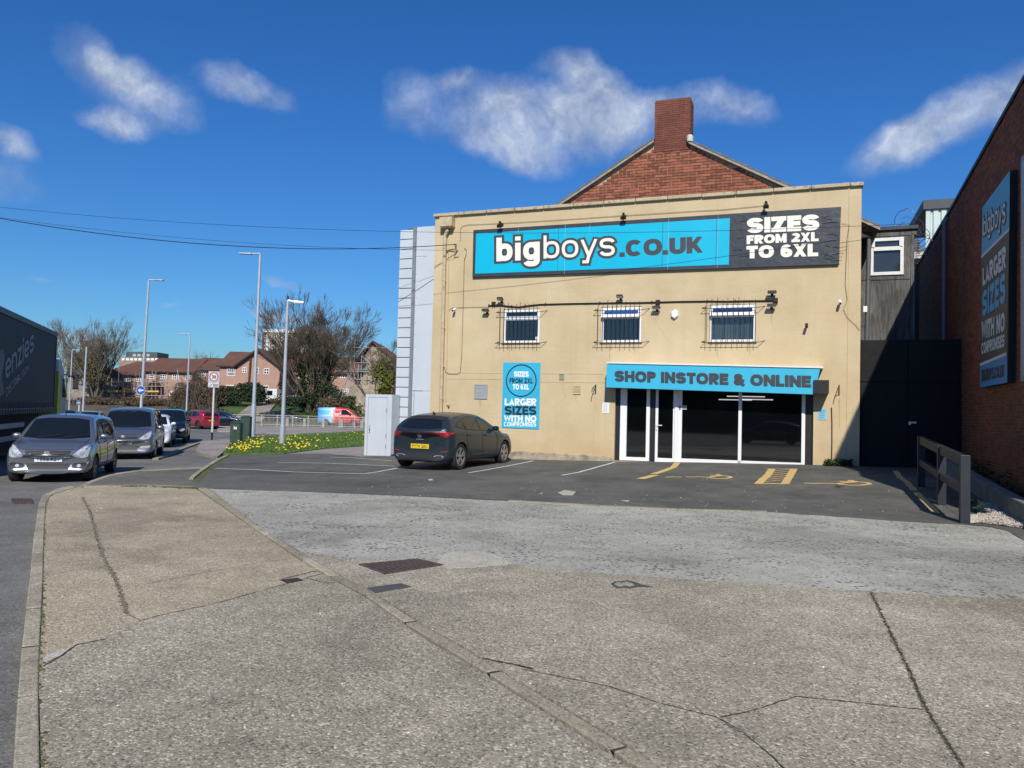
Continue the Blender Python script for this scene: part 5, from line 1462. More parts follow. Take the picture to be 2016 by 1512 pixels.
g = MB(); g.box(px_, .31, gzz, px_ + .06, .40, zz + .04); g.box(-.09, .31, gzz, -.001, .40, zz + .04); g.build('door_frame', PANW, parent=tw, off=PT)
g = MB(); g.box(px_ + .07, .335, gzz, -.1, .40, zz + .03); g.build('door', PANW, parent=tw, off=PT)
g = MB()
for k in range(9): q = fac(818 + k * 2.6, 504.5, -.3); g.lathe([(0, -.004), (.012, 0), (.012, .01)], 6, 'y', c=(q.x, .3, q.z))
for k in range(14): g.lathe([(0, -.004), (.012, 0), (.012, .01)], 6, 'y', c=(px_ + .05, .3, tz - .3 - k * .4))
g.build('rivets', GREYF, parent=tw, off=PT)['kind'] = 'stuff'
g = MB(); q = fac(804, 451, -.3); g.box(q.x - .12, .5, tz, q.x + .12, .7, tz + .07); g.build('top_bracket', BLACK, parent=tw, off=PT)
# white cabinet with a door in front of it
KO = .25
kq = [fac(720.5, 776, KO), fac(773, 777, KO), fac(768, 898, KO), fac(716, 896, KO)]
kx0, kx1 = (kq[0].x + kq[3].x) / 2, (kq[1].x + kq[2].x) / 2; kz1 = (kq[0].z + kq[1].z) / 2
kg = fgz((kx0 + kx1) / 2, KO) + .06
kb = empty('white_cabinet', FM @ Matrix.Translation((kx0, -KO, kg)), 'white metal service cabinet with a narrow door left of the clad tower', 'cabinet')
PK = Vector((kx0, -KO, kg))
g = MB(); t_ = .10
g.box(kx0, -KO, kg, kx0 + t_, -KO + .5, kz1); g.box(kx1 - .17, -KO, kg, kx1, -KO + .5, kz1); g.box(kx0 + t_, -KO, kz1 - .09, kx1 - .17, -KO + .5, kz1); g.box(kx0 + t_, -KO + .03, kg, kx1 - .17, -KO + .5, kz1 - .09)
o = g.build('body', PANW, parent=kb, off=PK)
g = MB(); g.box(kx0 + t_ + .012, -KO + .006, kg + .03, kx1 - .182, -KO + .028, kz1 - .102); dr = g.build('door', PANW, parent=kb, off=PK)
g = MB()
for zz_ in (.28, .62, 1.45): g.box(kx1 - .20, -KO - .008, kg + zz_, kx1 - .186, -KO + .01, kg + zz_ + .13)
g.build('hinges', GREYF, parent=kb, off=PK)
g = MB(); hx = kx0 + t_ + .08
for zz_ in (.78, .86, .93, 1.0): g.lathe([(0, -.02), (.013, -.018), (.013, 0)], 8, 'y', c=(hx + .0, -KO, kg + zz_))
g.box(hx - .01, -KO - .012, kg + .82, hx + .012, -KO, kg + .9); g.build('locks', DKMET, parent=kb, off=PK)

# ---------------------------------------------------------------- right-hand brick warehouse
wz = [wal(2010, 168).z, wal(1948, 279).z, wal(1880, 400).z, wal(1800, 535).z]
print('warehouse top', wz, 'dist', wal(2010, 168), wal(1800, 535))
WZ = sum(wz) / 4
wpts = sorted([(wal(x_, y_).x, wal(x_, y_).z) for x_, y_ in ((2016, 158), (1948, 279), (1880, 400), (1862, 430), (1800, 535))])
wpts = [(-12., wpts[0][1] + .15)] + wpts + [(14., wpts[-1][1] - .1)]
def wtop(x): return interp(wpts, x)
WX0, WX1 = -9.35, 10.0
wh = empty('brick_warehouse', WM @ Matrix.Translation((-3, 0, 0)), 'long dark red brick warehouse side wall in shade along the right edge', 'warehouse')
PW = Vector((-3, 0, 0))
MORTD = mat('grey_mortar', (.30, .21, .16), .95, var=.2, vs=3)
g = MB(); k_ = [WX0] + [p[0] for p in wpts[1:-1]] + [WX1]; k_ = sorted(k_)
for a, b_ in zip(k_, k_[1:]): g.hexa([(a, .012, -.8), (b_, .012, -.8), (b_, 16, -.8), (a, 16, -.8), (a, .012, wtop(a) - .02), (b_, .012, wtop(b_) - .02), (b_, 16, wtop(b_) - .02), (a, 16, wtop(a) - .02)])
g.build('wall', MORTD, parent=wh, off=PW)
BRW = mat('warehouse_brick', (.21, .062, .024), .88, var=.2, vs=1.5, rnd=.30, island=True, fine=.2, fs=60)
g = MB(); z = -.4; row = 0
rng = random.Random(3)
while z < 8.4:
    x = WX0 + (.112 if row % 2 else 0)
    while x < WX1 - .2:
        if z + .075 < wtop(x + .1): g.add([(x, 0, z), (x + .214, 0, z), (x + .214, 0, z + .064), (x, 0, z + .064), (x, .015, z), (x + .214, .015, z), (x + .214, .015, z + .064), (x, .015, z + .064)], [(0, 1, 2, 3), (0, 4, 5, 1), (3, 2, 6, 7), (1, 5, 6, 2), (0, 3, 7, 4)])
        x += .225
    z += .075; row += 1
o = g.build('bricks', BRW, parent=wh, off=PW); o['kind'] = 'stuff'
g = MB()
for a, b_ in zip(k_, k_[1:]): z0_, z1_ = wtop(a), wtop(b_); g.hexa([(a, -.04, z0_ - .04), (b_, -.04, z1_ - .04), (b_, .35, z1_ - .04), (a, .35, z0_ - .04), (a, -.04, z0_ + .05), (b_, -.04, z1_ + .05), (b_, .35, z1_ + .05), (a, .35, z0_ + .05)])
g.build('coping', DKMET, parent=wh, off=PW)
g = MB(); p = wal(1865, 600); p1 = wal(1868, 428, .08)
g.tube([(p.x, -.08, .3), (p.x, -.08, p1.z)], .055, 10); g.tube([(p.x, -.08, p1.z), (p.x, -.0, p1.z + .15)], .05, 8)
g.build('downpipe', mat('pale_downpipe', (.16, .16, .17), .5, var=.1), parent=wh, off=PW)
# signs on the warehouse
so_ = .13
def wq(*pts): return [wal(x, y, so_) for x, y in pts]
sq_ = wq((1934.7, 408.5), (1988.6, 335.7), (1983.7, 753), (1930.4, 763))
x0, x1 = (sq_[0].x + sq_[3].x) / 2, (sq_[1].x + sq_[2].x) / 2
zt_s, zb_s = (sq_[0].z + sq_[1].z) / 2, (sq_[2].z + sq_[3].z) / 2
print('wsign', sq_, )
ws = empty('wall_sign', WM @ Matrix.Translation((x1, 0, zb_s)), 'tall upright cyan and charcoal sign on the shaded brick warehouse wall', 'sign')
PS = Vector((x1, 0, zb_s)); W_OUT = (0, -1, 0)
def wquad(nm, matl, c4, depth, lift=0.):
    g = MB(); g.prism([Vector(c) + Vector((0, -lift, 0)) for c in c4], (0, depth, 0)); return g.build(nm, matl, parent=ws, off=PS)
wquad('backing', BLACK, sq_, so_ - .002)
def zl(px, py): return wal(px, py, so_)
A1, B1 = zl(1933, 508), zl(1987.6, 453.8); A2, B2 = zl(1930.4, 720), zl(1982.7, 698.5)
CY2 = mat('blue_sign_print', (.05, .36, .56), .5, var=.05); 
wquad('panel', CY2, [sq_[0], sq_[1], B1, A1], .004, .006)
wquad('panel', CHAR, [A1, B1, B2, A2], .004, .006)
wquad('panel', mat('deep_blue_print', (.02, .25, .50), .5, var=.05), [A2, B2, sq_[2], sq_[3]], .004, .006)
dz_ = Vector((0, 0, .05))
g = MB(); 
for a, b_ in ((A1, B1), (A2, B2)): g.quad(a + dz_ + Vector((0, -.012, 0)), b_ + dz_ + Vector((0, -.012, 0)), b_ - dz_ * .2 + Vector((0, -.012, 0)), a - dz_ * .2 + Vector((0, -.012, 0)), m=0)
def zq(*p): return [zl(1900 + a / 3.024, 300 + b_ / 3.024) for a, b_ in p]
GW = mat('sign_white', (.62, .62, .60), .5, var=.03)
text_on(g, 'bigboys', zq((113, 385), (248, 252), (245, 462), (113, 530)), W_OUT, 1, lift=.014, t=.14, grow=.07)
text_on(g, 'bigboys', zq((113, 385), (248, 252), (245, 462), (113, 530)), W_OUT, 0, lift=.018, t=.14)
for s_, q4, mi in (('LARGER', ((108, 692), (248, 548), (248, 685), (110, 795)), 0), ('SIZES', ((108, 832), (247, 705), (245, 890), (106, 983)), 2), ('WITH NO', ((104, 1008), (242, 950), (240, 1063), (103, 1117)), 0), ('COMPROMISES', ((102, 1135), (240, 1080), (238, 1158), (102, 1203)), 0), ('BIGBOYS.CO.UK', ((102, 1297), (238, 1262), (236, 1335), (102, 1365)), 1)):
    text_on(g, s_, zq(*q4), W_OUT, mi, .06, lift=.014)
g.build('lettering', [GW, CHAR, CY2], parent=ws, off=PS)
q = [wal(2009.5, 311, .14), wal(2007, 752, .14)]
g = MB(); xe = q[0].x; g.box(xe - 4.2, -.14, q[1].z, xe, -.001, q[0].z, m=1); g.box(xe - 4.1, -.146, q[1].z + .1, xe - .1, -.141, q[0].z - .1, m=0)
tag(g.build('grey_panel_sign', [mat('grey_panel', (.30, .34, .36), .4, var=.05), GREYF], frame=WM), 'large plain grey panel board at the right edge of the brick warehouse wall', 'sign')

# ---------------------------------------------------------------- gate, lean-to, corrugated building
gx0, gx1 = FW + .01, FW + 2.36
gz0 = fgz(FW + 1.2, -.3) + .08
GO = -.25
gzt = (fac(1700, 668, GO).z + fac(1895, 670, GO).z) / 2
gt = empty('black_gate', FM @ Matrix.Translation((gx0, .25, gz0)), 'tall black sheeted gate closing the gap between the shop and the warehouse', 'gate')
PGt = Vector((gx0, .25, gz0))
GATEB = mat('black_sheet', (.007, .0075, .008), .6, var=.3, vs=2.5, bump=.006, bs=6, dirt=((.03, .03, .032), 3., .6, .4), spec=.25)
xs_ = [gx0 + .03, gx0 + 1.13, gx0 + 1.16, gx1 - .02]
zm = fac(1740, 752, GO).z
for xa, xb_ in ((xs_[0], xs_[1]), (xs_[2], xs_[3])):
    for za, zb_ in ((gz0 + .03, zm - .01), (zm + .01, gzt)):
        g = MB(); g.box(xa, .25, za, xb_, .29, zb_); o = g.build('sheet', GATEB, parent=gt, off=PGt)
g = MB(); g.box(gx0, .29, gz0, gx0 + .06, .36, gzt + .02); g.box(gx1 - .06, .29, gz0, gx1, .36, gzt + .02); g.box(gx0 + 1.1, .29, gz0, gx0 + 1.19, .35, gzt); g.box(gx0, .29, zm - .04, gx1, .34, zm + .04); g.build('frame', GATEB, parent=gt, off=PGt)
q = fac(1797, 832, .3); g = MB(); q = fac(1797, 832, -.24); g.box(q.x - .10, .20, q.z - .02, q.x + .08, .248, q.z + .025); g.box(q.x - .10, .19, q.z - .06, q.x - .05, .248, q.z - .02); g.build('latch', UPVC, parent=gt, off=PGt)
# plywood lean-to
LO = -2.6
la, lb = fac(1700, 600, LO).x - .1, fac(1799, 600, LO).x
lzt = fac(1750, 449, LO).z
lt = empty('plywood_lean_to', FM @ Matrix.Translation((la, -LO, 0)), 'weathered dark plywood lean-to with a white window behind the black gate', 'shed')
PL_ = Vector((la, -LO, 0))
m = bpy.data.materials.new('weathered_plywood'); m.use_nodes = True; t, b = nodes_of(m)
co = N(t, 'ShaderNodeTexCoord').outputs['Object']
mp = N(t, 'ShaderNodeMapping', inp={'Vector': co, 'Scale': (7., 7., .7)})
n1 = N(t, 'ShaderNodeTexNoise', inp={'Vector': mp.outputs[0], 'Scale': 1.6, 'Detail': 7., 'Roughness': .6, 'Distortion': 1.8})
n2 = N(t, 'ShaderNodeTexNoise', inp={'Vector': co, 'Scale': .9, 'Detail': 4.})
c = MIX(t, RAMP(t, n1.outputs['Fac'], [(.4, 0.), (.62, 1.)]), (.075, .073, .069), (.155, .15, .14))
c = MIX(t, 1., c, RAMP(t, n2.outputs['Fac'], [(.35, .55), (.65, 1.3)]), 'MULTIPLY')
t.links.new(c, b.inputs['Base Color']); b.inputs['Roughness'].default_value = .9; PLY = m
zj = fac(1750, 551, LO).z
w0, w1 = fac(1713, 505, LO).x, fac(1779, 505, LO).x; wz0, wz1 = fac(1746, 541.5, LO).z, fac(1746, 468.5, LO).z
for (xa, xb_, za, zb_) in ((la, lb - .09, -.2, zj - .01), (la, w0 - .01, zj + .01, lzt - .25), (w1 + .01, lb - .09, zj + .01, lzt - .25), (w0, w1, zj + .01, wz0 - .01), (w0, w1, wz1 + .01, lzt - .25)):
    g = MB(); g.box(xa, -LO, za, xb_, -LO + .03, zb_); g.build('plywood_sheet', PLY, parent=lt, off=PL_)
g = MB(); g.box(lb - .085, -LO - .02, -.2, lb, -LO + .08, lzt - .2); g.build('corner_post', PLY, parent=lt, off=PL_)
g = MB(); g.box(la, -LO - .02, lzt - .24, lb + .06, -LO + 3, lzt - .07); g.build('fascia_board', PLY, parent=lt, off=PL_)
g = MB(); g.box(la - .02, -LO - .1, lzt - .07, lb + .1, -LO + 3, lzt + .03); g.build('roof_edge', mat('roof_felt', (.06, .065, .07), .85, var=.3, vs=5), parent=lt, off=PL_)
g = MB(); g.box(la, -LO + .03, -.2, la + .02, -LO + 3, lzt - .1); g.box(lb - .02, -LO + .08, -.2, lb, -LO + 3, lzt - .1); g.build('side_wall', PLY, parent=lt, off=PL_)
g = MB(); g.box(la, -LO + .035, -.2, lb - .02, -LO + .06, lzt - .2); g.build('backing', BLACK, parent=lt, off=PL_)
wn = empty('window', Matrix.Translation(Vector(((w0 + w1) / 2, -LO, wz0)) - PL_)); wn.parent = lt; P_ = Vector(((w0 + w1) / 2, -LO, wz0))
g = MB(); y_ = -LO - .04; f_ = .09; zmid = wz0 + (wz1 - wz0) * .70
g.box(w0, y_, wz0, w0 + f_, y_ + .1, wz1); g.box(w1 - f_, y_, wz0, w1, y_ + .1, wz1); g.box(w0 + f_, y_, wz0, w1 - f_, y_ + .1, wz0 + f_); g.box(w0 + f_, y_, wz1 - f_, w1 - f_, y_ + .1, wz1); g.box(w0 + f_, y_ - .02, zmid - .05, w1 - f_, y_ + .1, zmid + .06)
g.box(w0 + .03, y_ - .03, zmid + .06, w0 + .12, y_, wz1 - .03); g.box(w1 - .12, y_ - .03, zmid + .06, w1 - .03, y_, wz1 - .03)
g.build('frame', UPVC_W, parent=wn, off=P_)
for za, zb_ in ((wz0 + f_, zmid - .05), (zmid + .06, wz1 - f_)):
    g = MB(); g.quad((w0 + f_, y_ + .06, za), (w1 - f_, y_ + .06, za), (w1 - f_, y_ + .06, zb_), (w0 + f_, y_ + .06, zb_)); g.build('pane', mat('grey_glass', (.03, .035, .04), .06, spec=.8), parent=wn, off=P_)
# downpipe and gutter in the gap
dpp = empty('grey_downpipe', FM @ Matrix.Translation((fac(1708, 560, -1.2).x, 1.2, 0)), 'grey downpipe and gutter stub beside the plywood lean-to', 'drainpipe')
Pd = Vector((fac(1708, 560, -1.2).x, 1.2, 0)); p1, p0 = fac(1711, 470, -1.2), fac(1703, 665, -1.2)
g = MB(); g.tube([(p0.x, 1.2, .6), (p1.x, 1.2, p1.z)], .06, 10); g.build('pipe', mat('grey_pipe', (.10, .105, .11), .5, var=.1), parent=dpp, off=Pd)
g = MB(); q = fac(1698, 463, -1.2); g.box(q.x - .1, 1.1, q.z - .08, fac(1717, 463, -1.2).x, 1.25, q.z + .06); g.build('gutter', DKMET, parent=dpp, off=Pd)
q = fac(1703, 609, -1.1); g = MB(); g.box(q.x - .05, 1.02, q.z - .08, q.x + .05, 1.10, q.z + .08); tag(g.build('meter_box', UPVC, frame=FM), 'small white box clipped to the grey downpipe', 'box')
# corrugated building beyond the warehouse wall
cdist = 17.0
cd0 = fac(1822, 395, -cdist); cd1 = fac(1890, 388, -cdist)
cg0 = empty('corrugated_building', FM @ Matrix.Translation((cd0.x, cdist, 0)), 'pale green corrugated metal building with a dark roof trim behind the warehouse', 'building')
Pc = Vector((cd0.x, cdist, 0)); CORR = mat('pale_green_sheet', (.50, .58, .54), .45, .0, var=.08, vs=.8)
g = MB(); xx = cd0.x + .02; zc = cd0.z - .42; k = 0
while xx < cd1.x + 4:
    w_ = .32; g.add([(xx, cdist, 0), (xx + w_ * .55, cdist, 0), (xx + w_ * .7, cdist + .07, 0), (xx + w_ * .85, cdist + .07, 0), (xx + w_, cdist, 0)] + [(xx, cdist, zc), (xx + w_ * .55, cdist, zc), (xx + w_ * .7, cdist + .07, zc), (xx + w_ * .85, cdist + .07, zc), (xx + w_, cdist, zc)], [(i, i + 1, i + 6, i + 5) for i in range(4)]); xx += w_
g.build('corrugated_wall', CORR, parent=cg0, off=Pc)
TRIM = mat('slate_blue_trim', (.05, .055, .065), .6, var=.1)
g = MB(); g.box(cd0.x - .1, cdist - .1, zc, cd1.x + 4, cdist + 6, cd0.z); g.build('roof_trim', TRIM, parent=cg0, off=Pc)
q0, q1 = fac(1803, 500, -10), fac(1822, 396, -10)
g = MB(); g.hexa([(q0.x - .3, 9, 0), (q0.x + 1.6, 9, 0), (q0.x + 1.6, 12, 0), (q0.x - .3, 12, 0), (q0.x - .1, 9, q0.z), (q1.x + .9, 9, q1.z), (q1.x + .9, 12, q1.z), (q0.x - .1, 12, q0.z)])
# sloping slate roof with a white kneeler stone in the gap
g = MB(); a_, b_ = fac(1801, 512, -8), fac(1826, 392, -12)
g.hexa([(a_.x, 8, 0), (a_.x + .5, 8, 0), (a_.x + .5, 14, 0), (a_.x, 14, 0), (a_.x, 8, a_.z), (a_.x + .5, 8, a_.z), (a_.x + .5, 14, b_.z - .6), (a_.x, 14, b_.z - .6)])
tag(g.build('slate_roof_outbuilding', SLATE, frame=FM), 'dark slate pitched outbuilding between the lean-to and the corrugated building', 'outbuilding')
q = fac(1809, 505, -7.9); g = MB(); g.box(q.x - .28, 7.7, q.z - .1, q.x + .28, 7.99, q.z + .12); tag(g.build('kneeler_stone', mat('pale_stone', (.5, .48, .44), .9, var=.2), frame=FM), 'pale stone block at the foot of the dark slate roof', 'stone')
# razor wire
g = MB(); rngw = random.Random(5)
for k in range(7):
    c = fac(1772 + k * 7, 428 + k * 9, -3.2); r_ = .30 - .01 * k; pts = []
    ph = rngw.uniform(0, 6)
    for j in range(15):
        a = ph + j / 14 * 6.0; pts.append((c.x + math.cos(a) * r_ + j * .012, 3.2 + math.sin(a * .7) * .25, c.z - .1 + math.sin(a) * r_ * rngw.uniform(.9, 1.1)))
    g.tube(pts, .009, 4)
for k in range(14):
    q = fac(1805 - k * .4, 455 + k * 5, -3.2); g.tube([(q.x - .1, 3.1, q.z), (q.x + .12, 3.3, q.z + .03), (q.x + .03, 3.3, q.z + .08)], .008, 4)
tag(g.build('razor_wire', mat('wire_steel', (.10, .11, .14), .5, .5), frame=FM), 'tangled coils of razor wire above the plywood lean-to', 'razor wire')

# ---------------------------------------------------------------- steel barrier, low wall, gravel
b0 = gpt(1900, 1031, .1); 
fr = WMI @ b0
bx, by = fr.x, fr.y
STEEL = mat('dark_grey_steel', (.03, .034, .042), .5, .4, var=.12, vs=5)
bar_h = (wal(1900, 896, -by).z) - b0.z
print('barrier post height', bar_h, 'local', bx, by, b0)
br = empty('steel_barrier', Matrix.Translation((0, 0, b0.z)) @ Matrix.Translation((WM @ Vector((bx, by, 0))).to_2d().to_3d()) @ Matrix(((INW.x, U.x, 0, 0), (INW.y, U.y, 0, 0), (0, 0, 1, 0), (0, 0, 0, 1))), 'dark grey steel barrier with two rails on the right of the car park', 'barrier')
pw = .10
def bgz(d): 
    q = WM @ Vector((bx + d, by, 0)); return gz(q.x, q.y) + .1 - b0.z
LB = 4.6
for d in (0, 2.05, 4.5):
    g = MB(); zt_ = bgz(d) + bar_h if d else bar_h; g.box(d - .02, -pw / 2 - .02, bgz(d) - .2, d + pw - (.0 if d else .0), pw / 2 + .02, zt_); o = g.build('post', STEEL, parent=br)
    bv = o.modifiers.new('b', 'BEVEL'); bv.width = .006; bv.segments = 2
for (h0, h1) in ((bar_h - .17, bar_h - .005), (bar_h - .62, bar_h - .49)):
    g = MB(); g.hexa([(.085, -.045, h0), (LB, -.045, h0 + bgz(LB)), (LB, .045, h0 + bgz(LB)), (.085, .045, h0), (.085, -.045, h1), (LB, -.045, h1 + bgz(LB)), (LB, .045, h1 + bgz(LB)), (.085, .045, h1)])
    o = g.build('rail', STEEL, parent=br); bv = o.modifiers.new('b', 'BEVEL'); bv.width = .005
# low concrete wall by the warehouse: near end off frame
lw0, lw1 = wal(1990, 985), wal(1912, 940)
q0, q1 = gpt(2016, 1033, .1), gpt(1908, 975, .1)
l0, l1 = WMI @ q0, WMI @ q1
yy = -.62
g = MB(); hh = .34; x = -9.5; root = empty('low_concrete_wall', WM @ Matrix.Translation((-4, yy, 0)), 'low grey concrete wall at the foot of the brick warehouse', 'low wall'); Pl = Vector((-4, yy, 0))
def wgz(a, o): q = WM @ Vector((a, o, 0)); return gz(q.x, q.y) + .1
while x < -.3:
    L = 1.3 + random.uniform(-.2, .3); xe_ = min(x + L, -.3)
    g = MB(); z0, z1 = wgz(x, yy), wgz(xe_, yy)
    g.hexa([(x + .006, yy, z0 - .3), (xe_ - .006, yy, z1 - .3), (xe_ - .006, yy + .2, z1 - .3), (x + .006, yy + .2, z0 - .3), (x + .006, yy, z0 + hh), (xe_ - .006, yy, z1 + hh), (xe_ - .006, yy + .2, z1 + hh), (x + .006, yy + .2, z0 + hh)])
    o = g.build('block', mat('grey_low_wall', (.20, .19, .17), .9, var=.25, vs=4, fine=.2, fs=50), parent=root, off=Pl); bv = o.modifiers.new('b', 'BEVEL'); bv.width = .012
    x = xe_
# strip beside the barrier: asphalt
q4 = [WM @ Vector((a, o, 0)) for a, o in ((bx - .05, by + .05), (-.1, by + .05), (-.1, -.01), (-11, -.01))]
sp = [P2(('w', q.x, q.y)) for q in q4] + [P2((2060, 1072)), P2((2016, 1064)), P2((1985, 1046)), P2((1950, 1038))]
sheet('side_strip', [P2(('w', q.x, q.y)) for q in q4[:3]] + [P2(('w', (WM @ Vector((-9.5, -.01, 0))).x, (WM @ Vector((-9.5, -.01, 0))).y)), gt_end + Vector((-.01, .0, 0)), P2((2016, 1064.)), P2((1985, 1046)), P2((1950, 1038))], .106, G_TAR, .6, skirt=0)
# gravel spill
g = MB(); rg = random.Random(11)
for _ in range(7000):
    px_ = rg.uniform(1905, 2030); t_ = rg.random()
    py_lo, py_hi = 985 + max(0, (px_ - 1920)) * .36, 1031 + max(0, px_ - 1930) * .12
    if px_ < 1925: py_lo = 1015
    py_ = py_lo + (py_hi - py_lo) * rg.random()
    c_ = gpt(px_, py_, .106)
    fr_ = WMI @ c_
    if fr_.y > yy - .01: continue
    c_.z += .012 + .05 * rg.random() ** 1.6 * max(0, min(1, (px_ - 1910) / 40)); r_ = rg.uniform(.007, .016)
    k = rg.uniform(0, 6)
    g.add([(c_.x + math.cos(k + a) * r_ * rg.uniform(.7, 1.2), c_.y + math.sin(k + a) * r_, c_.z) for a in (0, 1.6, 3.1, 4.7)] + [(c_.x, c_.y, c_.z + r_ * .8)], [(0, 1, 4), (1, 2, 4), (2, 3, 4), (3, 0, 4)])
tag(g.build('gravel', mat('pale_gravel', (.46, .41, .34), .9, var=.2, rnd=.35, island=True), fix=True), 'pale gravel spilt beside the steel barrier post', 'gravel', kind='stuff')
# plants along the warehouse foot
g = MB()
for _ in range(1500):
    a_ = rg.uniform(-9.0, -.6); o_ = rg.uniform(-.42, -.02); hq = .34 * abs(math.sin(a_ * 1.7)) * rg.random() + .05
    if a_ < -6.0: hq *= .3
    q = WM @ Vector((a_, o_, wgz(a_, o_) + .12 + hq)); s_ = rg.uniform(.02, .055); th = rg.uniform(0, 6.28)
    d1 = Vector((math.cos(th), math.sin(th), rg.uniform(-.5, .5))) * s_; d2 = Vector((-math.sin(th), math.cos(th), rg.uniform(-.5, .8))) * s_ * .5
    g.add([q - d1, q + d2, q + d1, q - d2], [(0, 1, 2, 3)])
tag(g.build('ivy_growth', mat('ivy_leaf', (.03, .05, .016), .7, var=.3, rnd=.4, island=True), fix=True), 'dark straggling plants growing between the low wall and the brick warehouse', 'plants', kind='stuff')
# dandelions
def flower(p, lab, n=1, s=.03):
    root = empty('dandelion', p, lab, 'flower', 'dandelions by the gravel')
    g = MB()
    for k in range(n):
        h = .07 + .03 * k; dx = (k - n / 2) * .06
        g.lathe([(0, h + s * .5), (s * .7, h + s * .4), (s, h), (0, h - .01)], 9, c=(dx, 0, 0))
    g.build('flower_head', mat('dandelion_yellow', (.75, .60, .02), .7, var=.1), parent=root)
    g = MB()
    for k in range(n): g.tube([((k - n / 2) * .06, 0, 0), ((k - n / 2) * .06, 0, .07 + .03 * k)], .004, 4)
    for k in range(16):
        a = k * .39; L = random.uniform(.06, .13); g.add([(0, 0, .005), (math.cos(a) * L * .6 + .01, math.sin(a) * L * .6, .03), (math.cos(a) * L, math.sin(a) * L, .012), (math.cos(a + .25) * L * .6, math.sin(a + .25) * L * .6, .025)], [(0, 1, 2, 3)])
    g.build('leaf', mat('weed_leaf', (.035, .06, .015)), parent=root)
flower(gpt(1931, 1009, .11), 'pair of yellow dandelions beside the gravel', 3, .045); flower(gpt(1652, 959, .105), 'tiny dandelion in the middle of the car park', 1, .03); flower(gpt(1917, 992, .11), 'small dandelion behind the barrier post', 1, .03)

# ---------------------------------------------------------------- overhead cables
def over(pa, Da, pb_local, lab, r, sag):
    A_ = atD(pa[0], pa[1], Da); B_ = FM @ pb_local if isinstance(pb_local, Vector) else pb_local
    A_ = A_ + Vector((0, 0, .77 * sag)); d = (A_ - B_); A2_ = B_ + d * 1.35
    pts = []
    for i in range(41):
        t_ = i / 40; p = B_.lerp(A2_, t_); pts.append(p)
    # parabola through the end points with the given sag at mid span
    out = []
    for i, p in enumerate(pts):
        t_ = i / 40; out.append(p - Vector((0, 0, 4 * sag * t_ * (1 - t_))))
    g = MB(); g.tube(out, r, 5)
    tag(g.build('overhead_cable', BLACK, fix=True), lab, 'cable', 'overhead cables crossing to the shop')
pA = fac(898, 481, .25)
over((0, 430), 21, pA, 'thickest sagging overhead cable ending on a hook at the left of the facade', .012, .78)
over((0, 408), 26, fac(1805, 440, .2), 'topmost thin overhead cable passing in front of the banner', .006, .95)
over((0, 428), 24, fac(902, 493, .2), 'lowest thin overhead cable fixed beside the drainpipe', .005, .45)
g = MB(); q = fac(896, 483, .1)
g.tube([fac(898, 481, .25), fac(898, 490, .1), fac(884, 492, .04), fac(879, 497, .03)], .014, 5); g.tube([fac(898, 481, .25), fac(895, 480, .02)], .012, 5); g.tube([fac(902, 493, .2), fac(894, 505, .03)], .012, 5)
tag(g.build('cable_hook', DKMET, frame=FM), 'hooked bracket and looped cable ends left of the banner', 'bracket')
# the other side of the street, seen only as reflections in the shop glass
ob = empty('street_warehouse', (0, -34, 0), 'dark brick warehouse across the street behind the camera', 'building')
g = MB(); g.box(-40, -14, -.2, 30, 0, 6.5); g.build('wall', mat('far_dark_brick', (.05, .035, .03), .9, var=.3, vs=.6), parent=ob)
g = MB()
for k in range(14): g.box(-37 + k * 4.8, -.0, 1.2, -34.6 + k * 4.8, .05, 3.2)
g.build('windows', mat('dark_far_glass', (.02, .025, .03), .1), parent=ob)
# ---------------------------------------------------------------- vehicles
def interp(P, x):
    if x <= P[0][0]: return P[0][1]
    for (a, va), (b_, vb) in zip(P, P[1:]):
        if x <= b_: return va + (vb - va) * (x - a) / (b_ - a)
    return P[-1][1]
def car_paint(name, col, metal=.55):
    if name in MT: return MT[name]
    m = mat(name, col, .27, metal, var=.03, vs=4, coat=1.)
    return m
TYRE = mat('tyre_rubber', (.018, .018, .018), .85, var=.15, vs=20)
RIMM = mat('alloy_rim', (.42, .43, .45), .3, .8, var=.05)
RIMD = mat('dark_alloy_rim', (.10, .10, .11), .35, .7, var=.05)
PLAS = mat('black_plastic', (.015, .015, .016), .6, var=.15)
CARGL = mat('car_glass', (.008, .011, .012), .03, spec=.6)
HEADL = mat('headlamp_glass', (.62, .64, .66), .12, .35, var=.35, vs=22, coat=1.)
TAILR = mat('tail_lamp_red', (.35, .01, .012), .2, var=.4, vs=25, coat=1.)
CHROME = mat('chrome', (.62, .62, .62), .35, .75, var=0)
PLW = mat('white_plate', (.78, .78, .76), .5, var=.03)
PLY_ = mat('yellow_plate', (.75, .52, .02), .5, var=.03)
PLTX = mat('plate_black', (.01, .01, .01), .6, var=0)
SEAM = mat('panel_gap', (.006, .006, .007), .8, var=0)

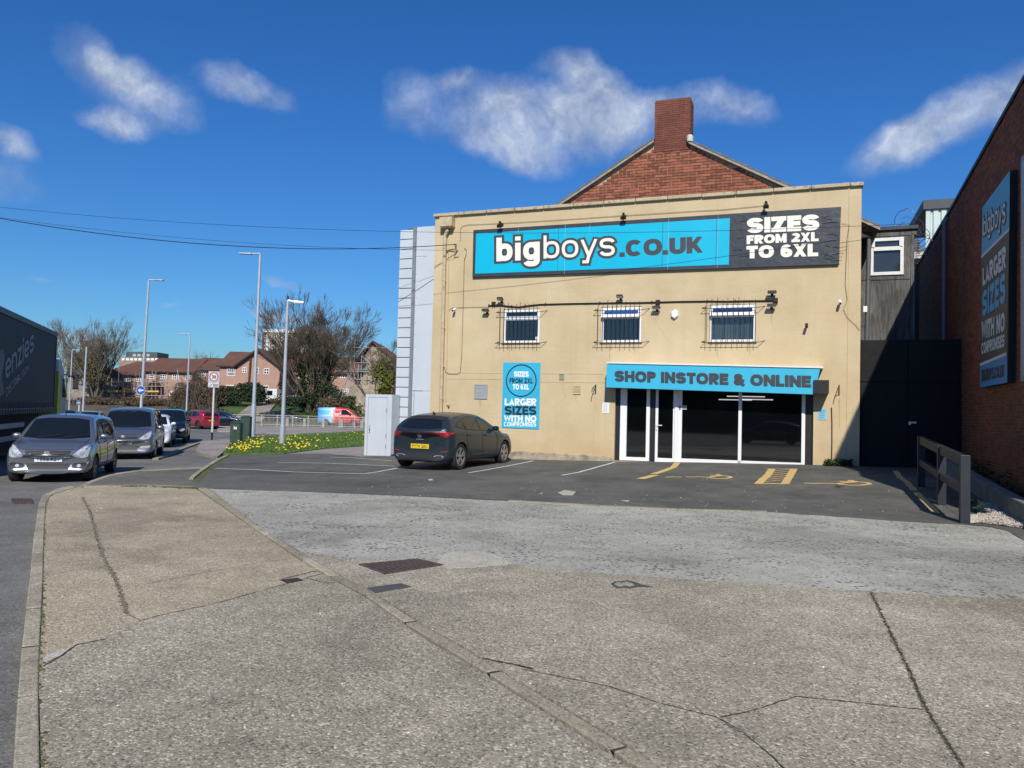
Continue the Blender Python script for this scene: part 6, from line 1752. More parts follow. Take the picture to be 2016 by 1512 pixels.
class Car:
    def __init__(s, name, label, cat, M4, sp, paint, detail=2, group=None):
        s.sp = sp; s.paint = paint
        L, W, H = sp['L'], sp['W'], sp['H']
        s.root = empty(name, M4, label, cat, group)
        top, belt = sp['top'], sp['belt']           # centre-line height and belt height along x (front is +x)
        zb = sp.get('zb', .20)
        wr = sp.get('wr', .70) * W / 2               # roof rail half width
        xs = sorted(set([-L / 2, -L / 2 + .04, -L / 2 + .12, -L / 2 + .25, -L / 2 + .45, L / 2, L / 2 - .04, L / 2 - .13, L / 2 - .3, L / 2 - .5] + [p[0] for p in top] + [p[0] for p in belt if -L / 2 < p[0] < L / 2] + [-L / 2 + L * k / 12 for k in range(2, 11)]))
        xx = [xs[0]]
        for x in xs[1:]:
            if x - xx[-1] > .035: xx.append(x)
        vs, rings = [], []
        for x in xx:
            e = abs(x) / (L / 2)
            w = W / 2 * (1 - .035 * e ** 2 - .13 * max(0, (e - .72) / .28) ** 2.4)
            zt, bz = interp(top, x), min(interp(belt, x), interp(top, x))
            hb = zt - bz
            k = max(0, min(1, hb / max(.1, H - interp(belt, 0))))
            rail = (w * .93) * (1 - k) + wr * k
            fe = max(0, (abs(x) - (L / 2 - .22)) / .22)
            zbb = zb + .05 * fe
            zm = zbb + (bz - zbb) * .5
            pts = [(0, zbb), (w * .7, zbb), (w * .93, zbb + .04), (w * .985, zbb + .16), (w, zm), (w * .985, bz - .13), (w * .955, bz - .035),
                   (w * .925 if hb > .04 else w * .88, bz + min(hb, .0)), (w * .90 * (1 - k * .35) + wr * k * .35 if hb > .04 else w * .8, bz + hb * .35), (rail * 1.02 if hb > .04 else w * .7, bz + hb * .86), (rail * .86, zt - .012), (rail * .5, zt + .012), (0, zt + .018)]
            bulge = sp.get('bulge', .16) * max(0, (e - .8) / .2) ** 1.5
            ring = []
            for (y, z) in pts:
                bx_ = -math.copysign(1, x) * bulge * (y / max(w, .1)) ** 2
                lean = 0
                if x > 0: lean = -.05 * max(0, (e - .85) / .15) * max(0, (z - .45))
                ring.append((x + bx_ + lean, y, z))
            rings.append(ring)
        n = len(rings[0])
        idx = []
        for ring in rings:
            row = []
            for (x, y, z) in ring: vs.append((x, y, z)); row.append(len(vs) - 1)
            mir = []
            for j in range(n - 2, 0, -1):
                x, y, z = ring[j]; vs.append((x, -y, z)); mir.append(len(vs) - 1)
            idx.append(row + mir)
        m_ = len(idx[0]); fs = []
        for i in range(len(idx) - 1):
            for j in range(m_): fs.append((idx[i][j], idx[i][(j + 1) % m_], idx[i + 1][(j + 1) % m_], idx[i + 1][j]))
        # end caps as quads across
        for row, fl_ in ((idx[0], 1), (idx[-1], 0)):
            for j in range(n - 1):
                a, b_ = row[j], row[j + 1]; a2, b2 = row[-j % m_], row[-(j + 1) % m_]
                f = [a, b_, b2, a2]; f = [q for i_, q in enumerate(f) if q not in f[:i_]]
                if len(f) > 2: fs.append(tuple(f))
        me = bpy.data.meshes.new('body'); me.from_pydata(vs, [], fs)
        bm = bmesh.new(); bm.from_mesh(me); bmesh.ops.recalc_face_normals(bm, faces=bm.faces); bm.to_mesh(me); bm.free()
        ob = bpy.data.objects.new('body_tmp', me); COL.objects.link(ob)
        ss = ob.modifiers.new('s', 'SUBSURF'); ss.levels = detail; ss.render_levels = detail
        dg = bpy.context.evaluated_depsgraph_get()
        m2 = bpy.data.meshes.new_from_object(ob.evaluated_get(dg))
        s.bvh = BVHTree.FromPolygons([v.co.copy() for v in m2.vertices], [tuple(p.vertices) for p in m2.polygons])
        # wheel arches
        ob.modifiers.clear(); ob.data = m2
        R_ = sp['R']; ra = R_ * 1.13
        cut = MB()
        for x in (sp['xf'], sp['xr']):
            for sg in (1, -1):
                n_ = 28; a_ = [(x + math.cos(2 * math.pi * k / n_) * ra, sg * (W / 2 - .27), R_ + math.sin(2 * math.pi * k / n_) * ra) for k in range(n_)]
                cut.prism(a_, (0, sg * .6, 0))
        co_ = cut.build('cutter', SEAM, fix=True)
        bo_ = ob.modifiers.new('b', 'BOOLEAN'); bo_.object = co_; bo_.operation = 'DIFFERENCE'; bo_.solver = 'EXACT'; 
        dg = bpy.context.evaluated_depsgraph_get(); dg.update()
        m3 = bpy.data.meshes.new_from_object(ob.evaluated_get(dg))
        bpy.data.objects.remove(ob); bpy.data.objects.remove(co_)
        m3.materials.clear(); m3.materials.append(paint); m3.materials.append(PLAS)
        lowz = sp.get('clad', zb + .03)
        for p in m3.polygons:
            c = p.center; p.use_smooth = True; p.material_index = 0
            inside = any((c.x - x) ** 2 + (c.z - R_) ** 2 < (ra * 1.0) ** 2 * 1.002 and abs(c.y) < W / 2 * 1.1 for x in (sp['xf'], sp['xr']))
            near = inside and (abs(p.normal.y) < .6 or abs(c.y) < W / 2 - .2)
            if c.z < lowz or near: p.material_index = 1
            if sp.get('cladd') and abs(c.y) > W / 2 * .8 and any((c.x - x) ** 2 + (c.z - R_) ** 2 < (ra * 1.16) ** 2 for x in (sp['xf'], sp['xr'])): p.material_index = 1
        m3.name = 'body'
        m3.set_sharp_from_angle(angle=R(38))
        s.body = bpy.data.objects.new('body', m3); COL.objects.link(s.body); s.body.parent = s.root
        for x in (sp['xf'], sp['xr']):
            for sg in (1, -1): s.wheel(x, sg)
    def wheel(s, x, sg):
        sp = s.sp; R_ = sp['R']; tw = .20; y = sg * (sp['W'] / 2 - .035 - tw / 2)
        root = bpy.data.objects.new('wheel', None); COL.objects.link(root); root.parent = s.root; root.location = (x, y, R_); root.empty_display_size = .1
        g = MB(); h = tw / 2; ri = R_ * .70
        g.lathe([(ri, -h * .9), (R_ * .93, -h), (R_ * .985, -h * .8), (R_, -h * .4), (R_, h * .4), (R_ * .985, h * .8), (R_ * .93, h), (ri, h * .9), (ri, -h * .9)], 32, 'y'); g.build('tyre', TYRE, parent=root, smooth=True, angle=40)
        g = MB(); o_ = sg * h
        g.lathe([(ri, o_ * .9), (ri * .93, o_ * .92), (ri * .90, o_ * .5), (ri * .9, o_ * .25), (0, o_ * .25)], 32, 'y', m=1)
        ns = sp.get('spokes', 5)
        g.lathe([(ri * 1.0, o_ * .9), (ri * .97, o_ * .98), (ri * .90, o_ * .96), (ri * .89, o_ * .6)], 32, 'y', m=0)
        for k in range(ns):
            a = 2 * math.pi * k / ns + .3
            for da in ((-.16, .16) if sp.get('twin') else (0,)):
                r0, r1 = R_ * .08, ri * .92; c_, s_ = math.cos(a), math.sin(a); c2, s2 = math.cos(a + da), math.sin(a + da)
                wd0, wd1 = (R_ * .07, R_ * .055) if sp.get('twin') else (R_ * .10, R_ * .10)
                P_ = lambda r, w, cc, s3, yy: (cc * r - s3 * w, yy, s3 * r + cc * w)
                g.hexa([P_(r0, -wd0, c_, s_, o_ * .6), P_(r1, -wd1, c2, s2, o_ * .6), P_(r1, wd1, c2, s2, o_ * .6), P_(r0, wd0, c_, s_, o_ * .6), P_(r0, -wd0, c_, s_, o_ * .86), P_(r1, -wd1, c2, s2, o_ * .95), P_(r1, wd1, c2, s2, o_ * .95), P_(r0, wd0, c_, s_, o_ * .86)], m=0)
        g.lathe([(0, o_ * .92), (R_ * .13, o_ * .9), (R_ * .15, o_ * .5)], 14, 'y', m=0)
        g.build('rim', [sp.get('rim', RIMM), SEAM], parent=root)
    def decal(s, nm, poly, view, matl, lift=.004, grid=.06, parent=None, thick=0., kind=None, smooth=True):
        """poly: 2D outline seen from a side ('l','r' -> x,z; 'f','b' -> y,z; 't' -> x,y), projected on the body"""
        g = MB(); s._proj(g, poly, view, lift, grid)
        o = g.build(nm, matl, parent=parent or s.root, smooth=smooth)
        return o
    def _hit(s, p, view):
        L = s.sp['L']
        if view in 'lr':
            sg = 1 if view == 'l' else -1; h = s.bvh.ray_cast(Vector((p[0], sg * 3, p[1])), Vector((0, -sg, 0)))
        elif view in 'fb':
            sg = 1 if view == 'f' else -1; h = s.bvh.ray_cast(Vector((sg * 5, p[0], p[1])), Vector((-sg, 0, 0)))
        else: h = s.bvh.ray_cast(Vector((p[0], p[1], 4)), Vector((0, 0, -1)))
        return h[0], h[1]
    def _proj(s, g, poly, view, lift, grid, m=0):
        b = densify(poly, grid * .8); vs = [Vector(q) for q in b]; ed = [(i, (i + 1) % len(b)) for i in range(len(b))]
        x0, x1 = min(q[0] for q in b), max(q[0] for q in b); y0, y1 = min(q[1] for q in b), max(q[1] for q in b)
        x = x0 + grid * .5
        while x < x1:
            y = y0 + grid * .5
            while y < y1:
                if in_poly(x, y, b): vs.append(Vector((x, y)))
                y += grid
            x += grid
        r = delaunay_2d_cdt(vs, ed, [], 1, 1e-5)
        V = []; ok = []
        for q in r[0]:
            h, nrm = s._hit((q.x, q.y), view)
            if h is None: V.append(Vector((0, 0, 0))); ok.append(False)
            else: V.append(h + nrm * lift); ok.append(True)
        g.add(V, [tuple(f) for f in r[2] if all(ok[i] for i in f)], m)
    def line(s, nm, pts, view, wid=.008, matl=None, lift=.003, parent=None, r=None):
        g = MB(); P_ = []
        for i in range(len(pts) - 1):
            a, b = pts[i], pts[i + 1]; L = math.hypot(a[0] - b[0], a[1] - b[1]); k = max(2, int(L / .07))
            for j in range(k + (1 if i == len(pts) - 2 else 0)): P_.append((a[0] + (b[0] - a[0]) * j / k, a[1] + (b[1] - a[1]) * j / k))
        Q = []
        for p in P_:
            h, nrm = s._hit(p, view)
            if h is not None: Q.append(h + nrm * lift)
        if len(Q) > 1: g.tube(Q, wid / 2, 4, caps=False); return g.build(nm, matl or SEAM, parent=parent or s.root)
    def plate(s, x, z, w, h, view, matl, text, tilt=0., yc=0.):
        hit, nrm = s._hit((yc, z), view); sg = 1 if view == 'f' else -1
        n_ = Vector((sg, 0, 0)); c = Vector((hit.x + sg * .02, yc, z))
        rt = Vector((0, sg, 0))   # image right when looking at the plate: for front view (looking to -x) right is +y
        q = [c - rt * w / 2 + Vector((0, 0, h / 2)), c + rt * w / 2 + Vector((0, 0, h / 2)), c + rt * w / 2 - Vector((0, 0, h / 2)), c - rt * w / 2 - Vector((0, 0, h / 2))]
        g = MB(); g.prism([p_ for p_ in q], (-sg * .03, 0, 0), 0)
        tq = [c + rt * (a * w) + Vector((0, 0, b * h)) for a, b in ((-.42, .34), (.42, .34), (.42, -.34), (-.42, -.34))]
        text_on(g, text, tq, n_, 1, t=.15, gap=.16, lift=.004)
        g.build('number_plate', [matl, PLTX], parent=s.root)
    def mirror(s, x, z, matl, sz=(.11, .2, .13)):
        for sg in (1, -1):
            h, nrm = s._hit((x, z), 'l'); y = (h.y if h else s.sp['W'] / 2) * sg
            g = MB(); c = Vector((x - .02, y + sg * (sz[1] / 2 + .02), z + .04))
            n = 6; prof = [(0, -sz[1] / 2), (sz[2] * .38, -sz[1] / 2 + .015), (sz[2] * .5, -sz[1] * .2), (sz[2] * .5, sz[1] * .2), (sz[2] * .36, sz[1] / 2 - .02), (0, sz[1] / 2)]
            g.lathe(prof, 12, 'y', c=tuple(c)); g.tube([(x, y - sg * .03, z - .02), (x - .01, y + sg * .06, z + .0)], .022, 6)
            o = g.build('door_mirror', matl, parent=s.root, smooth=True)
            o2 = MB(); o2.rbox(c + Vector((-.052, 0, 0)), (.012, sz[1] * .8, sz[2] * .8)); o2.build('mirror_glass', CARGL, parent=o)
    def side_windows(s, polys, matl=CARGL, trim=True):
        for v in 'lr':
            for p_ in polys:
                o = s.decal('side_window', p_, v, matl, .004, .08)
                if trim: s.line('window_trim', p_ + [p_[0]], v, .014, PLAS, .004, parent=o)
    def handles(s, pts, matl):
        for v in 'lr':
            for (x, z) in pts:
                h, nrm = s._hit((x, z), v); sg = 1 if v == 'l' else -1
                if h is None: continue
                g = MB(); g.tube([(x - .085, h.y + .004 * sg, z), (x - .06, h.y + .03 * sg, z + .004), (x + .06, h.y + .03 * sg, z + .006), (x + .085, h.y + .004 * sg, z + .004)], .013, 6); g.build('door_handle', matl, parent=s.root)
def sheared(poly): return poly
def aerial(c, x, z0, L=.16, fin=False):
    h, n_ = c._hit((x, 0), 't')
    g = MB()
    if fin: g.add([(x + .07, -.012, h.z), (x - .09, -.02, h.z), (x - .09, .02, h.z), (x + .07, .012, h.z), (x - .07, 0, h.z + .07), (x - .09, 0, h.z + .07)], [(0, 1, 5, 4), (3, 4, 5, 2), (1, 2, 5), (0, 4, 3)])
    else: g.tube([(x, 0, h.z - .01), (x - L * .5, 0, h.z + L)], [.012, .004], 5)
    g.build('aerial', PLAS, parent=c.root)
def place(X, Y, head, up=0.0): 
    return frame_at((X, Y, gz(X, Y) + up), head)

# --- silver-grey hatchback facing the camera ------------------------------------
L, W, H = 3.70, 1.69, 1.50
sp = dict(L=L, W=W, H=H, R=.30, xf=1.15, xr=-1.23, zb=.19, wr=.74, rim=RIMD, spokes=7, bulge=.22,
          top=[(-L/2, .88), (-L/2+.06, 1.02), (-L/2+.16, 1.30), (-L/2+.35, 1.44), (-.7, 1.49), (-.1, 1.50), (.35, 1.47), (.60, 1.38), (1.03, .975), (1.16, .925), (1.5, .845), (1.74, .735), (L/2, .60)],
          belt=[(-L/2, .84), (-1.6, .96), (-.8, .93), (.6, .88), (1.03, .89), (1.3, .84), (1.6, .73), (L/2, .58)])
silv = car_paint('silver_grey_paint', (.27, .285, .31), .75)
sw = Car('parked_hatchback', 'silver grey small hatchback parked facing the camera in front of the lorry', 'car', place(-10.08, 17.4, 162), sp, silv, 2, 'cars parked along the side road')
sw.decal('windscreen', [(-.66, .985), (-.54, 1.375), (-.3, 1.415), (.3, 1.415), (.54, 1.375), (.66, .985), (.3, .955), (-.3, .955)], 'f', CARGL)
sw.decal('rear_window', [(-.52, 1.04), (-.45, 1.36), (.45, 1.36), (.52, 1.04)], 'b', CARGL)
sw.side_windows([[(.74, .93), (.68, 1.03), (.36, 1.34), (.02, 1.39), (-.02, .935)], [(-.10, .94), (-.08, 1.39), (-.62, 1.385), (-.86, 1.32), (-.92, .98)], [(-1.0, 1.0), (-.96, 1.28), (-1.14, 1.22), (-1.28, 1.04)]])
for v in (-1, 1):
    o = sw.decal('headlight', [(v*.50, .57), (v*.46, .61), (v*.55, .71), (v*.66, .81), (v*.74, .84), (v*.765, .77), (v*.74, .59), (v*.66, .56)], 'f', HEADL, .006, .035)
    sw.decal('lamp_bulb', [(v*(.63 + .05*math.cos(a)), .66 + .05*math.sin(a)) for a in [k*math.pi/5 for k in range(10)]], 'f', CHROME, .010, .03, parent=o)
    o = sw.decal('fog_lamp_recess', [(v*.46, .33), (v*.44, .40), (v*.50, .44), (v*.70, .46), (v*.74, .40), (v*.66, .32)], 'f', PLAS, .004, .04)
    sw.decal('fog_lamp', [(v*(.58 + .038*math.cos(a)), .385 + .038*math.sin(a)) for a in [k*math.pi/5 for k in range(10)]], 'f', HEADL, .010, .03, parent=o)
    sw.line('fog_trim', [(v*.70, .33), (v*.755, .46)], 'f', .03, silv, .008)
sw.decal('grille', [(-.41, .635), (-.43, .715), (-.25, .71), (.25, .71), (.43, .715), (.41, .635), (.2, .61), (-.2, .61)], 'f', PLAS, .005, .05)
sw.decal('lower_grille', [(-.38, .30), (-.42, .43), (.42, .43), (.38, .30)], 'f', PLAS, .005, .05)
for zz_ in (.335, .365, .395): sw.line('grille_bar', [(-.38, zz_), (.38, zz_)], 'f', .012, silv, .008)
sw.line('bumper_lip', [(-.66, .27), (-.3, .235), (.3, .235), (.66, .27)], 'f', .03, silv, .006)
sw.plate(0, .525, .52, .11, 'f', PLW, 'YB59 PZV')
h_, _n = sw._hit((0, .665), 'f'); g = MB()
text_on(g, 'S', [Vector((h_.x + .015, a*.062, .665 + b_*.042)) for a, b_ in ((-1, 1), (1, 1), (1, -1), (-1, -1))], (1, 0, 0), 0, .07); g.build('badge', CHROME, parent=sw.root)
sw.line('bonnet_seam', [(1.08, .66), (1.45, .63), (1.74, .50)], 't', .008); sw.line('bonnet_seam', [(1.08, -.66), (1.45, -.63), (1.74, -.50)], 't', .008)
sw.line('bonnet_edge', [(-.50, .745), (0, .735), (.50, .745)], 'f', .008)
for v in 'lr':
    sw.line('door_seam', [(.78, .94), (.80, .6), (.68, .30), (-.05, .28), (-.06, .95)], v); sw.line('door_seam', [(-.06, .28), (-.70, .28), (-.98, .62), (-1.0, .98)], v)
    sw.line('sill_line', [(.7, .38), (-.8, .36)], v, .014)
sw.mirror(.66, .96, silv); sw.handles([(.08, .86), (-.84, .88)], silv); aerial(sw, .3, 1.5)
g = MB()
for v in (-.35, .15): 
    a = [sw._hit((v + k * .09, .975 + k * .012), 'f')[0] for k in range(6)]; g.tube([q + Vector((.02, 0, .012)) for q in a if q], .008, 4)
g.build('wiper', PLAS, parent=sw.root)

sw.root.scale = (.97, .97, .945)
# --- grey people carrier ---------------------------------------------------------
L, W, H = 4.82, 1.90, 1.78
sp = dict(L=L, W=W, H=H, R=.335, xf=1.48, xr=-1.40, zb=.22, wr=.76, rim=RIMM, spokes=7, bulge=.22,
          top=[(-L/2, .95), (-L/2+.08, 1.15), (-L/2+.3, 1.66), (-1.8, 1.74), (-.6, 1.78), (.2, 1.76), (.62, 1.67), (1.25, 1.16), (1.42, 1.09), (1.9, .98), (2.25, .84), (L/2, .66)],
          belt=[(-L/2, .95), (-1.9, 1.06), (-.8, 1.03), (.8, 1.0), (1.25, 1.02), (1.7, .95), (2.1, .82), (L/2, .62)])
gcol = car_paint('grey_paint', (.24, .245, .255), .7)
ga = Car('parked_people_carrier', 'grey people carrier parked facing the camera behind the silver hatchback', 'car', place(-13.35, 26.9, 160), sp, gcol, 2, 'cars parked along the side road')
ga.decal('windscreen', [(-.74, 1.14), (-.63, 1.62), (-.3, 1.68), (.3, 1.68), (.63, 1.62), (.74, 1.14), (.3, 1.10), (-.3, 1.10)], 'f', CARGL)
ga.side_windows([[(.95, 1.06), (.5, 1.50), (.1, 1.62), (.05, 1.06)], [(-.05, 1.06), (-.0, 1.62), (-.95, 1.64), (-1.0, 1.08)], [(-1.1, 1.09), (-1.05, 1.63), (-1.7, 1.58), (-2.0, 1.2)]])
for v in (-1, 1):
    o = ga.decal('headlight', [(v*.46, .74), (v*.60, .86), (v*.74, .97), (v*.80, .99), (v*.82, .86), (v*.76, .76), (v*.6, .71)], 'f', HEADL, .006, .035)
    ga.decal('lamp_bulb', [(v*(.66 + .05*math.cos(a)), .82 + .05*math.sin(a)) for a in [k*math.pi/5 for k in range(10)]], 'f', CHROME, .010, .03, parent=o)
    ga.decal('fog_lamp', [(v*.52, .42), (v*.5, .48), (v*.6, .51), (v*.82, .52), (v*.78, .44)], 'f', HEADL, .006, .04)
ga.decal('grille', [(-.42, .74), (-.44, .81), (.44, .81), (.42, .74)], 'f', PLAS, .005, .05)
ga.decal('lower_grille', [(-.42, .36), (-.46, .50), (.46, .50), (.42, .36)], 'f', PLAS, .005, .05)
for zz_ in (.39, .43, .47): ga.line('grille_bar', [(-.42, zz_), (.42, zz_)], 'f', .012, GALV, .008)
ga.line('chrome_strip', [(-.46, .345), (.46, .345)], 'f', .03, CHROME, .006)
ga.plate(0, .62, .52, .11, 'f', PLW, '  4 SFJ')
h_, _n = ga._hit((0, .80), 'f'); g = MB(); g.lathe([(0, .02), (.05, .016), (.07, 0), (.07, -.02)], 18, 'x', c=(h_.x, 0, .80)); g.build('badge', CHROME, parent=ga.root)
ga.line('bonnet_edge', [(-.5, .88), (0, .89), (.5, .88)], 'f', .008)
for v in 'lr':
    ga.line('door_seam', [(1.0, 1.0), (1.02, .6), (.95, .32), (.0, .31), (0, 1.03)], v); ga.line('door_seam', [(0, .31), (-.85, .31), (-1.05, .7), (-1.05, 1.05)], v)
    ga.line('roof_rail', [(.1, 1.68), (-1.8, 1.66)], v, .035, PLAS, .01)
ga.mirror(.95, 1.06, gcol, (.13, .24, .16)); ga.handles([(.15, .92), (-.9, .94)], gcol)

ga.root.scale = (1, 1, .97)
# --- white hatchback --------------------------------------------------------------
L, W, H = 4.40, 1.80, 1.44
sp_sa = dict(L=L, W=W, H=H, R=.325, xf=1.35, xr=-1.33, zb=.18, wr=.70, rim=RIMD, spokes=5, bulge=.25,
          top=[(-L/2, .86), (-L/2+.08, 1.0), (-L/2+.45, 1.26), (-1.0, 1.40), (-.3, 1.44), (.25, 1.41), (.55, 1.30), (1.05, .98), (1.2, .93), (1.7, .84), (2.0, .74), (L/2, .58)],
          belt=[(-L/2, .84), (-1.7, .98), (-.8, .95), (.6, .91), (1.05, .92), (1.5, .84), (1.9, .72), (L/2, .56)])
def plain_car(nm, lab, M4, sp, paint, group, plate=None, ptxt='', det=1, dark_front=True):
    c = Car(nm, lab, 'car', M4, sp, paint, det, group)
    T = sp['top']; H_ = sp['H']; W_ = sp['W']; b0 = interp(sp['belt'], 0)
    xw = [p for p in T if p[0] > 0 and p[1] > H_ * .62][-1][0]
    zr = H_ - .10; zb_ = b0 + .06
    c.decal('windscreen', [(-W_*.37, zb_ + .02), (-W_*.31, zr), (W_*.31, zr), (W_*.37, zb_ + .02)], 'f', CARGL, .004, .08)
    c.decal('rear_window', [(-W_*.34, b0 + .14), (-W_*.28, zr - .02), (W_*.28, zr - .02), (W_*.34, b0 + .14)], 'b', CARGL, .004, .08)
    xs0 = xw - .35; ht = H_ - .13
    c.side_windows([[(xs0, zb_), (xs0 - .45, ht - .08), (.0, ht), (-.05, zb_)], [(-.13, zb_), (-.1, ht), (-.85, ht - .02), (-1.0, zb_ + .03)], [(-1.08, zb_ + .04), (-1.0, ht - .04), (-1.2, ht - .10), (-1.45, zb_ + .1)]], trim=False)
    for v in (-1, 1):
        c.decal('headlight', [(v*W_*.27, .62), (v*W_*.30, .70), (v*W_*.42, .76), (v*W_*.44, .68), (v*W_*.36, .60)], 'f', HEADL, .006, .05)
        c.decal('tail_light', [(v*W_*.30, .80), (v*W_*.30, .90), (v*W_*.45, .96), (v*W_*.45, .82)], 'b', TAILR, .006, .05)
    c.decal('grille', [(-W_*.2, .45), (-W_*.26, .66), (W_*.26, .66), (W_*.2, .45)], 'f', PLAS, .005, .08)
    c.decal('lower_grille', [(-W_*.32, .28), (-W_*.35, .38), (W_*.35, .38), (W_*.32, .28)], 'f', PLAS, .005, .08)
    c.mirror(xs0 - .1, zb_ + .02, paint); c.handles([(.1, b0 - .1), (-.9, b0 - .08)], paint)
    if plate: c.plate(0, plate[1], .52, .11, plate[0], plate[2], ptxt) if ptxt else c.decal('number_plate', [(-.26, plate[1] - .055), (-.26, plate[1] + .055), (.26, plate[1] + .055), (.26, plate[1] - .055)], plate[0], plate[2], .02, .2)
    for v in 'lr': c.line('door_seam', [(xs0 + .05, b0), (xs0 + .02, .3), (-.08, .28), (-.09, b0)], v); c.line('door_seam', [(-.08, .28), (-.8, .28), (-1.0, .7), (-1.02, b0)], v)
    return c
G2 = 'cars parked along the side road'
plain_car('parked_hatchback', 'white hatchback parked between the grey people carrier and the dark SUV', place(-16.35, 34.9, 160), sp_sa, car_paint('white_paint', (.75, .76, .78), 0.), G2, det=2)
L, W, H = 4.35, 1.85, 1.66
sp_suv = dict(L=L, W=W, H=H, R=.35, xf=1.32, xr=-1.30, zb=.24, wr=.76, rim=RIMD, spokes=5, bulge=.22, clad=.36, cladd=True,
          top=[(-L/2, .98), (-L/2+.07, 1.14), (-L/2+.28, 1.50), (-1.4, 1.62), (-.4, 1.66), (.3, 1.63), (.58, 1.52), (1.05, 1.16), (1.2, 1.10), (1.7, 1.02), (2.0, .90), (L/2, .68)],
          belt=[(-L/2, .96), (-1.7, 1.12), (-.8, 1.06), (.6, 1.02), (1.05, 1.06), (1.5, 1.0), (1.9, .88), (L/2, .66)])
plain_car('parked_suv', 'black SUV parked last in the row before the junction', place(-17.5, 39.2, 160), sp_suv, car_paint('black_paintwork', (.010, .011, .014), .3), G2, det=2)
rd = plain_car('red_suv', 'red SUV seen from behind at the junction', place(-27.4, 67.2, -50), sp_suv, car_paint('red_paint', (.36, .012, .03), .3), 'cars on the far road', plate=('b', .80, PLY_))
plain_car('dark_car', 'dark blue car passing behind the green cabinets', place(-27.1, 71.5, 88), sp_sa, car_paint('navy_paint', (.012, .022, .05), .4), 'cars on the far road')
plain_car('dark_car', 'black car driving right behind the pale railings', place(-25.3, 85, 90), sp_sa, car_paint('black_paintwork', (.010, .011, .014)), 'cars on the far road')
plain_car('far_parked_car', 'dark car roof showing left of the people carrier beyond the silver hatchback', place(-33.5, 57.5, 160), sp_sa, car_paint('black_paintwork', (.010, .011, .014)), 'cars on the far road')
plain_car('far_parked_car', 'pale car half hidden behind the silver hatchback roof', place(-31.4, 57, 160), sp_sa, car_paint('pale_silver_paint', (.5, .5, .5)), 'cars on the far road')

# --- dark grey hatchback parked by the wall, seen from behind ------------------------
L, W, H = 4.37, 1.80, 1.46
sp = dict(L=L, W=W, H=H, R=.335, xf=1.33, xr=-1.36, zb=.19, wr=.66, rim=RIMM, spokes=5, twin=True, bulge=.24,
          top=[(-L/2, .90), (-L/2+.05, .99), (-L/2+.18, 1.05), (-L/2+.62, 1.32), (-1.2, 1.40), (-.5, 1.45), (.1, 1.42), (.45, 1.32), (1.02, 1.0), (1.18, .955), (1.6, .88), (1.98, .76), (L/2, .60)],
          belt=[(-L/2, .88), (-L/2+.1, .98), (-1.7, 1.0), (-.8, .97), (.6, .93), (1.02, .94), (1.5, .86), (1.9, .74), (L/2, .58)])
slate = mat('slate_blue_paint', (.018, .028, .037), .36, .1, var=.03, vs=4, coat=.3, spec=.35)
rr = P2((905, 925)); rl = P2((797, 922.5)); fr_ = P2((995, 913.5))
hd = math.degrees(math.atan2(fr_.x - rr.x, fr_.y - rr.y)); print('leon', rr, rl, fr_, 'head', hd, (fr_ - rr).length)
hdl = 24.0
dv = Vector((math.sin(R(hdl)), math.cos(R(hdl)), 0)); lv = Vector((-dv.y, dv.x, 0))
cp = rr + dv * 1.36 + lv * .84
le = Car('parked_hatchback', 'dark slate hatchback parked beside the cream wall seen from behind', 'car', frame_at((cp.x, cp.y, gz(cp.x, cp.y) + .1), hdl), sp, slate, 2)
le.decal('rear_window', [(-.60, 1.06), (-.46, 1.28), (-.3, 1.325), (.3, 1.325), (.46, 1.28), (.60, 1.06), (.3, 1.03), (-.3, 1.03)], 'b', CARGL)
le.decal('roof_spoiler', [(-L/2+.50, -.55), (-L/2+.72, -.56), (-L/2+.72, .56), (-L/2+.50, .55)], 't', PLAS, .012, .08)
le.decal('windscreen', [(-.65, 1.02), (-.53, 1.34), (.53, 1.34), (.65, 1.02)], 'f', CARGL)
le.side_windows([[(.62, .975), (.30, 1.24), (.02, 1.33), (-.14, 1.345), (-.12, .985)], [(-.20, .99), (-.22, 1.35), (-.75, 1.345), (-1.05, 1.28), (-1.10, 1.03)], [(-1.17, 1.05), (-1.13, 1.255), (-1.32, 1.20), (-1.50, 1.10)]])
le.decal('light_bar', [(-.78, .915), (-.78, .945), (.78, .945), (.78, .915)], 'b', mat('dark_red_strip', (.10, .004, .006), .2), .006, .05)
for v in (-1, 1):
    le.decal('tail_light', [(v*.46, .935), (v*.52, .90), (v*.64, .85), (v*.74, .83), (v*.80, .87), (v*.84, .92), (v*.84, .95), (v*.5, .95)], 'b', TAILR, .009, .04)
    side = 'l' if v > 0 else 'r'
    le.decal('tail_light', [(-L/2+.22, .89), (-L/2+.05, .85), (-L/2+.03, .94), (-L/2+.24, .95), (-L/2+.40, .945)], side, TAILR, .008, .04)
    le.decal('exhaust_trim', [(v*.45, .30), (v*.42, .35), (v*.48, .375), (v*.66, .37), (v*.70, .345), (v*.64, .30)], 'b', CHROME, .008, .04)
    le.decal('exhaust_trim_inner', [(v*.475, .315), (v*.45, .345), (v*.50, .36), (v*.64, .357), (v*.67, .34), (v*.62, .315)], 'b', PLAS, .012, .04)
    le.decal('reflector', [(v*.60, .455), (v*.60, .475), (v*.80, .49), (v*.80, .475)], 'b', TAILR, .007, .05)
le.decal('lower_valance', [(-.72, .24), (-.66, .43), (.66, .43), (.72, .24)], 'b', PLAS, .004, .08)
le.decal('plate_recess', [(-.40, .50), (-.33, .66), (.33, .66), (.40, .50)], 'b', slate, .002, .06)
le.plate(0, .585, .52, .115, 'b', PLY_, 'PY74 GEU')
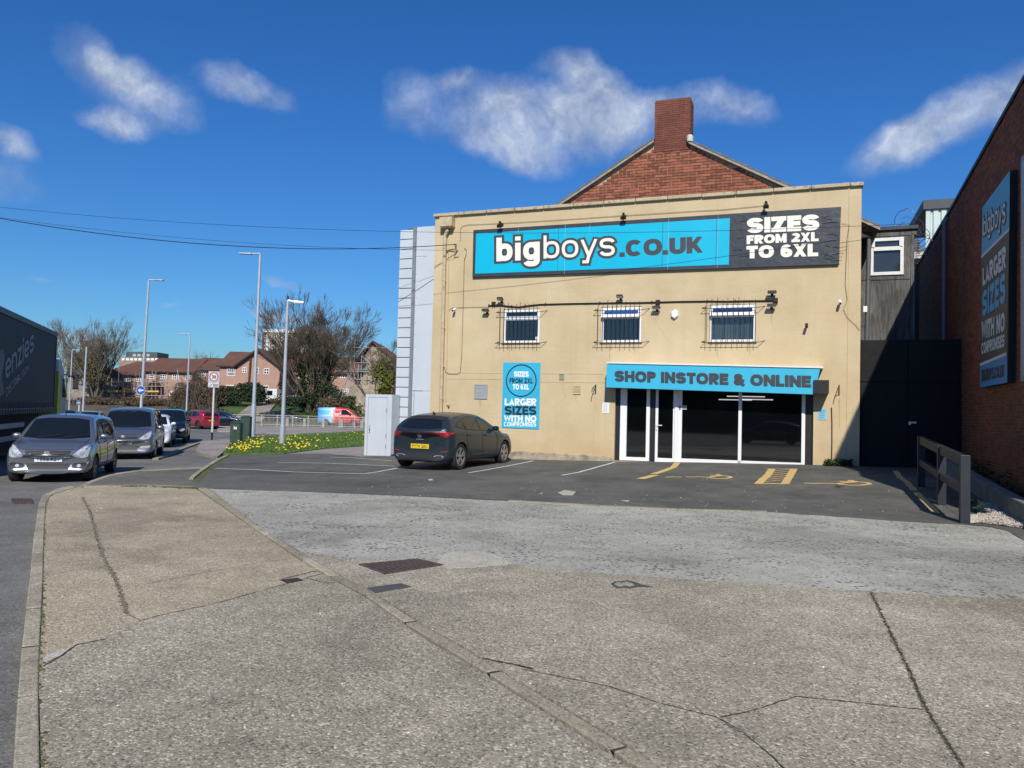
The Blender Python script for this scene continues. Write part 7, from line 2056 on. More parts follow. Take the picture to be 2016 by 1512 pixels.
h_, _n = le._hit((0, .86), 'b'); g = MB(); text_on(g, 'S', [Vector((h_.x - .012, -a * .06, .855 + b_ * .05)) for a, b_ in ((-1, 1), (1, 1), (1, -1), (-1, -1))], (-1, 0, 0), 0, .08); g.build('badge', CHROME, parent=le.root)
h_, _n = le._hit((0, .765), 'b'); g = MB(); text_on(g, 'Leon', [Vector((h_.x - .012, -a * .10, .765 + b_ * .014)) for a, b_ in ((-1, 1), (1, 1), (1, -1), (-1, -1))], (-1, 0, 0), 0, .0); g.build('badge', CHROME, parent=le.root)
le.line('tailgate_seam', [(-.80, .93), (-.74, .78), (-.5, .70), (.5, .70), (.74, .78), (.80, .93)], 'b', .007)
le.line('bumper_crease', [(-.80, .62), (-.45, .66), (-.36, .5), (.36, .5), (.45, .66), (.80, .62)], 'b', .010, slate, .004)
for v in 'lr':
    le.line('door_seam', [(.72, .93), (.78, .7), (.72, .32), (-.12, .30), (-.17, .6), (-.16, .97)], v); le.line('door_seam', [(-.14, .30), (-.80, .32), (-1.02, .62), (-1.08, .99)], v)
    le.line('shoulder_crease', [(1.3, .80), (.2, .84), (-1.0, .87), (-1.9, .90)], v, .012, slate, .002)
    le.line('sill_crease', [(.75, .42), (-.6, .36), (-.95, .40)], v, .016, slate, .003)
le.mirror(.62, 1.0, slate); le.handles([(.02, .87), (-.92, .89)], slate); aerial(le, -1.25, 1.46, fin=True)
g = MB(); a = [le._hit((-.05 + k * .08, 1.06 + k * .008), 'b')[0] for k in range(6)]; g.tube([q + Vector((-.02, 0, .01)) for q in a if q], .008, 4); g.build('wiper', PLAS, parent=le.root)

# --- blue and red van on the far road ----------------------------------------------
L, W, H = 4.8, 1.9, 1.93
sp = dict(L=L, W=W, H=H, R=.34, xf=1.55, xr=-1.35, zb=.25, wr=.80, rim=RIMM, spokes=6, bulge=.22,
          top=[(-L/2, 1.78), (-L/2+.1, 1.90), (-1.5, 1.93), (0, 1.93), (.75, 1.88), (1.05, 1.74), (1.65, 1.20), (1.8, 1.14), (2.1, 1.05), (2.3, .9), (L/2, .66)],
          belt=[(-L/2, 1.1), (0, 1.08), (1.6, 1.10), (2.0, 1.0), (L/2, .62)])
m = bpy.data.materials.new('van_livery'); m.use_nodes = True; t, b = nodes_of(m)
co = N(t, 'ShaderNodeTexCoord').outputs['Object']; sx_ = N(t, 'ShaderNodeSeparateXYZ', inp={0: co}); nn = N(t, 'ShaderNodeTexNoise', inp={'Vector': co, 'Scale': 2.2, 'Detail': 4.})
f_ = MATH(t, 'ADD', MATH(t, 'MULTIPLY_ADD', sx_.outputs[0], .3, .5), MATH(t, 'MULTIPLY', nn.outputs['Fac'], .3))
c1 = RAMP(t, f_, [(0.0, (.05, .22, .55)), (.22, (.12, .45, .75)), (.40, (.25, .55, .8)), (.47, (.7, .75, .8)), (.52, (.55, .03, .04)), (1., (.55, .03, .03))])
t.links.new(c1, b.inputs['Base Color']); b.inputs['Roughness'].default_value = .35; MT['van_livery'] = m
va = Car('panel_van', 'small panel van, blue at the back and red at the front, behind the railings', 'van', place(-17.9, 80, 90), sp, m, 1, None)
va.decal('windscreen', [(-.70, 1.24), (-.60, 1.74), (.60, 1.74), (.70, 1.24)], 'f', CARGL); va.side_windows([[(1.25, 1.20), (.95, 1.58), (.75, 1.70), (.30, 1.72), (.30, 1.20)]], trim=False)
for v in (-1, 1): va.decal('headlight', [(v*.55, .85), (v*.6, .98), (v*.8, 1.04), (v*.8, .86)], 'f', HEADL, .006, .05)
va.decal('bonnet_panel', [(1.75, -.6), (2.2, -.5), (2.2, .5), (1.75, .6)], 't', PLAS, .006, .1)
va.mirror(1.2, 1.24, PLAS, (.13, .24, .2))
for v in 'lr': va.line('door_seam', [(1.35, 1.1), (1.3, .4), (.25, .38), (.25, 1.75)], v)
g = MB()
for k in range(8): 
    h_ = va._hit((-.95 + k * .16, 1.25 + .1 * math.sin(k)), 'r')[0]; g.rbox(h_ + Vector((0, -.01, 0)), (.09, .01, .22 + .1 * (k % 3)))
g.build('livery_graphic', mat('livery_white', (.75, .75, .78), .5), parent=va.root)

# --- white pick-up on the bank -------------------------------------------------------
pp = atD(540, 800, 99)
pk = empty('pickup_truck', frame_at((pp.x, pp.y, 1.62), -90), 'white pickup lorry cab facing left at the top of the ramp', 'lorry')
WHP = car_paint('white_paint', (.75, .76, .78))
def side_prism(root, nm, poly, w, matl, y=0., bev=.03):
    g = MB(); g.prism([(x, y - w / 2, z) for x, z in poly], (0, w, 0)); o = g.build(nm, matl, parent=root)
    if bev: bv = o.modifiers.new('b', 'BEVEL'); bv.width = bev; bv.segments = 2
    return o
side_prism(pk, 'cab', [(1.1, .55), (1.15, 1.15), (.75, 1.95), (.5, 2.05), (-.55, 2.05), (-.6, .55)], 1.9, WHP)
side_prism(pk, 'side_window', [(.9, 1.2), (.62, 1.8), (.0, 1.8), (.0, 1.2)], 1.92, CARGL, bev=0)
g = MB(); g.add([(1.155, -.8, 1.2), (1.155, .8, 1.2), (.79, .72, 1.93), (.79, -.72, 1.93)], [(0, 1, 2, 3)]); g.build('windscreen', CARGL, parent=pk)
g = MB(); g.box(-4.0, -.9, .7, -.65, .9, .78); g.build('load_bed', WHP, parent=pk)
g = MB()
for k in range(8): g.box(-.7 - k * .45, .86, .78, -.74 - k * .45, .9, 1.25)
for z in (.95, 1.1, 1.22): g.box(-4, .86, z, -.65, .9, z + .04)
g.build('side_rail', WHP, parent=pk)
for x in (.55, -3.0):
    for y in (-.8, .8):
        g = MB(); g.lathe([(.0, -.1), (.36, -.1), (.38, 0), (.36, .1), (0, .1)], 20, 'y', c=(x, y, .38)); g.build('wheel', TYRE, parent=pk)

# --- articulated lorry ------------------------------------------------------------------
LH = -21.6
lc = atD(112, 655, 27.5)
lz = gz(lc.x, lc.y)
LFm = frame_at((lc.x, lc.y, lz), LH)
LFI = LFm.inverted()
def lor(px, py, y=0.):
    e = LFI @ EYE; d = LFI.to_3x3() @ ray(px, py); return e + d * ((y - e.y) / d.y)
lo = empty('articulated_lorry', LFm, 'dark blue curtain-sided articulated lorry with a yellow and grey cab at the left edge', 'lorry')
zt_l = (lor(112, 655).z + lor(0, 603).z) / 2; print('lorry top', lor(112, 655), lor(0, 603), lor(0, 815), lor(100, 811))
zc0 = lor(50, 813).z
m = mat('dark_blue_curtain', (.014, .018, .026), .6, var=.12, vs=.8, spec=.3, dirt=((.03, .032, .038), 1.2, .6, .4), bump=.02, bs=1.2)
XB = -13.6
g = MB(); g.box(XB, .0, zc0 + .12, -.05, 2.5, zt_l - .17); g.build('curtain', m, parent=lo)
g = MB(); g.box(XB, -.03, zt_l - .16, 0, 2.53, zt_l); o = g.build('roof_rail', mat('grey_rail', (.07, .075, .085), .5, .3), parent=lo)
g = MB(); g.box(XB, -.02, zc0 - .02, 0, 2.52, zc0 + .11); g.build('chassis_rail', mat('blue_black_steel', (.02, .025, .035), .5), parent=lo)
g = MB(); g.box(XB, -.028, zc0 + .115, -.1, -.001, zc0 + .15); g.build('curtain_trim', mat('grey_stripe', (.16, .18, .20), .5), parent=lo)
for k in range(40):
    x = -.2 - k * .3; g = MB(); g.box(x, -.04, zc0 - .03, x + .03, -.029, zc0 + .32); g.build('curtain_strap', PLAS, parent=lo)
g = MB(); g.box(-.06, -.02, zc0, .02, .06, zt_l - .17); g.build('corner_post', mat('grey_rail', (.07, .075, .085)), parent=lo)
for (pa, pb, h_) in (((0, 840.5), (47, 837), .07), ((0, 866), (40, 862), .07)):
    a, b_ = lor(*pa), lor(*pb); g = MB(); g.box(XB, -.01, a.z - h_, b_.x, .04, a.z + h_); g.build('side_guard', mat('grey_aluminium', (.28, .29, .30), .5, .5), parent=lo)
g = MB(); g.box(XB, .3, .35, -.8, 2.2, zc0 - .02); g.build('underframe', SEAM, parent=lo)
for x in (-10.5, -9.2, -7.9): 
    for y in (.14, 2.3):
        g = MB(); g.lathe([(.2, -.14), (.48, -.15), (.5, -.08), (.5, .08), (.48, .15), (.2, .14)], 26, 'y', c=(x, y, .5)); g.build('wheel', TYRE, parent=lo)
g = MB(); T2 = lambda *q: [lor(px, py) for px, py in q]
text_on(g, 'enzies', T2((9.5, 697), (65.7, 645), (65.7, 690), (9.5, 748)), (0, -1, 0), 0, lift=.012, t=.15)
text_on(g, 'DISTRIBUTION', T2((10.6, 764), (55.5, 715.6), (55.5, 728), (10.6, 783)), (0, -1, 0), 0, lift=.012, t=.16)
for k in range(22):
    y = 686 + k * 4.1; xr = 5.5 + 2.5 * math.sin(k * .35) ; q = T2((-14, y + 12), (xr, y), (xr, y + 2.2), (-14, y + 14.5)); g.quad(*[p + Vector((0, -.012, 0)) for p in q])
g.build('lettering', mat('grey_print', (.25, .27, .30), .6), parent=lo)
# tractor unit
CABW = mat('grey_white_cab', (.42, .45, .50), .4, .1, var=.1, vs=2); CABY = mat('yellow_cab_paint', (.55, .52, .03), .4, var=.08)
cz1 = lor(118, 695).z
side_prism(lo, 'cab', [(.75, 1.0), (.75, cz1 - .3), (1.3, cz1 - .15), (2.0, cz1 - .55), (2.65, cz1 - 1.5), (2.8, 1.9), (2.85, .7), (.75, .7)], 2.46, CABW, 1.26, .08)
side_prism(lo, 'cab_door', [(1.5, 1.1), (1.5, 2.9), (2.0, 2.9), (2.55, 2.0), (2.55, 1.1)], 2.49, mat('cab_panel', (.36, .39, .43), .4), 1.26, .02)
side_prism(lo, 'cab_window', [(1.7, 2.05), (1.7, 2.75), (2.05, 2.75), (2.5, 2.05)], 2.51, CARGL, 1.26, 0)
side_prism(lo, 'yellow_panel', [(.72, .9), (.72, 3.0), (1.0, 3.0), (1.25, 2.3), (1.75, 1.7), (1.3, 1.0), (1.1, .9)], 2.52, CABY, 1.26, 0)
g = MB(); g.box(.35, .1, zc0 + .2, .74, 2.4, cz1 - .9); g.build('cab_fairing', mat('grey_fairing', (.14, .15, .16), .5), parent=lo)
g = MB(); g.box(.45, .3, cz1 - .9, 1.5, 2.2, cz1 + .02); o = g.build('roof_deflector', PLAS, parent=lo); bv = o.modifiers.new('b', 'BEVEL'); bv.width = .1; bv.segments = 3
g = MB(); g.tube([(2.75, -.05, 2.9), (2.95, -.22, 2.85)], .025, 6); g.rbox((2.98, -.24, 2.62), (.1, .2, .5)); g.build('mirror', PLAS, parent=lo)
for x in (1.9, -.9):
    for y in (.2, 2.25):
        g = MB(); g.lathe([(.2, -.14), (.48, -.15), (.5, -.08), (.5, .08), (.48, .15), (.2, .14)], 26, 'y', c=(x, y, .5)); g.build('wheel', TYRE, parent=lo)

# a dark car parked across the yard behind the camera: it shows only as a reflection in the shop window
_v = atD(1515, 862, 49.); _l = FMI @ _v; _l.y = 2 * .12 - _l.y; _w = FM @ _l
plain_car('parked_hatchback', 'dark blue car parked behind the camera, reflected in the shop window', frame_at((_w.x, _w.y, gz(_w.x, _w.y) + .02), math.degrees(math.atan2(-U.x, -U.y))), sp_sa, car_paint('navy_paint', (.012, .022, .05)), None)
# ---------------------------------------------------------------- street furniture
POLE = mat('galvanised_lamp_post', (.45, .48, .52), .5, .35, var=.08, vs=3)
WPOLE = mat('off_white_pole', (.60, .60, .55), .6, var=.06)
def lamp(top, base, D, lab, style, r0=.09, r1=.05, sleeve=None, arm=1.2, flip=-1):
    tp = atD(top[0], top[1], D); bp = atD(base[0], base[1], D)
    zb_ = gz(bp.x, bp.y) + .0
    bp = Vector((bp.x, bp.y, zb_)); tp = Vector((bp.x + (tp.x - bp.x) * .55, tp.y, tp.z)); H_ = tp.z - zb_
    root = empty('street_lamp', bp, lab, 'street lamp', 'street lamps')
    d = tp - bp; g = MB(); hs = (sleeve or .0)
    if hs: g.tube([(0, 0, .12), d * (hs / H_)], r0 * 1.35, 12); g.tube([d * (hs / H_), d], [r0, r1], 12)
    else: g.tube([(0, 0, 0), d], [r0, r1], 12)
    g.build('post', POLE, parent=root, smooth=True, angle=40)
    g = MB(); g.tube([(0, 0, 0), (0, 0, .14)], r0 * 1.5, 12); g.build('base', BLACK, parent=root)
    if arm:
        e = d + Vector((flip * arm, 0, .06)); g = MB(); g.tube([d + Vector((0, 0, -.05)), d + Vector((0, 0, .08)), e - Vector((flip * arm * .5, 0, 0))], r1 * .7, 8); g.build('arm', POLE, parent=root)
        g = MB(); c = e - Vector((flip * arm * .25, 0, 0)); hl = arm * .33
        g.hexa([(c.x - hl, -.14, c.z - .03), (c.x + hl, -.14, c.z - .05), (c.x + hl, .14, c.z - .05), (c.x - hl, .14, c.z - .03), (c.x - hl, -.12, c.z + .04), (c.x + hl, -.12, c.z + .05), (c.x + hl, .12, c.z + .05), (c.x - hl, .12, c.z + .04)])
        o = g.build('lamp_head', mat('lamp_grey', (.40, .43, .45), .4, .3), parent=root); bv = o.modifiers.new('b', 'BEVEL'); bv.width = .03; bv.segments = 2
    return root
lamp((514, 502), (497, 862), 44.5, 'tallest lamp post, standing by the green cabinets', 0, .11, .07, 2.0, 1.15, -1)
lc_ = lamp((568, 591), (555, 876), 35.5, 'shorter lamp post with a camera arm, standing in the daffodils', 0, .10, .06, 1.0, 0)
tp_ = [c for c in bpy.data.objects if c.parent == lc_][0]
d_ = atD(568, 591, 35.5) - lc_.location; d_.x *= .55
g = MB(); g.tube([d_, d_ + Vector((.2, 0, -.05)), d_ + Vector((.35, 0, -.06))], .05, 8); g.tube([d_ + Vector((.3, -.0, -.08)), d_ + Vector((.75, 0, -.10))], [.10, .06], 10); g.build('camera_arm', UPVC, parent=lc_)
g = MB(); g.lathe([(.02, 0), (.06, .05), (.03, .12), (.05, .16), (0, .22)], 10, c=tuple(d_)); g.build('photocell', DKMET, parent=lc_)
lamp((297, 553), (277, 806), 50, 'tall lamp post behind the blue arrow sign', 0, .11, .06, 0, .9, 1)
lamp((375, 659), (367, 806), 78, 'slim distant lamp post left of the speed limit sign', 0, .10, .06, 0, .9, -1)
lamp((143, 690), (136, 806), 84, 'distant lamp post right beside the lorry cab', 0, .10, .06, 0, .8, 1)
lamp((172, 683), (163, 810), 72, 'plain distant pole between the two bare trees', 0, .10, .07, 0, 0)
# speed sign
D = 38.5; p = P2((417, 868), .02); D = p.y
c = atD(422.5, 747, D); ps_ = empty('speed_limit_sign', p, 'speed limit 30 sign plate on a white pole at the junction', 'road sign')
h_ = c.z - p.z; dx = (c.x - p.x) * .6
g = MB(); g.tube([(0, 0, .45), (dx, 0, h_ + .3)], .05, 10); g.build('pole', WPOLE, parent=ps_); g = MB(); g.tube([(0, 0, 0), (0, 0, .46)], .052, 10); g.build('pole_base', BLACK, parent=ps_)
w2 = 11 / 1500 * D; hh2 = 16 / 1500 * D
g = MB(); g.box(dx - w2, -.08, h_ - hh2, dx + w2, -.05, h_ + hh2)
g.build('plate', [mat('sign_grey', (.42, .42, .45), .5, var=.03)], parent=ps_)
g = MB(); cz = h_ + hh2 * .30; r1 = w2 * .82
def ringf(g, cx_, cz_, y, ro, ri, m, n=28):
    vs = []
    for k in range(n):
        a = 2 * math.pi * k / n; vs += [(cx_ + math.cos(a) * ro, y, cz_ + math.sin(a) * ro), (cx_ + math.cos(a) * ri, y, cz_ + math.sin(a) * ri)]
    g.add(vs, [(2 * k, 2 * k + 1, (2 * k + 3) % (2 * n), (2 * k + 2) % (2 * n)) for k in range(n)], m)
ringf(g, dx, cz, -.085, r1, r1 * .78, 0); ringf(g, dx, cz, -.0845, r1 * .78, .001, 1)
q = [Vector((dx + a * r1 * .5, -.09, cz + b_ * r1 * .36)) for a, b_ in ((-1, 1), (1, 1), (1, -1), (-1, -1))]
text_on(g, '30', q, (0, -1, 0), 2, .05)
g.box(dx - w2 * .92, -.086, h_ - hh2 * .94, dx + w2 * .92, -.083, h_ - hh2 * .46, 1)
for s_, a0_, a1_, b0_, b1_ in (('Zone', -.1, .85, -.52, -.66), ('ENDS', -.1, .85, -.72, -.88)): text_on(g, s_, [Vector((dx + a * w2, -.09, h_ + b_ * hh2)) for a, b_ in ((a0_, b0_), (a1_, b0_), (a1_, b1_), (a0_, b1_))], (0, -1, 0), 2, .02)
g.add([(dx - w2 * .85, -.09, h_ - hh2 * .9), (dx - w2 * .7, -.09, h_ - hh2 * .9), (dx - w2 * .15, -.09, h_ - hh2 * .52), (dx - w2 * .3, -.09, h_ - hh2 * .52)], [(0, 1, 2, 3)], 2)
g.build('sign_face', [mat('sign_red', (.45, .02, .03), .5), mat('sign_white', (.62, .62, .60)), PLTX], parent=ps_)
# blue keep left signs
def arrow_sign(cpx, cpy, rpx, D, lab, px_base, zoff=0.):
    c = atD(cpx, cpy, D); z0 = gz(c.x, c.y); root = empty('direction_sign', (c.x, c.y, z0), lab, 'road sign', 'blue arrow signs'); h_ = c.z - z0; r_ = rpx / 1500 * D
    g = MB(); g.tube([(0, 0, 0), (0.04, 0, h_ + r_)], .05, 10); g.build('pole', WPOLE, parent=root)
    g = MB(); ringf(g, 0, h_, -.08, r_, r_ * .93, 1); g.lathe([(0, -.075), (r_, -.075), (r_, -.055), (0, -.055)], 28, 'y', m=0, c=(0, 0, h_))
    a = r_ * .62; g.add([(-a, -.082, h_), (-a * .15, -.082, h_ + a * .75), (-a * .15, -.082, h_ + a * .28), (a, -.082, h_ + a * .28), (a, -.082, h_ - a * .28), (-a * .15, -.082, h_ - a * .28), (-a * .15, -.082, h_ - a * .75)], [(0, 6, 5, 4, 3, 2, 1)], 1)
    g.build('sign_face', [mat('sign_blue', (.01, .09, .38), .4), mat('sign_white', (.62, .62, .60))], parent=root)
arrow_sign(278, 768.5, 9, 49, 'round blue sign with a white left arrow in front of the tall lamp post', 277)
arrow_sign(155.5, 793, 4.2, 66, 'small distant blue arrow sign beside the lorry cab', 155)
# green cabinets
def cabinet(x0, x1, y0, y1, lab, num=None, dep=.4):
    p = P2(((x0 + x1) / 2, y1), .06); D = p.y; w_ = (x1 - x0) / 1500 * D; h_ = (y1 - y0) / 1500 * D
    root = empty('utility_cabinet', p, lab, 'cabinet', 'green street cabinets'); gm = mat('dark_green_paint', (.028, .055, .038), .5, var=.15, vs=4)
    g = MB(); g.box(-w_ / 2, -dep / 2, -.1, w_ / 2, dep / 2, h_ - .08); o = g.build('body', gm, parent=root)
    g = MB(); g.add([(-w_ / 2 - .02, -dep / 2 - .03, h_ - .08), (w_ / 2 + .02, -dep / 2 - .03, h_ - .08), (w_ / 2 + .02, dep / 2 + .03, h_ - .08), (-w_ / 2 - .02, dep / 2 + .03, h_ - .08), (0, -dep / 2 - .03, h_), (0, dep / 2 + .03, h_)], [(0, 1, 4), (3, 5, 2), (0, 4, 5, 3), (1, 2, 5, 4), (0, 3, 2, 1)]); g.build('lid', gm, parent=root)
    g = MB(); g.box(-w_ / 2 + .04, -dep / 2 - .012, .05, -.01, -dep / 2 - .001, h_ - .14); g.box(.01, -dep / 2 - .012, .05, w_ / 2 - .04, -dep / 2 - .001, h_ - .14); g.build('door', gm, parent=root)
    if num:
        g = MB(); text_on(g, num, [Vector((a * w_, -dep / 2 - .02, h_ * b_)) for a, b_ in ((-.18, .76), (.18, .76), (.18, .64), (-.18, .64))], (0, -1, 0), 0, .05); g.build('number', mat('white_lettering', (.82, .82, .8)), parent=root)
cabinet(455, 474.5, 829.5, 873, 'front green street cabinet numbered 34', '34'); cabinet(474.5, 492.5, 818, 866, 'taller green street cabinet standing behind the numbered one')
# pale railings
RAILM = mat('pale_railing', (.42, .40, .36), .6, var=.1)
gr = empty('guard_railing', atD(600, 840, 72), 'long run of pale pedestrian guard railings beside the far road', 'railing')
gr.location.z = 0; Pr = gr.location.copy()
pxs = [424 + 30.5 * k for k in range(12)]
pts = []
for px in pxs: q = atD(px, 830, 72); pts.append(Vector((q.x, q.y, gz(q.x, q.y) + .1)))
for q in pts: g = MB(); g.box(q.x - .035, q.y - .035, q.z, q.x + .035, q.y + .035, q.z + 1.05); g.build('post', RAILM, parent=gr, off=Pr)
for a, b_ in zip(pts, pts[1:]):
    for h_ in (1.0, .80, .12): g = MB(); g.tube([a + Vector((0, 0, h_)), b_ + Vector((0, 0, h_))], .025, 5); g.build('rail', RAILM, parent=gr, off=Pr)
    for k in range(1, 12): g = MB(); q = a.lerp(b_, k / 12); g.box(q.x - .012, q.y - .012, q.z + .12, q.x + .012, q.y + .012, q.z + .8); g.build('baluster', RAILM, parent=gr, off=Pr)
for px in (566, 600, 637, 673, 713): q = atD(px, 830, 75); g = MB(); z = gz(q.x, q.y); g.box(q.x - .14, q.y - .14, z, q.x + .14, q.y + .14, z + .75); tag(g.build('stone_bollard', mat('grey_stone', (.30, .28, .25), .9, var=.2)), {566: 'leftmost short stone bollard behind the pale railings', 600: 'second stone bollard from the left behind the pale railings', 637: 'middle stone bollard of five, just left of the blue end of the van', 673: 'stone bollard in front of the red part of the van', 713: 'rightmost stone bollard beside the white cabinet'}[px], 'bollard', 'stone bollards behind the railings')
# ---------------------------------------------------------------- bank and terrain beyond
def bz(y): return interp([(82, -.5), (84, -.3), (95, 1.5), (112, 2.4), (160, 3.2)], y)
BANK = mat('bank_grass', (.06, .10, .022), .95, var=.35, vs=.4, fine=.5, fs=8)
def wp(px, D): q = atD(px, 800, D); return Vector((q.x, q.y, 0))
sheet('grass_bank', [wp(432, 83), wp(900, 83), wp(900, 160), wp(432, 160)], 0, BANK, 4, step=4, skirt=.6, zfun=lambda x, y: bz(y) + .12 * math.sin(x * .7) * math.sin(y * .5))
sheet('earth_bank', [wp(-200, 83), wp(431.5, 83), wp(431.5, 160), wp(-200, 160)], 0, G_EARTH, 4, step=4, skirt=.6, zfun=lambda x, y: bz(y) * .9 + .12 * math.sin(x * .7) * math.sin(y * .5))
sheet('ramp_track', [wp(452, 83), wp(515, 83), wp(545, 97), wp(560, 104), wp(505, 104), wp(500, 97)], 0, G_SLAB, 2.5, step=2.5, skirt=0, zfun=lambda x, y: bz(y) + .16)
# houses
PINK = mat('pink_brick_wall', (.40, .245, .19), .9, var=.12, vs=.8, fine=.15, fs=6)
TILE = mat('brown_roof_tiles', (.125, .058, .040), .9, var=.2, vs=.5, fine=.25, fs=9)
WFR = mat('white_window_frame', (.78, .78, .76), .5, var=.03)
DGL = mat('dark_far_glass', (.02, .025, .03))
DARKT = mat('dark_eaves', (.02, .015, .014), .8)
D0 = 110.
def HP(px, py, D=D0): return atD(px, py, D)
def house(nm, lab, xa, xb, eave, ridge, base, wins, D=D0, hipl=0, hipr=0, wall=PINK, roof=TILE, dep=9., cat='house', group='brown roofed houses beyond the road', cols=3, rows=2):
    a, b_ = HP(xa, eave, D), HP(xb, eave, D); z1 = (a.z + b_.z) / 2; zr = HP((xa + xb) / 2, ridge, D + dep / 2).z; z0 = 1.6
    root = empty(nm, ((a.x + b_.x) / 2, D, z0), lab, cat, group); O = Vector(root.location)
    g = MB(); g.box(a.x, D, z0, b_.x, D + dep, z1); g.build('wall', wall, parent=root, off=O)
    g = MB(); e = .35; 
    A_ = [(a.x - e, D - e, z1 - .05), (b_.x + e, D - e, z1 - .05), (b_.x + e, D + dep + e, z1 - .05), (a.x - e, D + dep + e, z1 - .05), (a.x - e + hipl, D + dep / 2, zr), (b_.x + e - hipr, D + dep / 2, zr)]
    g.add(A_, [(0, 1, 5, 4), (2, 3, 4, 5), (0, 4, 3), (1, 2, 5), (0, 3, 2, 1)]); g.build('roof', roof, parent=root, off=O)
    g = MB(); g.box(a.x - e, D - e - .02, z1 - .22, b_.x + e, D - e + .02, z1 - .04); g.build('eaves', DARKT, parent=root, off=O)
    for (cx_, cy_, w_, h_) in wins:
        c = HP(cx_, cy_, D); hw, hh_ = w_ / 3000 * D, h_ / 3000 * D
        f = MB(); t_ = .09
        f.box(c.x - hw, D - .06, c.z - hh_, c.x - hw + t_, D - .005, c.z + hh_); f.box(c.x + hw - t_, D - .06, c.z - hh_, c.x + hw, D - .005, c.z + hh_)
        f.box(c.x - hw + t_, D - .06, c.z + hh_ - t_, c.x + hw - t_, D - .005, c.z + hh_); f.box(c.x - hw + t_, D - .06, c.z - hh_, c.x + hw - t_, D - .005, c.z - hh_ + t_)
        nc = max(2, round(w_ / 4.2))
        for k in range(1, nc): xx_ = c.x - hw + 2 * hw * k / nc; f.box(xx_ - .045, D - .058, c.z - hh_ + t_, xx_ + .045, D - .005, c.z + hh_ - t_)
        f.box(c.x - hw + t_, D - .055, c.z - .04, c.x + hw - t_, D - .005, c.z + .04)
        wo = f.build('window', WFR, parent=root, off=O)
        p_ = MB(); p_.quad((c.x - hw + .02, D - .012, c.z - hh_ + .02), (c.x + hw - .02, D - .012, c.z - hh_ + .02), (c.x + hw - .02, D - .012, c.z + hh_ - .02), (c.x - hw + .02, D - .012, c.z + hh_ - .02)); p_.build('pane', DGL, parent=wo, off=O)
    return root, O
house('terraced_house', 'leftmost low pink brick house of the brown roofed row', 198, 286, 737, 711, 788, [(208.7, 744.6, 13, 10), (230.5, 745.5, 13, 10), (251.3, 746, 13, 10), (274.8, 747, 13, 10), (249, 778, 12, 9), (215, 776, 12, 9)], hipl=3.2)
house('terraced_house', 'second pink brick house of the brown roofed row behind the lamp post', 287, 379, 731.5, 705, 788, [(297.6, 741, 13, 10), (322, 741.8, 13, 10), (345.6, 742, 13, 10), (371, 743, 12, 10), (295.6, 775, 14, 9), (340, 775, 13, 9)], D=109)
house('terraced_house', 'third pink brick house above the speed limit sign', 380, 440, 728, 704.5, 788, [(396.8, 736.8, 16, 11), (425, 737, 12, 11), (398, 770, 14, 10)], D=110)
r_, O_ = house('terraced_house', 'taller pink brick house left of the wide gable', 433, 470, 720, 692, 788, [(455.3, 733, 16, 15), (453, 765, 16, 14)], D=107)
# the wide gable
a, b_, ap = HP(467, 720, 105), HP(551, 724, 105), HP(509, 688, 105)
root = empty('gabled_house', ((a.x + b_.x) / 2, 105, 1.6), 'pink house with a wide front gable below the tower block', 'house', 'brown roofed houses beyond the road'); O = Vector(root.location)
g = MB(); g.prism([(a.x, 105, 1.6), (b_.x, 105, 1.6), (b_.x, 105, b_.z), (ap.x, 105, ap.z - .2), (a.x, 105, a.z)], (0, 12, 0)); g.build('wall', PINK, parent=root, off=O)
for (p_, q_) in ((a, ap), (b_, ap)):
    s_ = -1 if p_ is a else 1; g = MB(); d = Vector((s_ * .6, 0, -.45)); P0, P1 = Vector((p_.x, 104.5, p_.z)) + d, Vector((q_.x, 104.5, q_.z - .18))
    g.prism([P0, P1, P1 + Vector((0, 0, .35)), P0 + Vector((0, 0, .35))], (0, 13, 0)); g.build('roof', TILE, parent=root, off=O)
    g = MB(); g.prism([P0 + Vector((0, -.05, -.02)), P1 + Vector((0, -.05, -.02)), P1 + Vector((0, -.05, .22)), P0 + Vector((0, -.05, .22))], (0, .04, 0)); g.build('bargeboard', DARKT, parent=root, off=O)
for (cx_, cy_, w_, h_) in ((481.7, 729, 8, 11), (505, 730, 9, 12), (524.8, 731, 10.5, 12), (480, 763, 9, 12), (505, 764, 9, 12), (523.4, 765, 11, 12)):
    c = HP(cx_, cy_, 105); hw, hh_ = w_ / 3000 * 105, h_ / 3000 * 105; f = MB()
    for x0_, x1_, z0_, z1_ in ((-hw, -hw + .08, -hh_, hh_), (hw - .08, hw, -hh_, hh_), (-hw + .08, hw - .08, hh_ - .08, hh_), (-hw + .08, hw - .08, -hh_, -hh_ + .08), (-.05, .05, -hh_ + .08, hh_ - .08)): f.box(c.x + x0_, 104.94, c.z + z0_, c.x + x1_, 104.995, c.z + z1_)
    f.box(c.x - hw + .08, 104.95, c.z - .04, c.x + hw - .08, 104.995, c.z + .04)
    wo = f.build('window', WFR, parent=root, off=O); p_ = MB(); p_.quad((c.x - hw, 104.985, c.z - hh_), (c.x + hw, 104.985, c.z - hh_), (c.x + hw, 104.985, c.z + hh_), (c.x - hw, 104.985, c.z + hh_)); p_.build('pane', DGL, parent=wo, off=O)
g = MB(); q0, q1 = HP(493.5, 704, 104.9), HP(488, 784, 104.9); g.tube([(q0.x, 104.9, q0.z), (q1.x, 104.9, q1.z)], .16, 6); g.build('drainpipe', mat('brown_pipe', (.08, .03, .025), .6), parent=root, off=O)
house('terraced_house', 'long brown roofed pink house partly hidden by the ivy clad tree', 552, 640, 726, 694, 788, [(574.4, 767, 20, 11), (599, 770, 10, 10), (590, 740, 12, 9)], D=110)
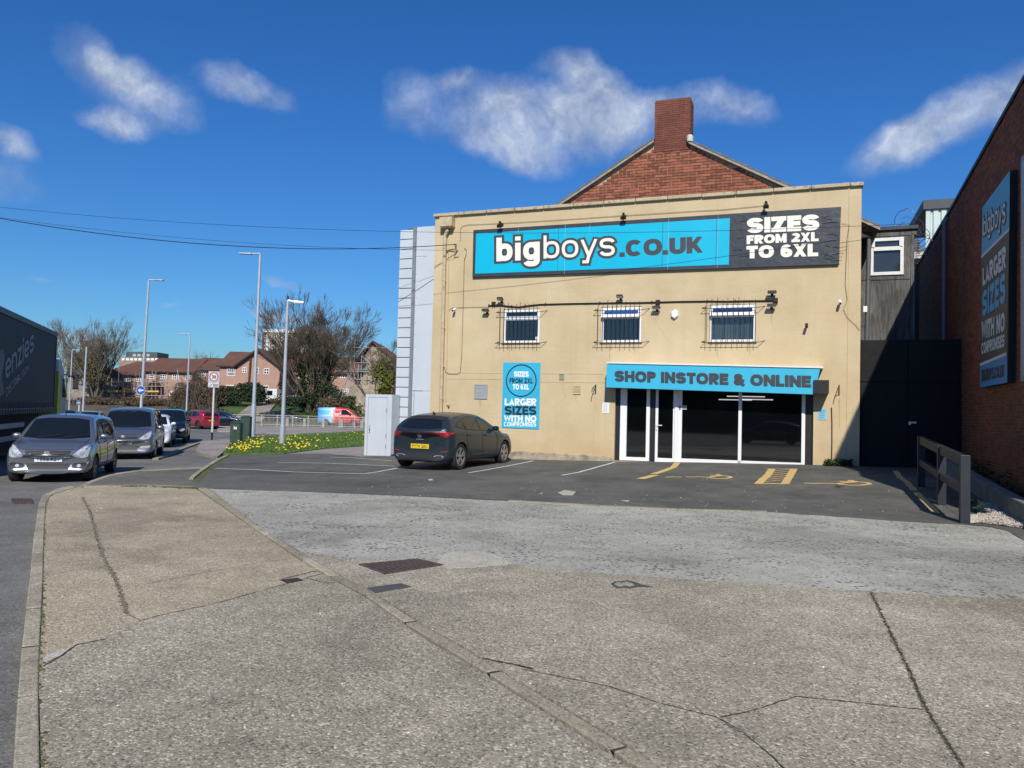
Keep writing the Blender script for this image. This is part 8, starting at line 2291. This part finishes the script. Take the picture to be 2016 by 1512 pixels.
house('terraced_house', 'lower brown roofed house between the ivy clad tree and the scaffolded house', 641, 700, 735, 703, 788, [(676.6, 740, 12, 9), (655, 745, 10, 9), (680, 770, 12, 9)], D=112)
# scaffolded stone house
SO_ = mat('buff_stone_wall', (.34, .28, .20), .9, var=.3, vs=.8, fine=.3, fs=4)
a, b_, ap = HP(700, 714, 92), HP(792, 720, 92), HP(734, 673, 92)
root = empty('stone_house', ((a.x + b_.x) / 2, 92, 1.), 'buff stone gabled house under scaffolding left of the clad tower', 'house', None); O = Vector(root.location)
g = MB(); g.prism([(a.x + .6, 92, 1.), (b_.x, 92, 1.), (b_.x, 92, b_.z), (ap.x, 92, ap.z - .2), (a.x + .6, 92, a.z)], (0, 9, 0)); g.build('wall', SO_, parent=root, off=O)
for (p_, q_) in ((a, ap), (b_, ap)):
    g = MB(); P0, P1 = Vector((p_.x, 91.6, p_.z)), Vector((q_.x, 91.6, q_.z - .15)); g.prism([P0, P1, P1 + Vector((0, 0, .3)), P0 + Vector((0, 0, .3))], (0, 10, 0)); g.build('roof', TILE, parent=root, off=O)
for (cx_, cy_, w_, h_) in ((712, 735, 7, 12), (740, 737, 8, 12)):
    c = HP(cx_, cy_, 92); f = MB(); f.box(c.x - w_ * .03, 91.9, c.z - h_ * .03, c.x + w_ * .03, 91.99, c.z + h_ * .03); f.build('window', DGL, parent=root, off=O)
# grey stone house at far left
house('stone_cottage', 'grey stone house under a dark roof between the lorry cab and the row', 134, 177, 737, 722, 800, [(150, 745, 7, 8), (166, 746, 7, 8)], D=100, wall=mat('grey_rubble_stone', (.25, .22, .18), .9, var=.4, vs=1.2, fine=.3, fs=5), roof=mat('dark_slate', (.045, .045, .05), .8, var=.2), group=None)
# boundary wall behind the trees on the right, timber fence on the left
pf = []
q = atD(690, 750, 86); q2 = atD(790, 750, 84)
g = MB(); g.prism([(q.x, q.y, -.3), (q2.x, q2.y, -.3), (q2.x, q2.y, atD(790, 757, 84).z), (q.x, q.y, atD(690, 757, 86).z)], (0, .4, 0)); tag(g.build('boundary_wall', SO_), 'buff stone boundary wall right of the ivy clad tree', 'wall')
fe = empty('timber_fence', (atD(255, 800, 97).x, 97, 1.2), 'weathered vertical board fence in front of the houses', 'fence'); O = Vector(fe.location); FT = mat('grey_timber', (.20, .165, .12), .9, var=.2, vs=3, rnd=.25)
px = 215.
while px < 312:
    q = atD(px, 800, 97); t_ = atD(px, 785.5 + random.uniform(-.6, .6) + (0 if px < 290 else 2.), 97); g = MB(); g.box(q.x - .07, 97, 1.0, q.x + .06, 97.05, t_.z); g.build('board', FT, parent=fe, off=O); px += 2.2
fe2 = empty('timber_fence', (atD(340, 800, 98).x, 98, 1.2), 'brown board fence right of the blue arrow sign', 'fence'); O = Vector(fe2.location)
px = 304.
while px < 368:
    q = atD(px, 800, 98); t_ = atD(px, 787 + random.uniform(-.6, .6), 98); g = MB(); g.box(q.x - .07, 98, 1.0, q.x + .06, 98.05, t_.z); g.build('board', mat('brown_timber', (.16, .10, .065), .9, var=.2, vs=3, rnd=.25), parent=fe2, off=O); px += 2.2
# scaffolding
SCF = mat('scaffold_tube', (.40, .38, .36), .6, .3, var=.1); PLK = mat('scaffold_boards', (.55, .38, .12), .8, var=.2, vs=2)
sc_ = empty('scaffolding', HP(250, 790, 104), 'light scaffolding with yellow boards in front of the low houses', 'scaffolding', 'scaffolding on the houses'); O = Vector(sc_.location)
for k, (px, tp, bp) in enumerate([(183, 740, 795), (194, 719, 795), (201, 732, 795), (212, 719, 795), (220, 745, 795), (234, 720, 795), (243, 740, 795), (252, 733, 795), (261, 745, 795), (268, 730, 795), (275.5, 719, 795), (281, 735, 795), (300, 730, 790), (307, 731, 790), (318, 745, 790), (330, 735, 790), (350, 726, 790), (356, 740, 790)]):
    t_, b_ = HP(px, tp, 104), HP(px - 1, bp, 104); g = MB(); g.tube([b_, t_], .05, 5); g.build('pole', SCF, parent=sc_, off=O)
for (x0, x1, y, th, mm) in ((176, 313, 770.5, .16, PLK), (176, 220, 783.5, .12, PLK), (183, 356, 760, .05, SCF), (183, 356, 752, .05, SCF), (205, 330, 778, .05, SCF)):
    a, b_ = HP(x0, y, 103.8), HP(x1, y + 1, 103.8); g = MB(); g.tube([a, b_], th, 4); g.build('ledger' if mm is SCF else 'board', mm, parent=sc_, off=O)
sc_ = empty('scaffolding', HP(730, 790, 89), 'grey scaffolding round the stone house beside the clad tower', 'scaffolding', 'scaffolding on the houses'); O = Vector(sc_.location)
for px, tp in ((693, 655), (699, 668), (712, 700), (723, 700), (737, 700), (748, 705), (768, 720), (690, 700), (706, 715)):
    t_, b_ = HP(px, tp, 89), HP(px - 3, 800, 89); g = MB(); g.tube([b_, t_], .05, 5); g.build('pole', SCF, parent=sc_, off=O)
for x0, x1, y in ((688, 770, 684), (690, 708, 691), (690, 765, 714), (690, 770, 727), (690, 770, 747), (688, 776, 762), (660, 776, 731)):
    a, b_ = HP(x0, y, 88.8), HP(x1, y + 1, 88.8); g = MB(); g.tube([a, b_], .07 if y in (731, 747) else .045, 4); g.build('ledger', SCF, parent=sc_, off=O)
for (p0, p1) in (((712, 701), (735, 722)), ((686, 735), (672, 786)), ((722, 722), (748, 745)), ((662, 785), (690, 735))):
    g = MB(); g.tube([HP(*p0, 88.6), HP(*p1, 88.6)], .05, 4); g.build('brace', SCF, parent=sc_, off=O)
for (x0, x1, y0, y1, lab) in ((176, 0, 0, 0, ''),): pass
# porch roofs
for (x0, x1, y, yb, lab) in ((222, 256, 757, 768, 'left'), (296, 320, 750, 762, 'middle'), (347, 368, 752, 764, 'right')):
    a, b_, m_ = HP(x0, yb, 108.6), HP(x1, yb, 108.6), HP((x0 + x1) / 2, y, 108.6)
    g = MB(); g.prism([(a.x, 107.4, a.z), (b_.x, 107.4, b_.z), (m_.x, 107.4, m_.z)], (0, 2.2, 0)); g.box(a.x + .2, 107.6, 1.8, a.x + .4, 107.8, a.z); g.box(b_.x - .4, 107.6, 1.8, b_.x - .2, 107.8, a.z)
    tag(g.build('entrance_porch', TILE), {'left': 'brown tiled porch roof of the leftmost house', 'middle': 'dark triangular porch roof right of the blue arrow sign', 'right': 'brown porch roof half hidden in the brambles'}[lab], 'porch', 'tiled porches of the row')
# tower block and far building
TW = mat('tower_panel', (.42, .37, .30), .9, var=.08); D = 300.
a, b_ = atD(516, 652, D), atD(607, 652, D); root = empty('tower_block', ((a.x + b_.x) / 2, D, 0), 'distant tower block with a white parapet above the gable', 'building'); O = Vector(root.location)
g = MB(); g.box(a.x + 1.6, D, -5, b_.x, D + 14, a.z - .4); g.build('wall', TW, parent=root, off=O)
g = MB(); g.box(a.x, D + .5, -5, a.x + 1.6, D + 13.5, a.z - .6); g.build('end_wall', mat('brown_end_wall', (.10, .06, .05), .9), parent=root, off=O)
g = MB(); g.box(a.x + .6, D - .4, a.z - .4, b_.x + .4, D + 14.4, a.z + .9); g.build('parapet', mat('white_parapet', (.75, .75, .72), .7), parent=root, off=O)
for r_ in range(7):
    for c_ in range(9):
        q = atD(524 + c_ * 9.6, 663 + r_ * 8.2, D); f = MB(); f.box(q.x - .62, D - .12, q.z - .42, q.x + .62, D - .02, q.z + .42); wo = f.build('window', WFR, parent=root, off=O); f = MB(); f.box(q.x - .45, D - .15, q.z - .3, q.x + .1, D - .125, q.z + .3); f.build('pane', DGL, parent=wo, off=O)
D = 240.; a, b_ = atD(235, 703, D), atD(322, 703, D)
root = empty('hillside_flats', ((a.x + b_.x) / 2, D, 0), 'distant long building with white windows and a green top storey above the low roofs', 'building'); O = Vector(root.location)
g = MB(); g.box(a.x, D, -5, b_.x, D + 10, a.z); g.build('wall', mat('far_brown_wall', (.30, .22, .17), .9, var=.15), parent=root, off=O)
q, q2 = atD(245, 691.5, D), atD(307, 691.5, D); g = MB(); g.box(q.x, D + 1, a.z, q2.x, D + 9, q.z); g.build('top_storey', mat('dark_green_storey', (.06, .09, .08), .6, var=.3, vs=.3), parent=root, off=O)
for k in range(10): q = atD(243 + k * 8.2, 707.5, D); f = MB(); f.box(q.x - .45, D - .12, q.z - .35, q.x + .45, D - .02, q.z + .35); f.build('window', WFR, parent=root, off=O)
for k in range(4): q = atD(262 + k * 9, 699, D); f = MB(); f.box(q.x - .5, D + .85, q.z - .4, q.x + .5, D + .98, q.z + .4); f.build('window', mat('pale_glass', (.35, .42, .45), .3), parent=root, off=O)

# ---------------------------------------------------------------- bare trees
BARK = mat('grey_bark', (.15, .125, .095), .95, var=.25, vs=2.)
BARKD = mat('brown_bark', (.10, .078, .055), .95, var=.25, vs=2.)
def tree(nm, lab, base, H_, spread, seed, stems=5, ivy=None, bark=BARK, depth=6, ang=.55, group='bare winter trees', r0=.16, lean=0.):
    rg = random.Random(seed); root = empty(nm, base, lab, 'tree', group)
    trunk = MB(); twigs = MB(); tips = []
    def grow(p, d, L, r, k):
        n = 3; pts = [p]; q = p; dd = d.copy()
        for i in range(n):
            dd = (dd + Vector((rg.gauss(0, .09), rg.gauss(0, .09), rg.gauss(.03, .06)))).normalized(); q = q + dd * (L / n); pts.append(q)
        (trunk if k < 2 else twigs).tube(pts, [r * (1 - .35 * i / n) for i in range(n + 1)], 5 if k < 3 else 3, caps=False)
        if k >= depth: return
        nb = 2 + (rg.random() < .55) + (k > 2 and rg.random() < .4)
        for i in range(nb):
            a = rg.uniform(0, 6.28); sp_ = rg.uniform(.18, ang) * (1 if i else .5)
            o1 = dd.orthogonal().normalized(); o2 = dd.cross(o1)
            nd = (dd + (o1 * math.cos(a) + o2 * math.sin(a)) * math.tan(sp_) + Vector((0, 0, .06))).normalized()
            st = pts[rg.choice((2, 3))] if i else pts[3]
            grow(st, nd, L * rg.uniform(.62, .86), max(.013, r * rg.uniform(.5, .68)), k + 1)
    L0 = H_ * .30
    for s_ in range(stems):
        a = 2 * math.pi * s_ / stems + rg.uniform(-.4, .4); sp_ = spread / H_ * rg.uniform(.25, 1.15) if stems > 1 else .05
        d = Vector((math.cos(a) * sp_ + lean, math.sin(a) * sp_ * .6, 1)).normalized()
        grow(Vector((math.cos(a) * .2 * (stems > 1), math.sin(a) * .2 * (stems > 1), -.2)), d, L0 * rg.uniform(.8, 1.15), r0 * rg.uniform(.8, 1.15), 0)
    trunk.build('trunk', bark, parent=root); twigs.build('crown', bark, parent=root)
    if ivy:
        g = MB(); matl, n_, zlo, zhi, rad = ivy
        cl_ = [(rg.gauss(0, rad * .62), rg.gauss(0, rad * .4), zlo + (zhi - zlo) * rg.random() ** 1.5, rg.uniform(.3, .9)) for _ in range(44)]
        for _ in range(n_):
            c = rg.choice(cl_); k_ = 1 - .55 * (c[2] - zlo) / (zhi - zlo)
            p = Vector((c[0] * (1.25 - k_ * .5) + rg.gauss(0, c[3] * .5), c[1] + rg.gauss(0, c[3] * .4), c[2] + rg.gauss(0, c[3] * .55)))
            s_ = rg.uniform(.05, .13); v1 = Vector((rg.gauss(0, 1), rg.gauss(0, 1), rg.gauss(0, 1))).normalized() * s_; v2 = v1.orthogonal().normalized() * s_ * .8
            g.add([p - v1, p + v2, p + v1, p - v2], [(0, 1, 2, 3)])
        g.build('ivy', matl, parent=root)
    return root
IVYD = mat('dark_ivy', (.022, .042, .012), .7, var=.3, vs=.8, rnd=.45, island=True)
IVYY = mat('yellow_green_ivy', (.11, .115, .014), .7, var=.3, vs=.8, rnd=.4, island=True)
def base_at(px, D): q = atD(px, 800, D); return Vector((q.x, q.y, bz(q.y) if q.y > 83 else gz(q.x, q.y)))
tree('bare_tree', 'large leafless tree above the left end of the brown roofed row', base_at(188, 99), 9.8, 5.4, 21, 8, (mat('brown_ivy', (.10, .085, .035), .8, var=.3, rnd=.4, island=True), 2500, 2.2, 5.5, 2.0), depth=6, ang=.5)
tree('bare_tree', 'leafless tree behind the lorry cab', base_at(128, 104), 9.0, 4.4, 5, 6, None, depth=6, ang=.5)
tree('ivy_clad_tree', 'big spreading leafless tree with dark ivy on its stems in front of the houses', base_at(612, 90), 11.6, 7.4, 14, 14, (IVYD, 15000, 1.2, 6.6, 2.7), BARKD, 7, .50, r0=.16)
tree('ivy_clad_tree', 'bare tree with yellow green ivy beside the white clad tower', base_at(765, 72), 9.6, 4.0, 31, 5, (IVYY, 9000, 2.0, 6.2, 1.0), BARKD, 6, .5)
tree('bare_tree', 'small brambly bare tree right of the small lamp post', base_at(393, 93), 4.6, 3.4, 41, 8, None, BARKD, 5, .5, r0=.06)
tree('bare_tree', 'thin bare tree rising beyond the roofs left of the speed limit sign', base_at(402, 130), 9.2, 2.5, 51, 3, None, BARK, 5, .45, r0=.08)
# shrubs: masses of leaf clumps
def shrub(lab, pts, D, matl, n, h_, kind=None, sz=(.06, .16), twig=0, nm='shrub', cat='shrub', group='shrubs along the bank', zb=None):
    rg = random.Random(len(lab)); g = MB()
    x0, x1 = atD(pts[0], 800, D).x, atD(pts[1], 800, D).x; nc = max(4, int((x1 - x0) / .7))
    cl_ = []
    for _ in range(nc * 3): xq = rg.uniform(x0, x1); cl_.append((xq, D + rg.uniform(-1.2, 1.2), h_ * (.35 + .4 * abs(math.sin(xq * .9 + h_)) + .35 * rg.random())))
    for _ in range(n):
        c = rg.choice(cl_); z0 = (bz(c[1]) if c[1] > 83 else gz(c[0], c[1])) if zb is None else zb
        p = Vector((c[0] + rg.gauss(0, .4), c[1] + rg.gauss(0, .35), z0 + max(.0, c[2] * rg.uniform(.3, 1.05)))); s_ = rg.uniform(*sz)
        v1 = Vector((rg.gauss(0, 1), rg.gauss(0, 1), rg.gauss(0, 1))).normalized() * s_; v2 = v1.orthogonal().normalized() * s_ * .8
        g.add([p - v1, p + v2, p + v1, p - v2], [(0, 1, 2, 3)], 0)
    for _ in range(twig):
        x = rg.uniform(x0, x1); y = D + rg.uniform(-1.5, 1.5); z0 = bz(y) if y > 83 else gz(x, y); hh_ = h_ * rg.uniform(.5, 1.3)
        g.tube([(x, y, z0), (x + rg.gauss(0, .25), y, z0 + hh_ * .6), (x + rg.gauss(0, .6), y + rg.gauss(0, .2), z0 + hh_)], [.03, .02, .008], 3, m=1, caps=False)
    o = g.build(nm, [matl, BARKD]); tag(o, lab, cat, group, kind); return o
LEAFD = mat('dark_shrub_leaf', (.022, .036, .012), .8, var=.3, vs=.6, rnd=.45, island=True); LEAFB = mat('brown_bramble', (.085, .06, .032), .9, var=.3, vs=.6, rnd=.4, island=True); LEAFG = mat('mid_green_leaf', (.05, .075, .02), .8, var=.3, vs=.6, rnd=.4, island=True)
shrub('dark evergreen shrub mass behind the green cabinets', (428, 512), 94, LEAFD, 16000, 2.6)
shrub('brown bramble thicket left of the speed limit sign', (345, 432), 93, LEAFB, 5000, 2.3, twig=600)
shrub('brown scrubby growth along the left fence', (150, 345), 94, LEAFB, 5000, .6, twig=260)
shrub('dark scrub and brambles right of the ivy clad tree', (640, 790), 88, LEAFB, 6000, 2.3, twig=260)
shrub('mixed green shrub left of the white cabinet', (693, 745), 87, LEAFG, 9000, 2.6)
shrub('low green growth at the foot of the left brambles', (330, 440), 86, LEAFG, 7000, .9)
shrub('low dark hedge below the right hand houses', (540, 700), 97, LEAFB, 4000, 1.0, twig=200)
shrub('rust brown tree foliage above the grey stone house', (140, 182), 112, mat('rust_foliage', (.12, .06, .028), .9, var=.3, rnd=.4, island=True), 7000, 7.2)
shrub('shaggy grass on the bank behind the far cars', (515, 760), 88, LEAFG, 16000, .35, 'stuff', (.05, .10), nm='bank_grass_tufts', cat='grass', group=None)
# grass blades and daffodils on the verge
vp = [(v.x, v.y) for v in grs]; xs_ = [p[0] for p in vp]; ys_ = [p[1] for p in vp]
g = MB(); rg = random.Random(2); n_ = 0
while n_ < 26000:
    x, y = rg.uniform(min(xs_), max(xs_)), rg.uniform(min(ys_), max(ys_))
    if not in_poly(x, y, vp): continue
    n_ += 1; z = gz(x, y) + .12; h_ = rg.uniform(.035, .10) * (1.5 if rg.random() < .15 else 1); a = rg.uniform(0, 6.28); w_ = rg.uniform(.010, .022); dx, dy = math.cos(a) * w_, math.sin(a) * w_
    g.add([(x - dx, y - dy, z), (x + dx, y + dy, z), (x + rg.gauss(0, .04), y + rg.gauss(0, .04), z + h_)], [(0, 1, 2)])
tag(g.build('grass_blades', mat('grass_blade', (.085, .15, .025), .8, var=.3, vs=1., rnd=.4, island=True), fix=True), 'short green grass blades on the verge', 'grass', kind='stuff')
g = MB(); n_ = 0
ctrs = [(475, 884), (520, 876), (590, 874), (505, 870), (560, 884), (600, 882), (465, 890), (540, 866), (625, 868), (490, 878), (505, 886), (585, 880), (480, 888), (700, 858), (560, 868)]
while n_ < 140:
    c = rg.choice(ctrs); px, py = c[0] + rg.gauss(0, 16), c[1] + rg.gauss(0, 5)
    p = gpt(px, py, .13)
    if not in_poly(p.x, p.y, vp): continue
    n_ += 1; h_ = rg.uniform(.06, .17); r_ = rg.uniform(.022, .042); k = rg.uniform(0, 1)
    g.tube([p, p + Vector((rg.gauss(0, .02), rg.gauss(0, .02), h_))], .005, 3, m=1, caps=False)
    t_ = p + Vector((0, -.02, h_)); vs = [t_ + Vector((math.cos(k + a) * r_, -.01, math.sin(k + a) * r_)) for a in (0, 1.05, 2.1, 3.14, 4.19, 5.24)]; g.add(vs, [(0, 1, 2, 3, 4, 5)], 0)
    g.add([q + Vector((0, .03, 0)) for q in vs], [(0, 1, 2, 3, 4, 5)], 0); g.tube([t_ + Vector((0, -.01, 0)), t_ + Vector((0, -.045, -.005))], r_ * .45, 5, m=0)
    for _ in range(3): g.add([(p.x - .008, p.y, p.z), (p.x + .008, p.y, p.z), (p.x + rg.gauss(0, .05), p.y + rg.gauss(0, .04), p.z + h_ * .9)], [(0, 1, 2)], 1)
tag(g.build('daffodils', [mat('daffodil_yellow', (.78, .62, .03), .7, var=.15, rnd=.2, island=True), mat('daffodil_green', (.05, .11, .02), .7, var=.2)], fix=True), 'yellow daffodils flowering across the grass verge', 'flowers', kind='stuff')
